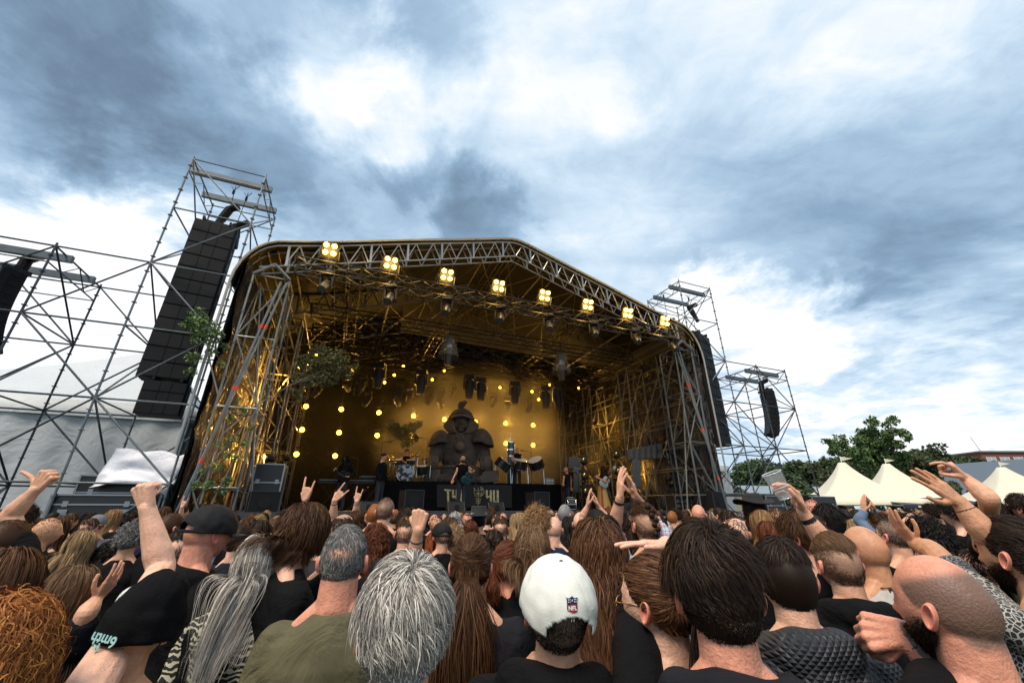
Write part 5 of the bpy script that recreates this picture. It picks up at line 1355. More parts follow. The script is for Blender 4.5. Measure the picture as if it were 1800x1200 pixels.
# 5 beanie
def beanie(t, Mx, Mw):
    nu, nv = 56, 24; V = []; F = []
    bm = mat('black_wool', (.007,.007,.008), .95, spec=.08, bump=(90,.004,'weave'))
    for i in range(nv+1):
        th = R(98)*i/nv
        for j in range(nu):
            ph = 2*math.pi*j/nu; d = Vector((math.sin(th)*math.cos(ph), math.sin(th)*math.sin(ph), math.cos(th)))
            rib = .0012*math.sin(ph*40)*(th > R(70)); k = 1 + .07*math.sin(2*min(th,1.57)); fold = .006 if th > R(72) else 0
            sl = .012*noise.noise(Vector((d.x*2.2, d.y*2.2, d.z*2.2))) + .004*noise.noise(d*6)
            top_ = max(0, math.cos(th))**2
            V.append(HCv + Vector((d.x*(HR[0]+.020+rib+fold+sl)*k + .022*top_, d.y*(HR[1]+.018+rib+fold+sl)*k - .012*top_, d.z*(HR[2]+.046) + .014*noise.noise(Vector((d.x*5,d.y*5,1)))*top_)))
    for i in range(nv):
        for j in range(nu): F.append((i*nu+j, (i+1)*nu+j, (i+1)*nu+(j+1)%nu, i*nu+(j+1)%nu))
    me = mesh_of('beanie', xf(V, Mx), F, bm, True); o = put('beanie', me, t); md = o.modifiers.new('t','SOLIDIFY'); md.thickness = .004; md.offset = 1
    teal = mat('teal_thread', (.35,.62,.62), .6)
    a = R(-114); c = HCv + Vector((math.cos(a)*(HR[0]+.034), math.sin(a)*(HR[1]+.034), -.006)); n_ = Vector((math.cos(a), math.sin(a)*1.0, 0)).normalized()
    M = Mx @ frame(c + n_*.004, (n_.y, -n_.x, 0.10), (0,0,-1)); text_mesh('6mth', .038, teal, M, 'embroidery', .0012, o, .0006)
    M2 = Mx @ frame(c + n_*.004 + Vector((0,0,-.022)) - Vector((n_.y,-n_.x,0))*-.012, (n_.y, -n_.x, 0.10), (0,0,-1)); text_mesh('(x', .024, teal, M2, 'embroidery', .0012, o, .0004)
def necklace(z=1.462, r=.070):
    def f(t, Mx, Mw):
        m = MB(); P = [Vector((r*math.cos(a)*.98, -.012+r*math.sin(a)*1.02, z + .012*math.sin(a)*-1)) for a in [2*math.pi*i/28 for i in range(29)]]; m.path(P, .0022, 6); acc(t, 'necklace', m, mat('leather_cord', (.012,.010,.010), .5))
    return f
person('spectator in a black knit beanie with teal lettering and a cord round the neck', 266, 1003, 1.18, R(-15), None, 'dark', 'tan', 'white', kind='tee', lod='near', hr=R(6), hp=R(-2), extra=multi(beanie, necklace(1.487, .066)), zadd=.045)
# 6 black snapback
def hood_text(t, Mx, Mw):
    w_ = mat('white_print', (.7,.68,.68), .6)
    M = frame((.247,-.035,1.20), (0,0,-1), (0,1,0)); M = frame((.252,-.02,1.16), (0,.02,-1), (.25,.97,0)); text_mesh('amenra', .062, w_, M, 'lettering', .001, t, .0008)
person('spectator in a black snapback cap turned sideways and a black hoodie, pink neck', 376, 884, 1.95, R(-62), None, 'dark', 'rosy', 'black', kind='hoodie', lod='near', hp=R(-4), extra=multi(cap('black', 1, .0, tilt=.0), hood_text), broad=1.12, thick=1.12, face=True)
# 7 platinum
person('spectator with long silver-blond hair and a zebra-striped top', 462, 933, 1.80, R(-30), 'long', 'platinum', 'fair', 'zebra', lod='near', kind='shirt', n_mul=1.2, face=True, sty=dict(length=.33, vol=.012))
# 8 bob
person('smiling spectator with a brown bowl cut in profile, wearing a black high collar', 528, 879, 1.92, R(-78), 'bob', 'brown', 'pale', 'black', kind='jacket', lod='near', face=True, hp=R(-12), n_mul=1.2, sty=dict(length=.17))
# 9 khaki
person('spectator with thinning salt-and-pepper hair in a khaki T-shirt', 614, 914, 1.48, R(-12), 'thinning', 'saltpepper', 'rosy', 'khaki', lod='near', stub=dict(scalp=.35), thick=1.15, broad=1.15, n_mul=1.5)
# 10 big grey head
def strap(col, edge, side, name='bag_strap', w=.05):
    def f(t, Mx, Mw):
        V = []; F = []; V2 = []; n = 26
        for i in range(n+1):
            a = math.pi*(-.25 + 1.1*i/n); z = 1.20 + .255*math.sin(max(0,min(math.pi,a+.25)))**.8; y = -.155*math.cos(a+.12)
            x0 = side*(.150 + .02*math.cos(a)); 
            for k, dx in enumerate((-w/2, w/2)): V.append((x0+dx, y*1.0, z - (.018 if (k == 1) == (side > 0) else 0) + .012))
        for i in range(n): F.append((2*i, 2*i+1, 2*i+3, 2*i+2))
        o = put(name, mesh_of(name, V, F, col, True), t); md = o.modifiers.new('t','SOLIDIFY'); md.thickness = .004
        if edge:
            for k in (0, 1):
                m = MB(); m.path([Vector(V[2*i+k]) + Vector((0,0,.002)) for i in range(n+1)], .0045, 6); acc(t, 'piping', m, edge)
    return f
person('spectator with tousled grey-white hair in the centre foreground, nearest of all', 722, 964, .82, R(-2), 'messy', 'white', 'rosy', 'fadedblack', lod='near', n_mul=3.4, wmul=.8, extra=strap(mat('blue_webbing', (.035,.045,.12), .7, bump=(200,.001,'weave')), mat('white_webbing', (.6,.6,.62), .7), -1, w=.06), zadd=.03, seed=5)
# 11 ponytail
person('spectator with a long brown ponytail and dark T-shirt, right of the tousled grey head', 830, 932, 1.62, R(-6), 'tied', 'brown', 'fair', 'fadedblack', lod='near', n_mul=1.5, broad=1.05)
person('spectator with tied auburn hair and glasses looking right', 893, 946, 2.15, R(-55), 'tied', 'auburn', 'rosy', 'black', lod='near', extra=glasses(), sty=dict(tail=.12), face=True)
person('spectator with grey-blond hair and pale glasses directly behind the white cap', 935, 921, 2.15, R(-10), 'bob', 'lightbrown', 'fair', 'black', lod='near', sty=dict(length=.2))
# 14 white cap with shield
def shield(o, M, P):
    c = P(R(52), R(270), .0185); n_ = Vector((0,-1,.42)).normalized(); x = Vector((1,0,0)); y = Vector((0,.42,1)).normalized()
    def poly(pts, off, m_, nm):
        V = [c + x*p[0]*.0125 + y*p[1]*.0125 + n_*off for p in pts]; V2 = [v - n_*.003 for v in V]; k = len(V)
        put(nm, mesh_of(nm, xf(V + V2, M), [tuple(range(k))] + [(i, i+k, (i+1)%k+k, (i+1)%k) for i in range(k)], m_), o)
    sh = [(-1.1,1.35),(-.75,1.2),(-.4,1.25),(0,1.55),(.4,1.25),(.75,1.2),(1.1,1.35),(1.0,.9),(1.05,-.6),(.95,-1.0),(.5,-1.25),(0,-1.55),(-.5,-1.25),(-.95,-1.0),(-1.05,-.6),(-1.0,.9)]
    poly([(a*1.13, b*1.10) for a, b in sh], .0012, mat('patch_white', (.75,.78,.74), .6), 'patch_edge')
    poly(sh, .0024, mat('patch_blue', (.015,.02,.09), .6), 'patch')
    poly([(-.86,.12),(.86,.12),(.86,-.85),(.42,-1.08),(0,-1.3),(-.42,-1.08),(-.86,-.85)], .0036, mat('patch_red', (.42,.02,.03), .6), 'patch_field')
    w_ = mat('patch_white', (.75,.78,.74), .6); m = MB()
    for sx in (-1,1):
        for r_ in range(2):
            for q in range(2): p = c + x*(sx*(.45+.3*q))*.0125 + y*(.98-.38*r_)*.0125 + n_*.0038; m.ball(p, .0013, 6, 4)
    m.ball(c + y*.010 + n_*.0038, .0022, 8, 5, (.8,.4,1.5)); put('star', mesh_of('star', xf(m.V, M), m.F, w_, True), o)
    text_mesh('NFL', .0125, w_, M @ frame(c + n_*.0042 - y*.0055, x, y), 'lettering', .0004, o, .0004)
    m = MB()
    for sx in (-1,1):
        q = P(R(62), R(270+sx*38), .0175); m.tube(q, q + (q-HCv).normalized()*.0015, .0045, 10)
    put('eyelet', mesh_of('eyelet', xf(m.V, M), m.F, mat('eyelet_thread', (.6,.63,.58), .7)), o)
    seamm = mat('cap_stitch', (.40,.42,.38), .7); m = MB()
    for k in range(6):
        a = R(30+60*k); 
        for dd in (-.03, .03): m.path([P(R(4+82*i/18), a+dd/max(.25, math.sin(R(4+82*i/18))), .0168) for i in range(15 if k in (4,5,3) else 17)], .0009, 4)
    put('stitching', mesh_of('stitching', xf(m.V, M), m.F, seamm), o)
person('spectator in a pale off-white baseball cap with a red and blue shield patch, black hoodie', 968, 950, 1.10, R(-4), 'buzz', 'black', 'fair', 'black', kind='hoodie', lod='near', hy=R(20), hp=R(24), zadd=.034, stub=dict(scalp=.85),
       extra=cap('white', 1, 0, logo=shield, opening='arch', brimc='charcoal', button='x'))
# 15-18
person('spectator with very long wavy chestnut hair and a quilted olive jacket', 1048, 910, 1.62, R(4), 'wavy', 'chestnut', 'fair', 'olivequilt', kind='jacket', lod='near', n_mul=1.5)
person('spectator with cropped dark hair in a navy T-shirt, just behind the wavy chestnut hair', 1062, 901, 2.2, R(-8), 'shortback', 'dark', 'fair', 'navy', lod='mid')
# 17 plaid
pl_l = dict(side=-1, el=(1080,925,2.45), wr=(1090,874,2.42), pose='clap', f=(.12,0,1), p=(1,.1,0), t=(0,.3,.2), hs=1.0, bo=.02)
pl_r = dict(side=1, el=(1134,902,2.60), wr=(1117,872,2.50), pose='clap', f=(-.30,-.1,1), p=(-1,-.1,0), t=(0,.3,.2), hs=1.0)
def braid(t, Mx, Mw):
    m = MB()
    for k in range(13):
        z = 1.735 - .024*k; y = -.06 - .055*math.sin(min(1, k/5)*1.5) + (.0 if k < 8 else .004*(k-8)); s = 1 if k % 2 else -1; r = .021 - .0008*k
        m.ball((s*.009, y-.012, z), r, 9, 6, (1.0,.7,.9), Matrix.Rotation(s*.6, 3, 'Y'))
    acc(t, 'braid', m, HM['brown'], Mx)
person('spectator in a plaid shirt with a braid, both hands clasped overhead', 1130, 881, 2.50, R(28), 'undercut', 'brown', 'fair', 'plaid', kind='tee', lod='near', arms=[pl_l, pl_r], stub=dict(scalp=.3, beard=.9), face=True, extra=multi(braid, glasses(), band('wristband', 'black', dict(pl_l, bo=.03), .014, .031)))
person('spectator with gold glasses and orange bag strap shading the eyes with a hand', 1148, 968, 1.12, R(62), 'tied', 'chestnut', 'pale', 'black', lod='near', kind='shirt', face=True, sty=dict(tail=.2), hp=R(-4),
       arms=[dict(side=-1, el=(1120,1010,1.25), wr=(1172,957,1.24), hs=.85, pose='open', f=(-1,.05,.05), p=(0,0,-1), t=(0,-1,0), spread=.06)], extra=multi(glasses(False, True), strap(mat('orange_leather', (.45,.12,.035), .45), None, -1, w=.055)))
# 19 big dark head
person('spectator with thick dark brown hair and a navy hoodie, large in the right-centre foreground', 1238, 914, .90, R(14), 'thick', 'dark', 'rosy', 'fadedblack', kind='hoodie', lod='near', n_mul=3.2, wmul=.8, zadd=.028, stub=dict(scalp=.3), broad=1.05, seed=8)
# 20
def earbud(t, Mx, Mw):
    m = MB(); m.ball((-.092,.004,HC[2]-.016), .008, 10, 6); m.path([Vector((-.094,.006,HC[2]-.02)), Vector((-.096,.012,HC[2]-.06)), Vector((-.075,.05,1.52)), Vector((-.06,.085,1.44))], .0016, 5); acc(t, 'earbud', m, blk2, Mx)
person('spectator with short dark hair and an earbud in a dark quilted jacket', 1362, 938, 1.28, R(22), 'shortback', 'dark', 'pale', 'darkquilt', kind='hoodie', lod='near', extra=earbud, stub=dict(beard=.5), face=True, n_mul=1.5, sty=dict(length=.016, top=(.04,.35)))
def quiltyoke(t, Mx, Mw): pass
person('spectator with a slicked-back undercut in a plain black hoodie', 1458, 932, 1.68, R(30), 'undercut', 'lightbrown', 'fair', 'black', kind='hoodie', lod='near', stub=dict(scalp=.55, beard=.4), face=True, n_mul=1.5)
person('young spectator with tousled brown hair in profile, left of the undercut', 1402, 899, 2.15, R(62), 'thick', 'brown', 'pale', 'black', lod='near', face=True)
person('bald spectator in a pale grey T-shirt with a neck cord', 1508, 918, 1.95, R(52), None, 'dark', 'warm', 'lightgrey', lod='near', extra=necklace(1.480,.071), thick=.93, broad=1.05, face=True, stub=dict(scalp=.15))
# 24 bald foreground, fist in front
f24 = dict(side=-1, el=(1470,1230,1.12), wr=(1585,1105,.98), pose='fist', f=(-1,.15,-.05), p=(.1,1,-.2), t=(0,-.1,1), hs=1.02, bo=-.01, th=1.1)
f24 = dict(side=-1, el=(1668,1190,.95), wr=(1592,1112,1.02), pose='fist', f=(-1,.25,-.02), p=(.15,1,-.35), t=(0,.1,-1), hs=1.05, bo=.02, th=1.12)
person('large bald bearded spectator at the bottom right with a fist held out', 1630, 972, .98, R(60), None, 'dark', 'rosy', 'black', lod='near', thick=1.14, broad=1.15, stub=dict(scalp=.85, beard=1.0, bald=.60), hp=R(0), face=True, arms=[f24], extra=band('wristband', 'black', dict(f24, bo=.035), .018, .036), zadd=.004)
# 25 quiff
a25 = dict(side=-1, el=(1612,972,1.50), wr=(1700,1000,1.30), pose='relax', f=(1,0,0), p=(0,-1,0), t=(0,0,1))
person('dark-haired bearded spectator with a swept-back quiff and patterned bandana at the right edge', 1760, 902, 1.42, R(58), 'undercut', 'dark', 'tan', 'bandana', lod='near', stub=dict(scalp=.8, beard=.95), face=True, n_mul=2, sty=dict(length=.012, top=(.07,.42), jit=.3), zadd=.02,
       arms=[dict(side=-1, el=(1640,968,1.72), wr=(1608,955,1.80), hs=.85, pose='clap', f=(-.5,.1,.9), p=(.8,0,.2), t=(0,-1,.1))])
# mid crowd, as seen: (px, py, width px, yaw deg, hair, colour, skin, top, kind, label, kw)
K = {'short':.18,'buzz':.165,'thinning':.175,'long':.21,'longback':.21,'wavy':.23,'curly':.28,'curlyshort':.20,'bob':.20,'tied':.175,'undercut':.175,'shortback':.185,'thick':.20,'messy':.21,None:.16}
MID = [
 (46,888,62,-40,'curlyshort','dark','fair','black','tee','spectator with dark curly hair at the far left below the raised thumb',{}),
 (8,892,55,-30,'short','brown','fair','black','tee','brown short-haired spectator cut off by the left edge below the raised thumb',{}),
 (104,906,60,-60,'long','brown','pale','black','tee','brown straight-haired spectator in profile behind the balding head at the left',dict(face=True)),
 (12,935,40,-20,'bob','sandy','fair','black','tee','sandy-haired head at the left edge above the aviators',{}),
 (150,929,70,-45,'long','blond','fair','black','tee','spectator with long honey-blond hair left of the raised forearm',{}),
 (176,903,32,-10,None,'dark','rosy','grey','tee','spectator in a grey cap with a bare pink neck near the flight case',dict(cap='grey')),
 (203,893,36,-60,'long','sandy','fair','black','tee','spectator with long sandy hair and glasses in front of the flight case',dict(g=1,face=True)),
 (240,918,62,-30,'curlyshort','saltpepper','fair','black','tee','spectator with wavy greying hair half hidden behind the raised forearm',{}),
 (205,952,78,-50,'curly','black','rosy','white','tee','spectator with black curls beside the raised upper arm',dict(face=True)),
 (306,898,52,-55,'short','brown','fair','black','tee','bearded spectator with brown hair and glasses left of the snapback cap',dict(g=1,face=True,stub=dict(beard=.9))),
 (292,888,30,-20,'long','brown','fair','black','tee','distant brown-haired spectator making horns right of the raised fist',dict(horn=(320,888))),
 (324,887,22,-60,'short','dark','fair','green','tee','distant spectator with a green collar near the left stage edge',{}),
 (438,908,40,-30,'bob','brown','fair','black','tee','brown bob-haired spectator between the snapback cap and the bowl cut',{}),
 (458,905,28,-10,'curlyshort','blond','fair','black','tee','small curly blond head in front of the left stage corner',{}),
 (560,886,38,-20,'short','dark','fair','black','tee','spectator making horns with a black watch, behind the bowl cut',dict(horn=(588,876,1))),
 (545,968,48,-10,'long','blond','fair','black','tee','small spectator with long golden hair between the bowl cut and the khaki shirt',{}),
 (555,925,44,-20,'shortback','dark','fair','print','tee','spectator in a tour T-shirt with pale skull artwork next to the smiling face',{}),
 (606,898,66,-10,'thinning','dark','fair','black','tee','spectator with a balding dark crown behind the khaki T-shirt',dict(stub=dict(scalp=.5),sty=dict(bald=.7))),
 (660,883,30,-10,'short','ginger','fair','black','tee','ginger short-haired spectator left of the tall cropped head',{}),
 (680,871,33,-20,'buzz','brown','fair','black','tee','tall spectator with cropped brown hair and glasses in front of the drum riser',dict(g=1,stub=dict(scalp=.7))),
 (628,895,34,0,'longback','brown','fair','black','tee','brown-haired spectator raising horns with stacked dark bracelets',dict(horn=(627,878,1))),
 (718,890,40,5,'wavy','dark','fair','black','tee','spectator with dark wavy hair left of the raised silver-bracelet fist',{}),
 (716,905,46,-8,'shortback','brown','fair','fadedblack','tee','short brown-haired spectator raising a fist with a silver bracelet',dict(fist=(736,900,1.95))),
 (662,925,60,0,'curly','auburn','fair','black','tee','curly auburn hair just right of the khaki shirt',{}),
 (765,932,42,0,'long','red','pale','black','tee','spectator with long bright copper hair behind the tousled grey head',{}),
 (764,902,20,10,None,'dark','rosy','black','tee','small bald head in front of the statue riser',dict(stub=dict(scalp=.3))),
 (778,916,34,20,'buzz','black','fair','black','tee','spectator in a black cap with pale marks behind the copper hair',dict(cap='black')),
 (800,898,28,10,'longback','grey','fair','black','tee','spectator with long grey hair left of the black hat',{}),
 (842,893,28,5,'short','black','fair','black','tee','spectator in a flat black hat with a pale band in front of the banner',dict(hat='band')),
 (792,906,36,0,'long','brown','fair','black','tee','brown long-haired spectator left of the black hat, nearer',{}),
 (828,912,34,0,'longback','auburn','fair','black','tee','auburn long-haired spectator below the black hat',{}),
 (800,922,40,0,'curlyshort','blond','fair','black','tee','small spectator with a pale blond tuft above the ponytail',{}),
 (880,905,34,0,'shortback','brown','pale','black','tee','spectator with short brown hair and red ears left of the two-tone hair',{}),
 (908,900,30,0,'long','blond','fair','black','tee','spectator with straight two-tone blond and dark hair',dict(hc2=1)),
 (944,888,46,10,'curlyshort','sandy','pale','navy','tee','spectator with curly strawberry-blond hair and bare neck behind the white cap',{}),
 (973,905,32,0,None,'dark','pale','black','tee','bald spectator right behind the curly strawberry-blond head',dict(stub=dict(scalp=.15))),
 (1000,905,34,0,'long','black','fair','black','tee','spectator with straight black hair left of the wavy chestnut hair',{}),
 (992,884,26,-30,'short','grey','fair','black','tee','grey-haired spectator in profile near the stage, centre right',{}),
 (1019,897,28,0,None,'dark','pale','black','tee','smooth bald head right of the grey profile',{}),
 (1048,893,30,20,'buzz','black','fair','black','tee','spectator in a dark flat cap clapping close to the stage',dict(cap='black',clap=(1038,884))),
 (1072,888,24,0,'longback','auburn','fair','black','tee','dark red-haired spectator beside the small clapping hands',{}),
 (1098,912,38,0,'curlyshort','dark','fair','black','tee','dark-haired spectator framed by the plaid arms',{}),
 (1180,896,22,-20,'short','ginger','fair','black','tee','small ginger head left of the dark foreground hair',{}),
 (1225,884,26,0,None,'dark','rosy','black','tee','pink bald crown just above the big dark foreground head',{}),
 (1168,912,34,0,'thinning','white','fair','black','tee','white-haired spectator between the plaid shirt and the dark foreground head',{}),
 (1262,890,24,60,'short','dark','fair','black','tee','dark-haired spectator in profile right of the foreground head, far',{}),
 (1278,895,38,45,'shortback','dark','fair','black','tee','dark short-haired spectator above the tattooed head',{}),
 (1292,907,42,10,None,'dark','fair','black','tee','spectator whose shaved scalp is covered in blue-black tattoos',dict(tattoo=1)),
 (1322,872,40,35,'wavy','dark','fair','black','tee','spectator in a broad black hat right of the tattooed scalp',dict(hat='cowboy')),
 (1336,893,46,60,'long','sandy','fair','brown','tee','long sandy-haired spectator with glasses in left profile',dict(g=1,face=True)),
 (1348,912,50,40,'long','auburn','fair','black','tee','auburn-haired spectator right of the tattooed scalp',{}),
 (1362,890,34,30,'thinning','brown','fair','black','tee','spectator with a thinning brown crown near the right platform',{}),
 (1388,896,34,50,'long','lightbrown','fair','black','tee','light-brown-haired spectator behind the cup-raising arm',{}),
 (1424,875,28,60,'buzz','brown','rosy','black','tee','tall pink-faced spectator with cropped hair at the foot of the right tower',dict(face=True)),
 (1452,886,58,50,'thick','black','fair','white','tee','dark-haired spectator with glasses in a white shirt raising a plastic cup',dict(g=1,face=True,cup=(1400,892))),
 (1482,893,28,60,'short','dark','tan','black','tee','dark-haired spectator in left profile in front of the first tent',dict(face=True)),
 (1502,893,26,60,'short','dark','tan','black','tee','second dark-haired profile in front of the first tent',{}),
 (1543,898,44,70,'thick','brown','fair','denim','jacket','spectator in a pale denim jacket clapping high in front of the tents',dict(clap=(1524,893,1.0))),
 (1560,906,60,50,'buzz','black','fair','black','jacket','spectator with cropped black hair and glasses behind the bald pale-grey shirt',dict(g=1,face=True,stub=dict(scalp=.8))),
 (1600,903,50,60,None,'dark','pale','black','tee','bald spectator with dark glasses in left profile at the right',dict(g=1,face=True)),
 (1622,912,86,45,'curly','black','fair','black','tee','spectator with a long mane of black curls at the right',{}),
 (1636,885,34,60,'curlyshort','dark','fair','black','tee','curly dark-haired spectator in front of the middle tent',dict(face=True)),
 (1670,879,52,70,'curlyshort','black','pale','black','tee','young spectator with black curls and round glasses in left profile',dict(g=1,face=True)),
 (1735,876,60,60,'wavy','dark','fair','denim','tee','dark-haired spectator stretching an arm up holding something small',dict(reach=(1692,835))),
 (1790,868,56,60,'thick','dark','rosy','black','tee','spectator with a pink forehead and dark hair at the right edge',dict(face=True)),
 (1725,898,70,60,'thick','dark','tan','black','tee','tanned spectator stretching an open hand high towards the stage',dict(openh=(1690,897))),
 (1350,945,1,0,None,'dark','fair','black','tee','',{}),
]
def hat(kind):
    def f(t, Mx, Mw):
        fel = mat('black_felt', (.010,.010,.011), .9); m = MB(); z = HC[2]+.045
        if kind == 'band': prof_ = [(.17,z),(.172,z+.008),(.10,z+.016),(.096,z+.10),(.085,z+.118),(.04,z+.112),(.001,z+.110)]
        else: prof_ = [(.20,z+.0),(.205,z+.012),(.11,z+.02),(.10,z+.09),(.075,z+.125),(.03,z+.105),(.001,z+.10)]
        V = []; F = []; n = 28
        for r, zz in prof_:
            for j in range(n):
                a = 2*math.pi*j/n; up = (.05 if kind != 'band' else .012)*abs(math.cos(a))**3*max(0, (r-.11)/.09)
                V.append((r*math.cos(a), .005 + r*1.12*math.sin(a), zz + up))
        F = [(i*n+j, i*n+(j+1)%n, (i+1)*n+(j+1)%n, (i+1)*n+j) for i in range(len(prof_)-1) for j in range(n)]
        o = put('hat', mesh_of('hat', xf(V, Mx), F, fel, True), t); md = o.modifiers.new('t','SOLIDIFY'); md.thickness = .004
        if kind == 'band':
            m = MB(); m.lathe((0,.005,z+.017), [(.100,0),(.100,.022)], 24); q = put('hat_band', mesh_of('hat_band', [(v[0], v[1]*1.1, v[2]) for v in xf(m.V, Mx)], m.F, mat('pale_braid', (.5,.5,.48), .5)), o)
    return f
def tattoo(t, Mx, Mw):
    ink = mat('tattoo_ink', (.05,.06,.09), .5); rd = random.Random(3); m = MB()
    def onh(a, z, off=.0012): r = math.sqrt(max(0, 1-z*z)); d = np.array([math.sin(a)*r, -math.cos(a)*r, z]); p = HC + d*(HR+off); p[1] -= .007*math.exp(-((z-.15)/.35)**2); return Vector(p)
    for k in range(16):
        a, z = rd.uniform(-1.0,1.0), rd.uniform(-.3,.8); da = rd.uniform(-2,2); P = []
        for i in range(14): P.append(onh(a, z)); a += .085*math.cos(da); z = max(-.4, min(.9, z + .07*math.sin(da))); da += rd.uniform(.15,.5)
        m.path(P, .0018, 4)
    for k in range(3): m.ball(onh(rd.uniform(-.6,.6), rd.uniform(-.1,.3), .0), .012, 8, 5, (1,.25,1))
    acc(t, 'tattoo', m, ink, Mx)
def cupf(px, py, dist):
    def f(t, Mx, Mw):
        c = at(px-22, py-18, dist); ax = (at(px-36,py-42,dist) - at(px-14, py-30, dist)).normalized(); ax = Vector((-.35,0,.94)).normalized(); x = ax.orthogonal().normalized(); y = ax.cross(x)
        m = MB(); V = []; n = 20
        for r, h in ((.030,0),(.033,.03),(.038,.07),(.042,.115)):
            for j in range(n): V.append(c + x*r*math.cos(2*math.pi*j/n) + y*r*math.sin(2*math.pi*j/n) + ax*h)
        F = [(i*n+j, i*n+(j+1)%n, (i+1)*n+(j+1)%n, (i+1)*n+j) for i in range(3) for j in range(n)] + [tuple(range(n))]
        me = mesh_of('plastic_cup', [v - c for v in V], F, mat('cup_plastic', (.9,.92,.95), .06, alpha=.16, spec=1.0), True); o = put('plastic_cup', me); o.location = c; tag(o, 'clear plastic beer cup held up in a raised hand', 'cup')
        m = MB(); m.path([x*.042*math.cos(2*math.pi*j/n) + y*.042*math.sin(2*math.pi*j/n) + ax*.115 for j in range(n+1)], .0018, 5); m.path([x*.035*math.cos(2*math.pi*j/n) + y*.035*math.sin(2*math.pi*j/n) + ax*.05 for j in range(n+1)], .0012, 5); put('rim', mesh_of('rim', m.V, m.F, mat('cup_rim', (.8,.85,.9), .1, alpha=.7)), o)
    return f
for (px, py, w, yw, hr_, hc_, sk_, top_, kd, lab, kw) in MID:
    if not lab: continue
    dist = D(w, K[hr_], px, py) if hr_ != 'curly' else D(w, .25, px, py)
    kw = dict(kw); ex = []; arms = []
    if kw.pop('g', None): ex.append(glasses())
    cp = kw.pop('cap', None)
    if cp: ex.append(cap(cp, 1, 0 if cp == 'black' else 3.1))
    ht = kw.pop('hat', None)
    if ht: ex.append(hat(ht)); 
    if kw.pop('tattoo', None): ex.append(tattoo)
    kw.pop('hc2', None)
    h = kw.pop('horn', None)
    if h:
        d2 = dist; wrp = (h[0], h[1]+3, d2); a = dict(side=1, el=(h[0]-3, h[1]+140/d2, d2), wr=wrp, pose='horns', f=(.1 if h[0] != 588 else .75,0,1), p=(0,1,0), t=(-1,0,0), bo=.045); arms.append(a)
        if len(h) > 2: ex.append(band('wristband', 'black', a, .03, .029))
    fi = kw.pop('fist', None)
    if fi: a = dict(side=1, el=(728,968,fi[2]), wr=(734,936,fi[2]), pose='fist', f=(.05,0,1), p=(0,1,.1), t=(-1,0,0), bo=.05); a['el'] = (722,1010,fi[2]); a['wr'] = (735,932,fi[2]); arms.append(a); ex.append(band('bracelet', 'silver', a, .008, .031, .25))
    cl = kw.pop('clap', None)
    if cl:
        d2 = dist; q = 95/d2
        arms += [dict(side=-1, el=(cl[0]-14, cl[1]+q*1.1, d2), wr=(cl[0]-5, cl[1]+q*.25, d2), pose='clap', f=(.15,0,1), p=(1,0,0), t=(0,-1,0)), dict(side=1, el=(cl[0]+26, cl[1]+q*1.1, d2), wr=(cl[0]+14, cl[1]+q*.3, d2), pose='clap', f=(-.35,0,1), p=(-1,0,0), t=(0,-1,0))]
    cu = kw.pop('cup', None)
    if cu:
        a = dict(side=-1, el=(1455,960,1.75), wr=(1412,900,1.80), pose='cup', f=(-.22,.05,1), p=(-1,.15,.1), t=(-.1,-.9,.2), bo=.035); arms.append(a); ex += [band('wristband', 'black', a, .02, .031), cupf(1404, 893, 1.80)]
    re = kw.pop('reach', None)
    if re: a = dict(side=-1, el=(1738,876,2.0), wr=(1697,840,2.1), pose='pinch', f=(-.6,0,.9), p=(-.5,.6,-.3), t=(-.5,-.5,0)); arms.append(a)
    op = kw.pop('openh', None)
    if op: a = dict(side=-1, el=(1735,940,1.42), wr=(1686,882,1.48), pose='open', hs=.86, f=(-.72,.1,.85), p=(-.2,1,-.1), t=(-.8,-.1,-.6), bo=.03, spread=.16); arms.append(a); ex.append(band('bracelet', 'brown', a, .010, .030))
    hr2 = hr_ if not (cp or ht) else ('buzz' if cp else hr_)
    person(lab, px, py, dist, R(yw), hr2, hc_, sk_, top_, kd, 'mid' if dist < 6.5 else 'far', arms=arms, extra=multi(*ex) if ex else None, **kw)
# raised arms whose owners are only just visible
person('far-left spectator stretching a thumb-up arm in front of the white tent', 28, 905, 2.0, R(-30), 'short', 'brown', 'fair', 'black', 'tee', 'mid', arms=[dict(side=1, el=(18,906,2.0), wr=(62,861,2.05), pose='thumb', f=(.35,0,1), p=(-.2,1,0), t=(-.1,0,1))])
person('distant spectator making horns right in front of the left stage corner', 520, 892, 4.6, R(-5), 'short', 'dark', 'fair', 'black', 'tee', 'mid', arms=[dict(side=1, el=(531,910,4.4), wr=(536,878,4.4), pose='horns', f=(0.05,0,1), p=(0,1,0), t=(-1,0,0), hs=1.35)])
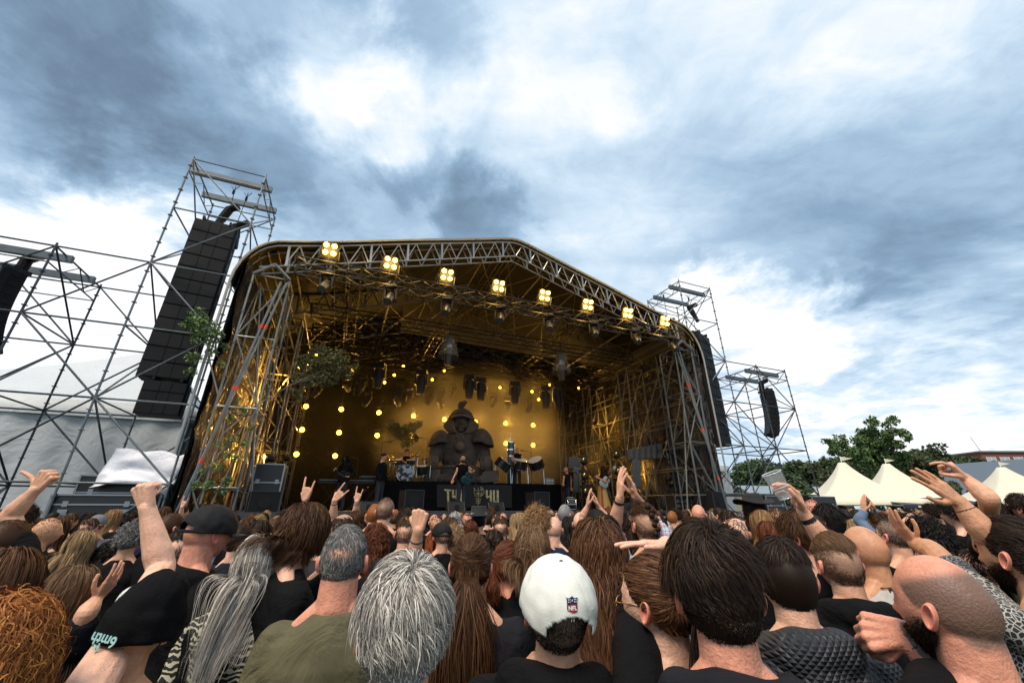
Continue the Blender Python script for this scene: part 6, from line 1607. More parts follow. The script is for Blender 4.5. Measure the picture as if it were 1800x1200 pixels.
# ---- everyone further back
def stage_y(x): return 10.5 + .404*(x + 8.14)
HN = {'short':'short','shortback':'short','buzz':'cropped','thinning':'thinning','long':'long straight','longback':'long','wavy':'wavy','curlyshort':'curly','bob':'bobbed','tied':'tied-back','thick':'tousled', None:'shaved'}
FV, FF, FM, FMATS, FUV = [], [], [], [], []; fb = 0; FH = {}
def mi_of(m_):
    if m_ not in FMATS: FMATS.append(m_)
    return FMATS.index(m_)
def far_add(x, y, H, yw, hr_, hc_, tp):
    "one of the far-off heads that only read as a mass"
    global fb
    if 'b' not in FH:
        hm = MB(); head_mesh(hm, (18,13)); hm.tube((0,-.02,1.40),(0,-.02,1.58),.057,8); FH['b'] = (np.array([list(v) for v in hm.V]), hm.F)
        tm = MB(); torso_shell(tm, .012)
        for s_ in (-1,1): chain(tm, [(s_*.05,0,1.385),(s_*.178,0,1.37),(s_*.235,-.03,1.10)], [.075,.07,.055], 8)
        FH['t'] = (np.array([list(v) for v in tm.V]), tm.F)
    s = H/1.766; c, sn = math.cos(yw), math.sin(yw); R3 = np.array([[c,-sn,0],[sn,c,0],[0,0,1]])*s; o = np.array([x,y,0])
    if hr_ not in FH: hmesh = hair_mesh('x', dict(STY[hr_]), 240, HM['brown'], 3, 5, .014); q = co_of(hmesh); fa = np.empty(len(hmesh.polygons)*4, np.int32); hmesh.loops.foreach_get('vertex_index', fa); uv = np.empty(len(fa)*2, np.float32); hmesh.uv_layers[0].data.foreach_get('uv', uv); FH[hr_] = (q, fa.reshape(-1,4), uv); bpy.data.meshes.remove(hmesh)
    for k, m_ in (('b', SK['fair']), ('t', CL[tp]), (hr_, HM[hc_])):
        V = FH[k][0] @ R3.T + o; FV.append(V); idx = mi_of(m_); F = FH[k][1]
        F4 = [tuple(int(i_)+fb for i_ in f) for f in F] if not isinstance(F, np.ndarray) else (F+fb)
        FF.append(F4); FM.append(np.full(len(F), idx)); fb += len(V)
        FUV.append(FH[k][2] if k == hr_ else np.zeros(2*sum(len(f) for f in F), np.float32))
SEEN = {}
rf = random.Random(41); npl = 0; rows = []
y = 2.5
while y < 24:
    x = -1.45*y - .4
    while x < 1.42*y + .5:
        rows.append((x + rf.uniform(-.16,.16), y + rf.uniform(-.16,.16))); x += .73 if y < 9 else .72
    y += .70 if y < 9 else .8
for x, y in rows:
    if y > stage_y(x) - 2.1 and x < 9.2: continue
    if x > 9.2 and (y > stage_y(x) - 2.5 and x < 15.5): continue
    if y > 18 and x < 14: continue
    if min((x-a)**2 + (y-b)**2 for a, b in PEOPLE) < .40**2: continue
    # keep sight lines to the people placed from the photograph
    hr_ = rf.choices(['short','shortback','buzz','long','longback','wavy','curlyshort','bob','tied','thick','thinning'], [7,7,4,3,2.5,1.2,2.5,1.5,2,4,1.5])[0]
    hc_ = rf.choices(['dark','brown','black','chestnut','lightbrown','blond','sandy','saltpepper','ginger','auburn'], [8,6,5,1.5,2.5,1.6,1.3,1.4,.6,.8])[0]
    tp = rf.choices(['black','fadedblack','navy','grey','white','denim','red','olive','print'], [12,5,2,1,.8,1,.5,1,2])[0]
    kd = rf.choices(['tee','hoodie','jacket'], [5,3,2])[0]
    Hh = min(1.72, max(1.55, rf.gauss(1.645, .05)))
    if y > 6: Hh = min(1.78, Hh + .03)
    px = 900 + F_PX*x/(y*math.cos(PITCH) + (Hh-EYE)*math.sin(PITCH)); zc = y*math.cos(PITCH) + (Hh-EYE)*math.sin(PITCH); py = 600 - F_PX*((Hh-EYE)*math.cos(PITCH) - y*math.sin(PITCH))/zc
    if px < -40 or px > 1840: continue
    zone = ('by the left speaker tower' if px < 330 else 'before the left stage corner' if px < 520 else 'before the keyboards' if px < 660 else 'before the drum kit' if px < 760 else 'before the band banner' if px < 900 else 'before the tall drums' if px < 1010 else 'before the right stage wing' if px < 1260 else 'below the right towers' if px < 1460 else 'in front of the cream tents' if px < 1700 else 'at the far right edge')
    dep = 'in the middle of the crowd' if y < 6 else 'near the barrier' if y < 12 else 'far off in the crowd'
    yw = -math.atan2(8.5 - x - 8, 14 - y)*.8 if x < 0 else math.atan2(x + .5, 16 - min(y, 14))*.8
    yw = R(-25) if x < -2 else (R(35) if x > 4 else R(5)); yw += rf.gauss(0, R(14))
    lab = f'{HM and {"saltpepper":"greying","lightbrown":"light brown"}.get(hc_, hc_)}-haired spectator with {HN[hr_]} hair, {dict(fadedblack="faded black", print="tour-print black").get(tp, tp)} {dict(tee="T-shirt", hoodie="hoodie", jacket="jacket")[kd]}, {zone}'
    if y > 9.3:
        far_add(x, y, Hh, yw, hr_, hc_, tp); continue
    if lab in SEEN: lab += ', farther' if y > SEEN[lab] else ', nearer'
    SEEN[lab] = y; lab = lab.replace('short hair, faded black T-shirt, in front', 'short hair, faded T-shirt, in front') if len(lab.split()) > 16 else lab
    person(lab, px, py, zc, yw, hr_, hc_, rf.choice(['pale','fair','fair','warm','rosy','tan']), tp, kd, 'far' if y > 3.6 else 'mid', group='crowd ' + zone, zadd=.016, legs=(y < 7), seed=rf.randrange(9999), absyaw=True)
    npl += 1
print('CROWD', npl, len(PEOPLE))

if FV:
    FL = [tuple(int(i_) for i_ in f) for F in FF for f in F]
    me = mesh_of('distant_crowd', np.concatenate(FV), FL, FMATS, True, np.concatenate(FM), np.concatenate(FUV)); tag(put('distant_crowd', me), kind='stuff')
# ------------------------------------------------------------------ on the stage
def dv(px, py, v):
    P = on_v(px, py, v); r = ray(px, py); return (P - CAMP).dot(r)/r.dot(r)
# riser with the banner
rl = on_v(672, 852, 4.0); rr_ = on_v(986, 857, 4.0); RU0 = (rl-ORG).dot(A); RU1 = (rr_-ORG).dot(A); RZ = 2.72
rb = S((RU0+RU1)/2, 5.6, PIZ)
t = thing('drum_riser', 'long black-skirted riser across the stage carrying drums and statue', 'riser', rb)
m = MB(rb); m.box(S((RU0+RU1)/2, 5.6, (PIZ+RZ)/2), (RU1-RU0, 3.2, RZ-PIZ), ax_); m.build('platform', cloth_blk, t)
n_ = 60; V = []; F = []
for i in range(n_+1):
    for j in range(2):
        u = RU0 + (RU1-RU0)*i/n_; V.append(S(u, 3.96 + .02*math.sin(i*2.1), PIZ+.01 if j == 0 else RZ+.01))
for i in range(n_): F.append((2*i, 2*i+2, 2*i+3, 2*i+1))
m = MB(rb); m.add(V, F); o = m.build('skirt', cloth_blk, t, True)
gold = mat('gold_lettering', (.50,.42,.20), .55, vary=.55, vscale=9)
def ban(px, py): return on_v(px, py, 3.90)
banner = thing('banner', 'black banner with jagged gold letters and an ornate emblem on the riser front', 'banner', ban(830, 872))
m = MB(ban(830,872)); c0 = [ban(768,851), ban(900,852), ban(900,892), ban(768,891)]; m.add([c + B*.012 for c in c0], [(0,1,2,3)]); m.build('cloth', mat('banner_cloth', (.008,.008,.009), .8), banner)
def letter(polys):
    m = MB(ban(830,872))
    for P in polys:
        k = len(P); V = [ban(*p) for p in P] + [ban(*p) + B*.010 for p in P]; m.add(V, [tuple(range(k)), tuple(range(k, 2*k))[::-1]] + [(i, i+k, (i+1)%k+k, (i+1)%k) for i in range(k)])
    m.build('letter', gold, banner)
letter([[(781,859),(793,860),(793.4,862.5),(789.5,862),(789.5,885),(786.3,880),(785.5,862),(781.5,862)]])
letter([[(794.5,860),(798,860),(798,871),(801,871),(801,860),(804.5,860),(804.5,880),(801,877),(801,874),(798,874),(798,876),(794.5,873)]])
letter([[(808,860),(818,860),(818,863),(811.5,863),(811.5,869),(816,869),(816,872),(811.5,872),(811.5,878),(818,882),(818,886),(808,879)]])
letter([[(854,861),(857.5,861),(857.5,871),(861,871),(861,861),(864.5,861),(864.5,883),(861,879),(861,874),(857.5,874),(857.5,876),(854,873)]])
letter([[(866.5,861),(870,861),(870,879),(873,881),(873,861),(876.8,861),(876.8,882),(871.5,887.5),(866.5,880)]])
m = MB(ban(830,872))
def curl(cx, cy, r0, r1, a0, a1, n=14, th=.011):
    m.path([ban(cx + (r0+(r1-r0)*i/n)*math.cos(a0+(a1-a0)*i/n), cy + (r0+(r1-r0)*i/n)*math.sin(a0+(a1-a0)*i/n)) for i in range(n+1)], th, 5)
for sx in (-1, 1):
    f = lambda a: a if sx > 0 else math.pi - a
    curl(840.5+sx*4, 863, 4.5, 1.2, f(2.2), f(-3.5)); curl(840.5+sx*3.4, 870, 3.6, 1, f(-2.4), f(3.0)); curl(840.5+sx*2.6, 877, 3.0, .8, f(2.4), f(-2.8)); curl(840.5+sx*1.8, 883, 2.2, .6, f(-2.0), f(2.6)); curl(840.5+sx*6, 858, 2.4, .7, f(2.8), f(-1.6))
m.path([ban(840.5, 856+i*2.1) for i in range(16)], .012, 5); curl(840.5, 867, 1.6, 1.6, 0, 6.3); curl(843, 864, 8.2, 7.2, -1.4, 1.5, 18, .016)
m.build('emblem', gold, banner)

# statue
SC = .0268; sp = S((on_v(806,850,5.6)-ORG).dot(A), 5.6, RZ)
stone = mat('carved_stone', (.060,.043,.034), .8, bump=(9,.05,'weave'), vary=.35, vscale=5)
stone2 = mat('carved_stone_rib', (.10,.073,.06), .75, vary=.2, vscale=5)
st_ = thing('statue', 'huge stone-brown statue of a kneeling armoured warrior with plumed helmet behind the band', 'statue', sp, rz=R(6))
def sm(): return MB()
def sb(m, x, y, z, rx, ry, rz): m.ball((x*SC, y*SC, z*SC), 1.0, 24, 16, (rx*SC, ry*SC, rz*SC))
def sput(nm, m, mt, vox=.05, smt=3, k=1.0):
    me = fuse(m, vox, smt) if vox else mesh_of(nm, m.V, m.F, [], True); me.materials.append(mt); put(nm, me, st_)
m = sm(); sb(m,0,0,58,33,24,34); sb(m,0,-4,40,30,22,22); sb(m,0,0,78,26,18,14); sb(m,0,-2,18,40,26,16); sb(m,0,0,88,13,12,12)
for s in (-1,1): m.tube((s*36*SC,0,66*SC),(s*45*SC,-6*SC,34*SC), 13*SC, 14, 10.5*SC); m.tube((s*45*SC,-6*SC,36*SC),(s*(43 if s<0 else 50)*SC,-18*SC,8*SC), 11*SC, 14, 8*SC); sb(m,s*22,-16,6,20,18,9)
me = fuse(m, .05, 3)
a = co_of(me); nr = np.empty(len(a)*3, np.float32); me.vertices.foreach_get('normal', nr); nr = nr.reshape(-1,3); d = np.array([noise.noise(Vector(p)*4.5)*.035 + noise.noise(Vector(p)*11)*.015 for p in a]); set_co(me, a + nr*d[:,None]); me.materials.append(stone); put('body', me, st_)
for s in (-1,1):   # pauldrons
    V = []; F = []; n1, n2 = 20, 12
    for i in range(n2+1):
        for j in range(n1+1):
            th = (i/n2)*1.45; ph = 2*math.pi*j/n1; V.append(((s*(33 + 19*math.sin(th)*math.cos(ph)+3))*SC, (-2 + 24*math.sin(th)*math.sin(ph))*SC, (62 + 28*math.cos(th) - 4*(math.cos(ph) > 0)*math.sin(th))*SC))
    for i in range(n2):
        for j in range(n1): a_ = i*(n1+1)+j; F.append((a_, a_+1, a_+n1+2, a_+n1+1))
    o = put('shoulder_plate', mesh_of('shoulder_plate', V, F, stone, True), st_); md = o.modifiers.new('t','SOLIDIFY'); md.thickness = .09; 
    m = sm()
    for k in range(5): m.tube((s*(38+k*3.2-2)*SC, (-17+abs(k-2)*1.6)*SC, 44*SC), (s*(37+k*3.4)*SC, (-21+abs(k-2)*1.6)*SC, 22*SC), 2.4*SC, 8, 2.2*SC); 
    sput('forearm_plates', m, stone2, 0)
    m = sm()
    hx = -42 if s < 0 else 52
    for k in range(4): m.tube(((hx-12)*SC, -26*SC, (17-k*4.6)*SC), ((hx+11)*SC, -29*SC, (19-k*4.6)*SC), 2.5*SC, 8); m.ball(((hx+11)*SC, -29*SC, (19-k*4.6)*SC), 2.5*SC, 8, 6); m.ball(((hx-12)*SC, -26*SC, (17-k*4.6)*SC), 2.5*SC, 8, 6)
    m.ball(((hx+s*-14)*SC, -24*SC, 6*SC), 1, 10, 8, (6*SC,5*SC,9*SC)); m.ball((hx*SC, -20*SC, 9*SC), 1, 10, 8, (12*SC,8*SC,10*SC)); sput('fist', m, stone2, .04, 2)
# head
m = sm(); sb(m,0,-9,101,13.5,13,17); sb(m,0,-20,100,2.6,3.5,5); sb(m,0,-19,91,5,2.5,1.4); sb(m,0,-18,86.5,5,3,3.4); 
for s in (-1,1): sb(m,s*6.5,-19.5,106,5,2.6,1.6); sb(m,s*8,-15,95,4,4,5); sb(m,s*5.5,-19.5,102.5,3,1.2,1.2)
sput('face', m, stone, .022, 2)
V = []; F = []; n1, n2 = 32, 14
for i in range(n2+1):
    for j in range(n1+1):
        th = (i/n2)*1.75; ph = 2*math.pi*j/n1; fr = max(0, math.sin(ph)*-1); lim = 1 - .34*fr*(i/n2); th2 = th*lim
        fl = 1 + .10*max(0, i/n2-.75)*4*(1 if fr > .1 else .6)
        V.append((19*math.sin(th2)*math.cos(ph)*fl*SC, (-7 + 17*math.sin(th2)*math.sin(ph)*fl)*SC, (107 + 17*math.cos(th2))*SC))
for i in range(n2):
    for j in range(n1): a_ = i*(n1+1)+j; F.append((a_, a_+1, a_+n1+2, a_+n1+1))
o = put('helmet', mesh_of('helmet', V, F, stone, True), st_); md = o.modifiers.new('t','SOLIDIFY'); md.thickness = .07
m = sm()
for k in range(9): a_ = -math.pi/2 + (k-4)*.22; m.tube((18*math.cos(a_)*SC, (-7+18*math.sin(a_))*SC, 112*SC), (23.5*math.cos(a_)*SC, (-7+23*math.sin(a_))*SC, (109-abs(k-4))*SC), 2.6*SC, 8, 1.6*SC)
sput('visor', m, stone2, .03, 2)
m = sm(); m.tube((-1*SC,-6*SC,122*SC),(-1*SC,-6*SC,131*SC), 4.6*SC, 10, 3.6*SC); sb(m,0,-6,135,6.5,5.5,5.5); sb(m,4,-6,138,5,4,3.5); sb(m,-5,-6,131,3,3,7); sput('plume', m, stone, .03, 2)
for s in (-1,1):
    m = sm()
    for k in range(6):
        P = [Vector((s*((13.5+k*.9)*(1-q/8) + (8+k*1.9)*(q/8) + (3.5+1.5*k)*math.sin(math.pi*q/8)), -14 - 6*(q/8) + k*1.6, 108 - 25*(q/8) - (5-k)*.3*(q/8)))*SC for q in range(9)]
        m.path(P, 1.9*SC, 7, .8)
    sput('cheek_plates', m, stone2, 0)
m = sm(); m.tube((0,-22*SC,58*SC),(0,-29*SC,57*SC), 9.5*SC, 20, 8*SC); sb(m,0,-29,57,6.5,3.5,6.5); sput('medallion', m, stone2, 0)
m = sm()
for q in range(13): a_ = math.pi*(1+q/12); a2 = math.pi*(1+(q+1)/12); 
m.path([Vector((31*math.cos(math.pi+math.pi*q/14)*SC, (-2+25*math.sin(math.pi+math.pi*q/14))*SC, 26*SC)) for q in range(15)], 3*SC, 8); m.box((0,-28*SC,26*SC),(9*SC,5*SC,9*SC)); m.path([Vector((s_*SC,-22*SC,z_*SC)) for s_, z_ in ((-5,76),(-3,68),(0,66),(3,68),(5,76))], 1.4*SC, 6); sput('belt', m, stone2, 0)

# ---- band members (standing on the deck or on the riser)
def performer(label, px, py, v, rel, base, **k):
    d = dv(px, py, v); T = at(px, py, d); return person(label, px, py, d, rel, lod='mid', group='musicians on stage', base_z=base, **k)
def parm(side, e, w, v, v2=None, pose='relax', **k): return dict(side=side, el=(e[0], e[1], dv(e[0], e[1], v)), wr=(w[0], w[1], dv(w[0], w[1], v2 if v2 is not None else v)), pose=pose, **k)
performer('bald singer in black with a pale pendant at the centre of the stage', 814, 799, 2.7, R(205), PIZ, hair=None, sk='warm', top='black', kind='tank', stub=dict(beard=.9), face=True,
          arms=[parm(1, (803,828), (796,842), 2.6, 2.3, f=(-.3,0,-1)), parm(-1, (833,827), (828,830), 2.6, 2.2, f=(-.5,0,.5))], extra=None)
performer('long-haired guitarist in black at the left of the stage', 610, 799, 3.0, R(150), PIZ, hair='wavy', hc='black', sk='fair', top='black', kind='jacket', face=True,
          arms=[parm(1, (594,826), (591,826), 2.9, 2.5), parm(-1, (622,833), (612,838), 2.9, 2.4)])
performer('musician in a long black coat with his back half turned, left of the drum kit', 675, 796, 3.1, R(-120), PIZ, hair='shortback', hc='black', sk='fair', top='black', kind='jacket', face=True)
performer('drummer with a dark mohawk bent over the drum kit', 716, 789, 5.2, R(200), RZ-.35, hair='shortback', hc='black', sk='rosy', top='black', kind='tank', face=True, arms=[parm(1, (704,808), (712,812), 5.0, 4.7), parm(-1, (728,806), (737,800), 5.0, 4.7)])
performer('percussionist in black behind the tall tilted drums', 909, 785, 4.6, R(190), RZ-.1, hair='short', hc='grey', sk='warm', top='black', kind='tank', face=True, arms=[parm(1, (900,806), (905,812), 4.5, 4.2), parm(-1, (918,806), (915,812), 4.5, 4.2)])
performer('shaven-headed man in a dark vest standing sideways beside the right curtain', 995, 820, 3.4, R(120), PIZ, hair='buzz', hc='grey', sk='warm', top='fadedblack', kind='tank', face=True, arms=[parm(-1, (1004,840), (1004,856), 3.4, f=(0,0,-1)), parm(1, (991,840), (990,850), 3.2, 3.0)])
performer('bassist with a white instrument and red and gold skirt at the right', 1060, 818, 2.4, R(160), PIZ, hair='longback', hc='dark', sk='warm', top='black', kind='tank', face=True, arms=[parm(1, (1047,838), (1062,844), 2.3, 2.0), parm(-1, (1072,838), (1072,838), 2.3, 1.9)])
# the bassist's skirt
p = on_v(1060, 875, 2.4); m = MB((p.x, p.y, PIZ)); V = []; F = []; n = 36
for i in range(8):
    for j in range(n): r = .17 + .13*i/7 + .025*math.sin(j*2.2)*(i/7); V.append(Vector((p.x + r*math.cos(2*math.pi*j/n), p.y + r*math.sin(2*math.pi*j/n), PIZ + .98 - .90*i/7)))
for i in range(7):
    for j in range(n): F.append((i*n+j, i*n+(j+1)%n, (i+1)*n+(j+1)%n, (i+1)*n+j)); 
m.add(V, F); m.M = [1 if (k % n)//2 % 4 == 0 else 0 for k in range(len(F))]; m.mi = 0
sk_o = m.build('skirt', [mat('gold_cloth', (.42,.26,.05), .6), mat('red_cloth', (.35,.02,.02), .6)], None, True); tag(sk_o, 'long gold skirt with red stripes worn by the bassist', 'skirt')
def guitar(label, body, head, v, v2, mcol, cat='guitar', long=.42):
    b = on_v(*body, v); h = on_v(*head, v2); t = thing('guitar', label, cat, b); d = (h-b).normalized(); f = -B; x = d.cross(f).normalized()
    m = MB(b)
    for s, sc_ in ((-1,1.0),(1,.9)):
        m.ball(b - d*.06 + x*(.07*s), .15*sc_, 14, 8, (1,1,1)); m.ball(b + d*.14 + x*(.06*s), .11*sc_, 12, 8)
    V = [b + d*((q-b).dot(d)) + x*((q-b).dot(x)) + f*((q-b).dot(f)*.16) for q in [v_ + b for v_ in m.V]]; me = mesh_of('body', [q - b for q in V], m.F, mcol, True); put('body', me, t)
    m = MB(b); m.bar(b + f*.03, h + f*.03, .05, .025, f); m.build('neck', mat('fretboard', (.06,.04,.03), .4), t)
    m = MB(b); m.box(h + d*.06 + f*.03, (.09,.16,.02), (x, d, f)); 
    for k in (-1,1):
        for q in range(3): m.tube(h + d*(.02+q*.045) + x*k*.045, h + d*(.02+q*.045) + x*k*.075, .008, 5)
    m.build('headstock', mcol, t)
    m = MB(b)
    for k in range(4): m.tube(b + f*.05 + x*(k-1.5)*.008, h + f*.045 + x*(k-1.5)*.006, .0012, 3)
    m.build('string', alu, t)
guitar('dark guitar held by the long-haired guitarist', (606,838), (594,830), 2.55, 2.4, blk2)
guitar('teal horsehead fiddle held upright by the bald singer', (821,842), (842,804), 2.4, 2.2, mat('teal_lacquer', (.015,.05,.06), .25), 'fiddle')
guitar('white bass held by the musician in the gold skirt', (1063,848), (1078,824), 2.1, 1.9, mat('white_lacquer', (.55,.54,.50), .25), 'bass guitar')
# ---- drums
chrome = mat('chrome', (.75,.75,.74), .15, 1.0); skinm = mat('drum_head', (.55,.53,.48), .5); shell = mat('drum_shell', (.015,.014,.014), .22); brass = mat('brass_cymbal', (.65,.42,.10), .22, 1.0)
def drum(label, c, r, h, ax, hm=skinm, legs=None, cat='drum', name='drum'):
    c = Vector(c); ax = Vector(ax).normalized(); t = thing(name, label, cat, c); m = MB(c); m.tube(c - ax*h/2, c + ax*h/2, r, 28); m.build('shell', shell, t)
    m = MB(c); m.tube(c + ax*(h/2+.003), c + ax*(h/2+.008), r*.97, 28); m.build('drum_head', hm, t)
    m = MB(c); x = ax.orthogonal().normalized(); y = ax.cross(x)
    for s in (-1,1): m.path([c + ax*(s*(h/2)) + (x*math.cos(2*math.pi*j/24) + y*math.sin(2*math.pi*j/24))*(r+.008) for j in range(25)], .012, 6)
    for j in range(8): q = (x*math.cos(2*math.pi*j/8) + y*math.sin(2*math.pi*j/8))*(r+.02); m.tube(c + q - ax*h*.4, c + q + ax*h*.4, .007, 5)
    m.build('hoop', chrome, t)
    if legs:
        m = MB(c)
        for q in legs: m.tube(c + Vector(q[0]), Vector((c.x+q[1][0], c.y+q[1][1], RZ)), .014, 6)
        m.build('leg', chrome, t)
    return t
def art():
    m = bpy.data.materials.new('drum_artwork'); m.use_nodes = True; nt = m.node_tree; b = nt.nodes['Principled BSDF']; tc = nd(nt,'ShaderNodeTexCoord'); n = nd(nt,'ShaderNodeTexNoise', i_Scale=7.0, i_Detail=5.0); nt.links.new(tc.outputs['Object'], n.inputs['Vector'])
    cr = nd(nt,'ShaderNodeValToRGB'); cr.color_ramp.elements[0].position = .48; cr.color_ramp.elements[0].color = (.01,.01,.012,1); cr.color_ramp.elements[1].position = .53; cr.color_ramp.elements[1].color = (.36,.38,.42,1); nt.links.new(n.outputs['Fac'], cr.inputs[0]); nt.links.new(cr.outputs[0], b.inputs['Base Color']); return m
bd = on_v(711, 832, 4.6); drum('black bass drum with pale blue-grey artwork on its head', (bd.x, bd.y, RZ+.34), .34, .42, -B, art(), name='bass_drum')
for px, py, r, h, nm in ((699,812,.17,.2,'small left rack drum of the kit'),(722,812,.18,.2,'small right rack drum of the kit'),(742,826,.22,.34,'floor drum at the right of the kit')):
    q = on_v(px, py, 4.9); drum(nm, q, r, h, (0,-.3,1), legs=[((0,0,0),(0,.1))])
for k, (px, py, tl) in enumerate(((687,801,.35),(694,809,.25),(735,796,-.3),(746,806,-.25),(729,800,.1),(757,815,-.3))):
    q = on_v(px, py, 4.8); t = thing('cymbal', 'brass cymbal on a chrome stand, ' + ['leftmost and highest','left and lower','right and highest','right, in the middle','small, beside the drummer','rightmost and lowest'][k] + ' of the kit', 'cymbal', q); rot_ = Matrix.Rotation(tl, 3, 'Y') @ Matrix.Rotation(.25, 3, 'X')
    m = MB(); m.lathe((0,0,0), [(.001,.035),(.03,.03),(.045,.012),(.24,-.012),(.24,-.015),(.04,.006),(.001,.02)], 26); put('plate', mesh_of('plate', [rot_ @ Vector(v_) for v_ in m.V], m.F, brass, True), t)
    m = MB(q); m.tube(q + Zv*.05, Vector((q.x,q.y,RZ+.2)), .013, 6)
    for a_ in (0,2.1,4.2): m.tube(Vector((q.x,q.y,RZ+.25)), Vector((q.x+.22*math.cos(a_),q.y+.22*math.sin(a_),RZ+.01)), .011, 5)
    m.build('stand', chrome, t)
for k, (px, py, tl) in enumerate(((884,816,-.55),(914,815,0),(942,814,.45))):
    q = on_v(px, py, 4.4); drum(['left','middle','right'][k] + ' large tilted black drum on chrome legs', q, .34, .38, A*(-tl) + Zv*.85 - B*.35, legs=[((-.33,0,0),(-.36,-.1)),((.33,0,0),(.36,-.1)),((0,.2,0),(0,.3))], name='tall_drum')
q = on_v(898, 795, 5.3); t = thing('gas_cylinder', 'upright silver and blue cylinder standing behind the tall drums', 'cylinder', q); m = MB(q); m.tube(Vector((q.x,q.y,RZ)), q + Zv*.45, .17, 18); m.build('body', mat('cyl_blue', (.05,.10,.14), .3, .5), t); m = MB(q)
for z in (-.2,.1,.44): m.tube(q + Zv*z, q + Zv*(z+.05), .18, 18)
m.tube(q + Zv*.48, q + Zv*.9, .02, 6); m.build('band', chrome, t)
q = on_v(964, 848, 4.3); t = thing('effects_box', 'silver box of switches and lights at the end of the riser', 'equipment box', q); m = MB(q); m.box(q, (.42,.35,.36), ax_); m.build('case', mat('silver_box', (.3,.31,.3), .35, .6), t); m = MB(q)
for i in range(3):
    for j in range(2): m.box(q - B*.18 + A*(-.12+.12*i) + Zv*(-.08+.16*j), (.08,.02,.09), ax_)
m.build('panel', mat('panel', (.5,.5,.45), .3), t)
# mic stands
def mic(label, top, foot, base):
    a_ = on_v(*top); f_ = on_v(*foot); t = thing('microphone_stand', label, 'microphone stand', (f_.x,f_.y,base)); o_ = Vector((f_.x,f_.y,base)); m = MB(o_); j_ = Vector((f_.x,f_.y, a_.z - .35 if (a_-f_).length > .9 else a_.z-.02)); m.tube(o_ + Zv*.1, j_, .012, 6); m.tube(j_, a_, .009, 5)
    for q_ in (0,2.1,4.2): m.tube(o_ + Zv*.15, o_ + Vector((.3*math.cos(q_),.3*math.sin(q_),0.01)), .01, 5)
    m.build('stand', blk2, t); m = MB(o_); d = (a_-j_).normalized(); m.tube(a_, a_+d*.12, .018, 8, .024); m.ball(a_+d*.15, .03, 8, 6); m.build('microphone', blk2, t)
mic('microphone stand in front of the bald singer', (826,810,2.4), (836,870,2.4), PIZ); mic('boom microphone stand left of the coated musician', (682,776,5.0), (668,812,5.0), RZ)
mic('boom microphone stand reaching over the drummer from the right', (736,769,5.6), (750,800,5.6), RZ); mic('boom microphone stand between the two right drums', (921,792,4.6), (934,815,4.6), RZ); mic('microphone stand beside the guitarist', (625,805,2.7), (624,850,2.7), PIZ); mic('microphone stand right of the shaven-headed man', (1015,834,3.3), (1018,870,3.3), PIZ)
# monitors, amplifiers, keyboards
def box_thing(nm, label, cat, c, size, mt=blk, front=True, rz=TH):
    t = thing(nm, label, cat, c, rz=rz); w, d, h = size; m = MB(); V = [(-w/2,-d/2,0),(w/2,-d/2,0),(w/2,d/2,0),(-w/2,d/2,0),(-w/2,-d/2+d*.35*(nm == 'monitor_wedge'),h),(w/2,-d/2+d*.35*(nm == 'monitor_wedge'),h),(w/2,d/2,h),(-w/2,d/2,h)]
    m.add(V, [(0,3,2,1),(4,5,6,7),(0,1,5,4),(1,2,6,5),(2,3,7,6),(3,0,4,7)]); put('cabinet', mesh_of('cabinet', m.V, m.F, mt), t)
    m = MB()
    for x in (-w/2, w/2): m.bar((x,-d/2,0),(x,-d/2+d*.35*(nm == 'monitor_wedge'),h), .02, .02, (1,0,0))
    m.bar((-w/2,-d/2+d*.35*(nm == 'monitor_wedge'),h),(w/2,-d/2+d*.35*(nm == 'monitor_wedge'),h), .02, .02); put('edge', mesh_of('edge', m.V, m.F, mat('worn_edge', (.02,.02,.022), .5)), t)
    if front: m = MB(); m.tube((0,-d/2-.004,h*.45),(0,-d/2-.014,h*.45), min(w,h)*.3, 22); put('speaker_cone', mesh_of('speaker_cone', m.V, m.F, grille), t)
for px, v, nm, sz in ((722,.6,'black side-fill box in front of the riser, left of the banner',(.6,.5,.6)),(945,.6,'black side-fill box in front of the riser, right of the banner',(.65,.5,.6)),(462,.4,'black speaker stack at the left front corner of the stage',(.7,.6,.5)),(1250,.3,'black speaker box at the right front corner of the stage',(1.0,.8,.7))):
    p = on_v(px, 885, v); box_thing('monitor_speaker', nm, 'speaker', (p.x,p.y,PIZ), sz, rz=TH+.25)
for i, (px, v) in enumerate(((648,.1),(800,.0),(870,.1),(1100,.2))):
    p = on_v(px, 890, v); box_thing('monitor_wedge', ['black wedge monitor before the guitarist','black wedge monitor before the singer, left','black wedge monitor before the singer, right','black wedge monitor before the bassist'][i], 'monitor', (p.x,p.y,PIZ), (.5,.4,.26))
p = on_v(473, 846, 1.6); flight_case('tall black flight case with silver edges at the left of the stage', (p.x,p.y,PIZ), (.75,.7,1.3)); p = on_v(1188, 868, 2.0); flight_case('black rack case with silver edges at the right of the stage', (p.x,p.y,PIZ), (.7,.6,.6))
for i, (px, py) in enumerate(((584,846),(636,847),(655,840))):
    p = on_v(px, py, 3.6); t = thing('keyboard', ['keyboard on a stand at the far left','keyboard on a stand beside the coated musician','small upper keyboard beside the coated musician'][i], 'keyboard', (p.x,p.y,p.z), rz=TH); m = MB(); m.box((0,0,0),(.9,.3,.09)); put('body', mesh_of('body', m.V, m.F, blk2), t); m = MB(); m.box((0,-.06,.05),(.84,.16,.015)); put('keys', mesh_of('keys', m.V, m.F, mat('keys', (.4,.42,.45), .3)), t); m = MB()
    for s in (-1,1): m.tube((s*.35,0,-.05),(-s*.35,0,PIZ-p.z), .016, 6)
    put('stand', mesh_of('stand', m.V, m.F, blk2), t)
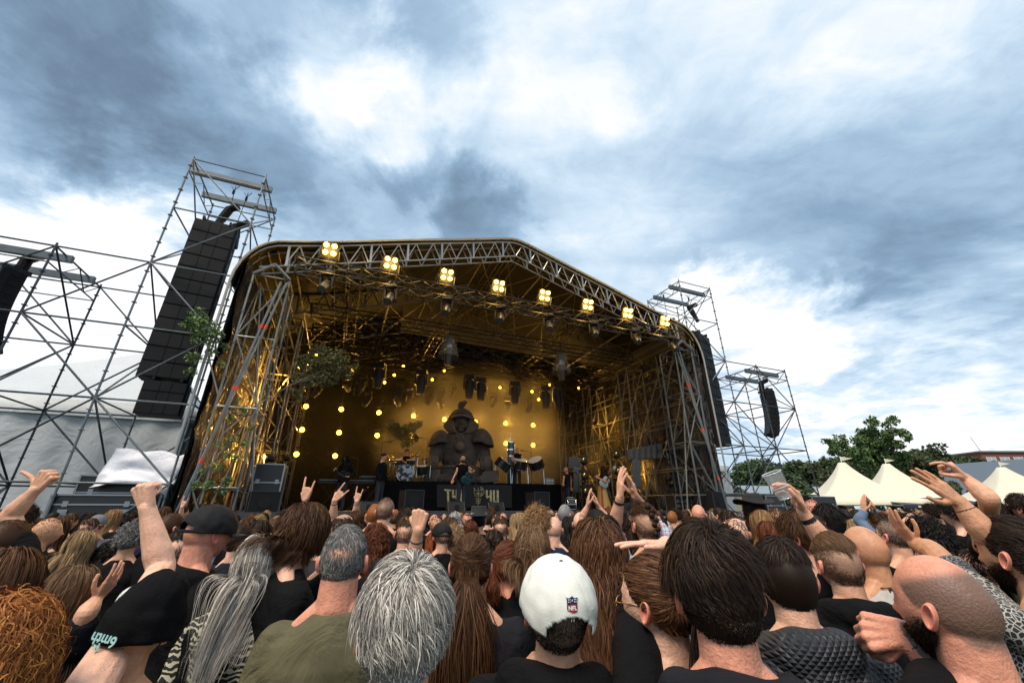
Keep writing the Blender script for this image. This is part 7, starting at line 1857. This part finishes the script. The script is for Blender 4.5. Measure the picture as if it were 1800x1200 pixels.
p = on_v(1003, 882, 1.2); drum('white-faced drum lying on its side at the right front of the stage', (p.x,p.y,PIZ+.22), .22, .3, A - B*.3, name='floor_drum')
# curtains on the right wing
def curtain(label, x0, x1, y0, y1, v, mt, side=False):
    V = []; F = []; n = 30; k = 10; tl, tr, br, bl = on_v(x0,y0[0],v), on_v(x1,y0[1],v), on_v(x1,y1,v), on_v(x0,y1,v)
    for i in range(n+1):
        for j in range(k+1): q = tl.lerp(tr,i/n).lerp(bl.lerp(br,i/n), j/k); V.append(q + B*(.05*math.sin(i*1.3)*(j/k+.2)))
    for i in range(n):
        for j in range(k): a_ = i*(k+1)+j; F.append((a_, a_+1, a_+k+2, a_+k+1))
    o = put('curtain', mesh_of('curtain', [q - V[0] for q in V], F, mt, True)); o.location = V[0]; tag(o, label, 'curtain'); md = o.modifiers.new('t','SOLIDIFY'); md.thickness = .015
gc = mat('grey_curtain', (.16,.155,.145), .8)
curtain('narrow grey curtain hanging beside the shaven-headed man', 1009, 1021, (820,822), 866, 3.9, gc); curtain('drooping grey sheet tied across the right wing', 1104, 1166, (790,778), 806, 3.0, mat('grey_sheet', (.13,.12,.105), .8)); curtain('pale grey curtain hanging below the tied sheet in the right wing', 1112, 1126, (806,804), 858, 3.0, gc); curtain('grey curtain gathered at the top in the rear right wing', 1000, 1022, (803,801), 824, 4.4, mat('grey_sheet', (.13,.12,.105), .8))
# vertical strip lights / tall lamp stacks in the right wing
for i, (px, py0, py1) in enumerate(((1028,800,852),(1087,790,845),(1180,770,850))):
    p = on_v(px, py1, 2.9); q = on_v(px, py0, 2.9); t = thing('lamp_stack', ['slim stack of amber-edged lamps, leftmost in the right wing','stack of lamps in the middle of the right wing','stack of moving lamps nearest the right front mast'][i], 'stage light', (p.x,p.y,PIZ)); o_ = Vector((p.x,p.y,PIZ)); m = MB(o_); m.tube(o_, Vector((p.x,p.y,q.z)), .03, 6); m.build('pole', blk2, t)
    for k in range(3): c = Vector((p.x,p.y,PIZ + (q.z-PIZ)*(.42+.28*k))); m = MB(o_); m.box(c, (.4,.22,.10), ax_); m.ball(c - Zv*.22 - B*.05, .17, 12, 8); m.build('head', headm, t); 
    for k in range(3): c = Vector((p.x,p.y,PIZ + (q.z-PIZ)*(.42+.28*k))); m = MB(o_); m.path([c - Zv*.22 - B*.2 + A*.14*math.cos(a_/6) + Zv*.14*math.sin(a_/6) for a_ in range(0,20)], .018, 6); m.build('ring', brass, t)
# ---- birch branches and other greenery
lf = leafm('leaf_branch', (.10,.17,.045)); lf2 = leafm('leaf_lit_amber', (.16,.15,.04)); brk = mat('branch_bark', (.14,.13,.11), .85)  # lf2 carries the yellow lamp light in its leaf colour
def branch(label, stem, clumps, v, n, size, mt, seed, twig=.012):
    P = [on_v(*s[:2], s[2] if len(s) > 2 else v) for s in stem]; t = thing('branch', label, 'branch', P[0]); m = MB(P[0]); m.path(P, twig*2, 6, .4)
    rd = random.Random(seed); rng = np.random.default_rng(seed); cl = []
    for (px, py, rp) in clumps:
        c = on_v(px, py, v); r = rp/700*(c-CAMP).length*.95; cl.append((np.array(c), np.array([r, r*.7, r*.8]))); m.path([P[-1] if len(P) < 3 else P[len(P)//2].lerp(P[-1], rd.random()), c], twig*.5, 4)
        for _ in range(4): d = Vector((rd.gauss(0,1), rd.gauss(0,1), rd.gauss(0,1))).normalized()*r; m.tube(c, c+d, twig*.3, 3)
    m.build('stem', brk, t); V, F = leaf_cloud(cl, n, size, rng); put('leaves', mesh_of('leaves', V - np.array(P[0]), F, mt), t)
branch('leafy birch branch leaning into the stage opening from the left', [(392,762,-.2),(450,712,.3),(505,680,1.0),(556,655,1.4),(600,640,1.6)], [(540,640,20),(565,628,24),(590,640,22),(608,655,16),(575,662,22),(548,670,18),(525,665,14),(518,690,10),(560,612,12),(600,625,14),(530,700,7),(622,645,9)], 1.4, 2300, .055, leafm('leaf_lit_yellow', (.13,.13,.045)), 1)  # yellow stage light is put into this branch's leaf colour
branch('green birch twigs growing up over the left main speaker array', [(385,700),(370,640),(360,585),(352,545)], [(345,560,16),(360,575,20),(378,590,14),(352,595,14),(340,630,12),(335,655,9),(372,620,10),(395,610,7),(326,570,8),(350,545,7),(388,640,7)], -.25, 1100, .05, lf, 2)
branch('thin birch stem rising from the left corner beside the stage mast', [(352,885),(372,820),(392,760),(402,712)], [(392,780,10),(380,820,9),(400,800,7),(412,770,7),(368,852,9),(345,852,7),(405,735,7),(425,722,7),(356,828,6),(420,700,5)], -.3, 520, .045, lf, 3)
branch('second leafy sapling leaning on the left stage mast', [(372,885),(408,815),(446,730)], [(388,862,7),(400,845,8),(418,805,7),(430,780,6),(440,752,5)], -.25, 320, .045, lf, 4)
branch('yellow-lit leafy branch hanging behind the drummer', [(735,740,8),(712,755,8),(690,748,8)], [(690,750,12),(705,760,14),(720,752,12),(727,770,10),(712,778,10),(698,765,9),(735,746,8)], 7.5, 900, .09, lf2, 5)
# barrier between crowd and stage
bm_ = thing('crowd_barrier', 'dark steel barrier between the crowd and the stage', 'barrier', S(W/2, -2.2, 0)); 
for i in range(17):
    u0 = .2 + i*1.08; m = MB(S(W/2,-2.2,0)); m.box(S(u0+.52, -2.2, .6), (1.02,.03,1.1), ax_); m.tube(S(u0,-2.2,1.18), S(u0+1.04,-2.2,1.18), .03, 6); m.build('panel', dsteel, bm_)
bpy.data.scenes.remove(tmp_scene)
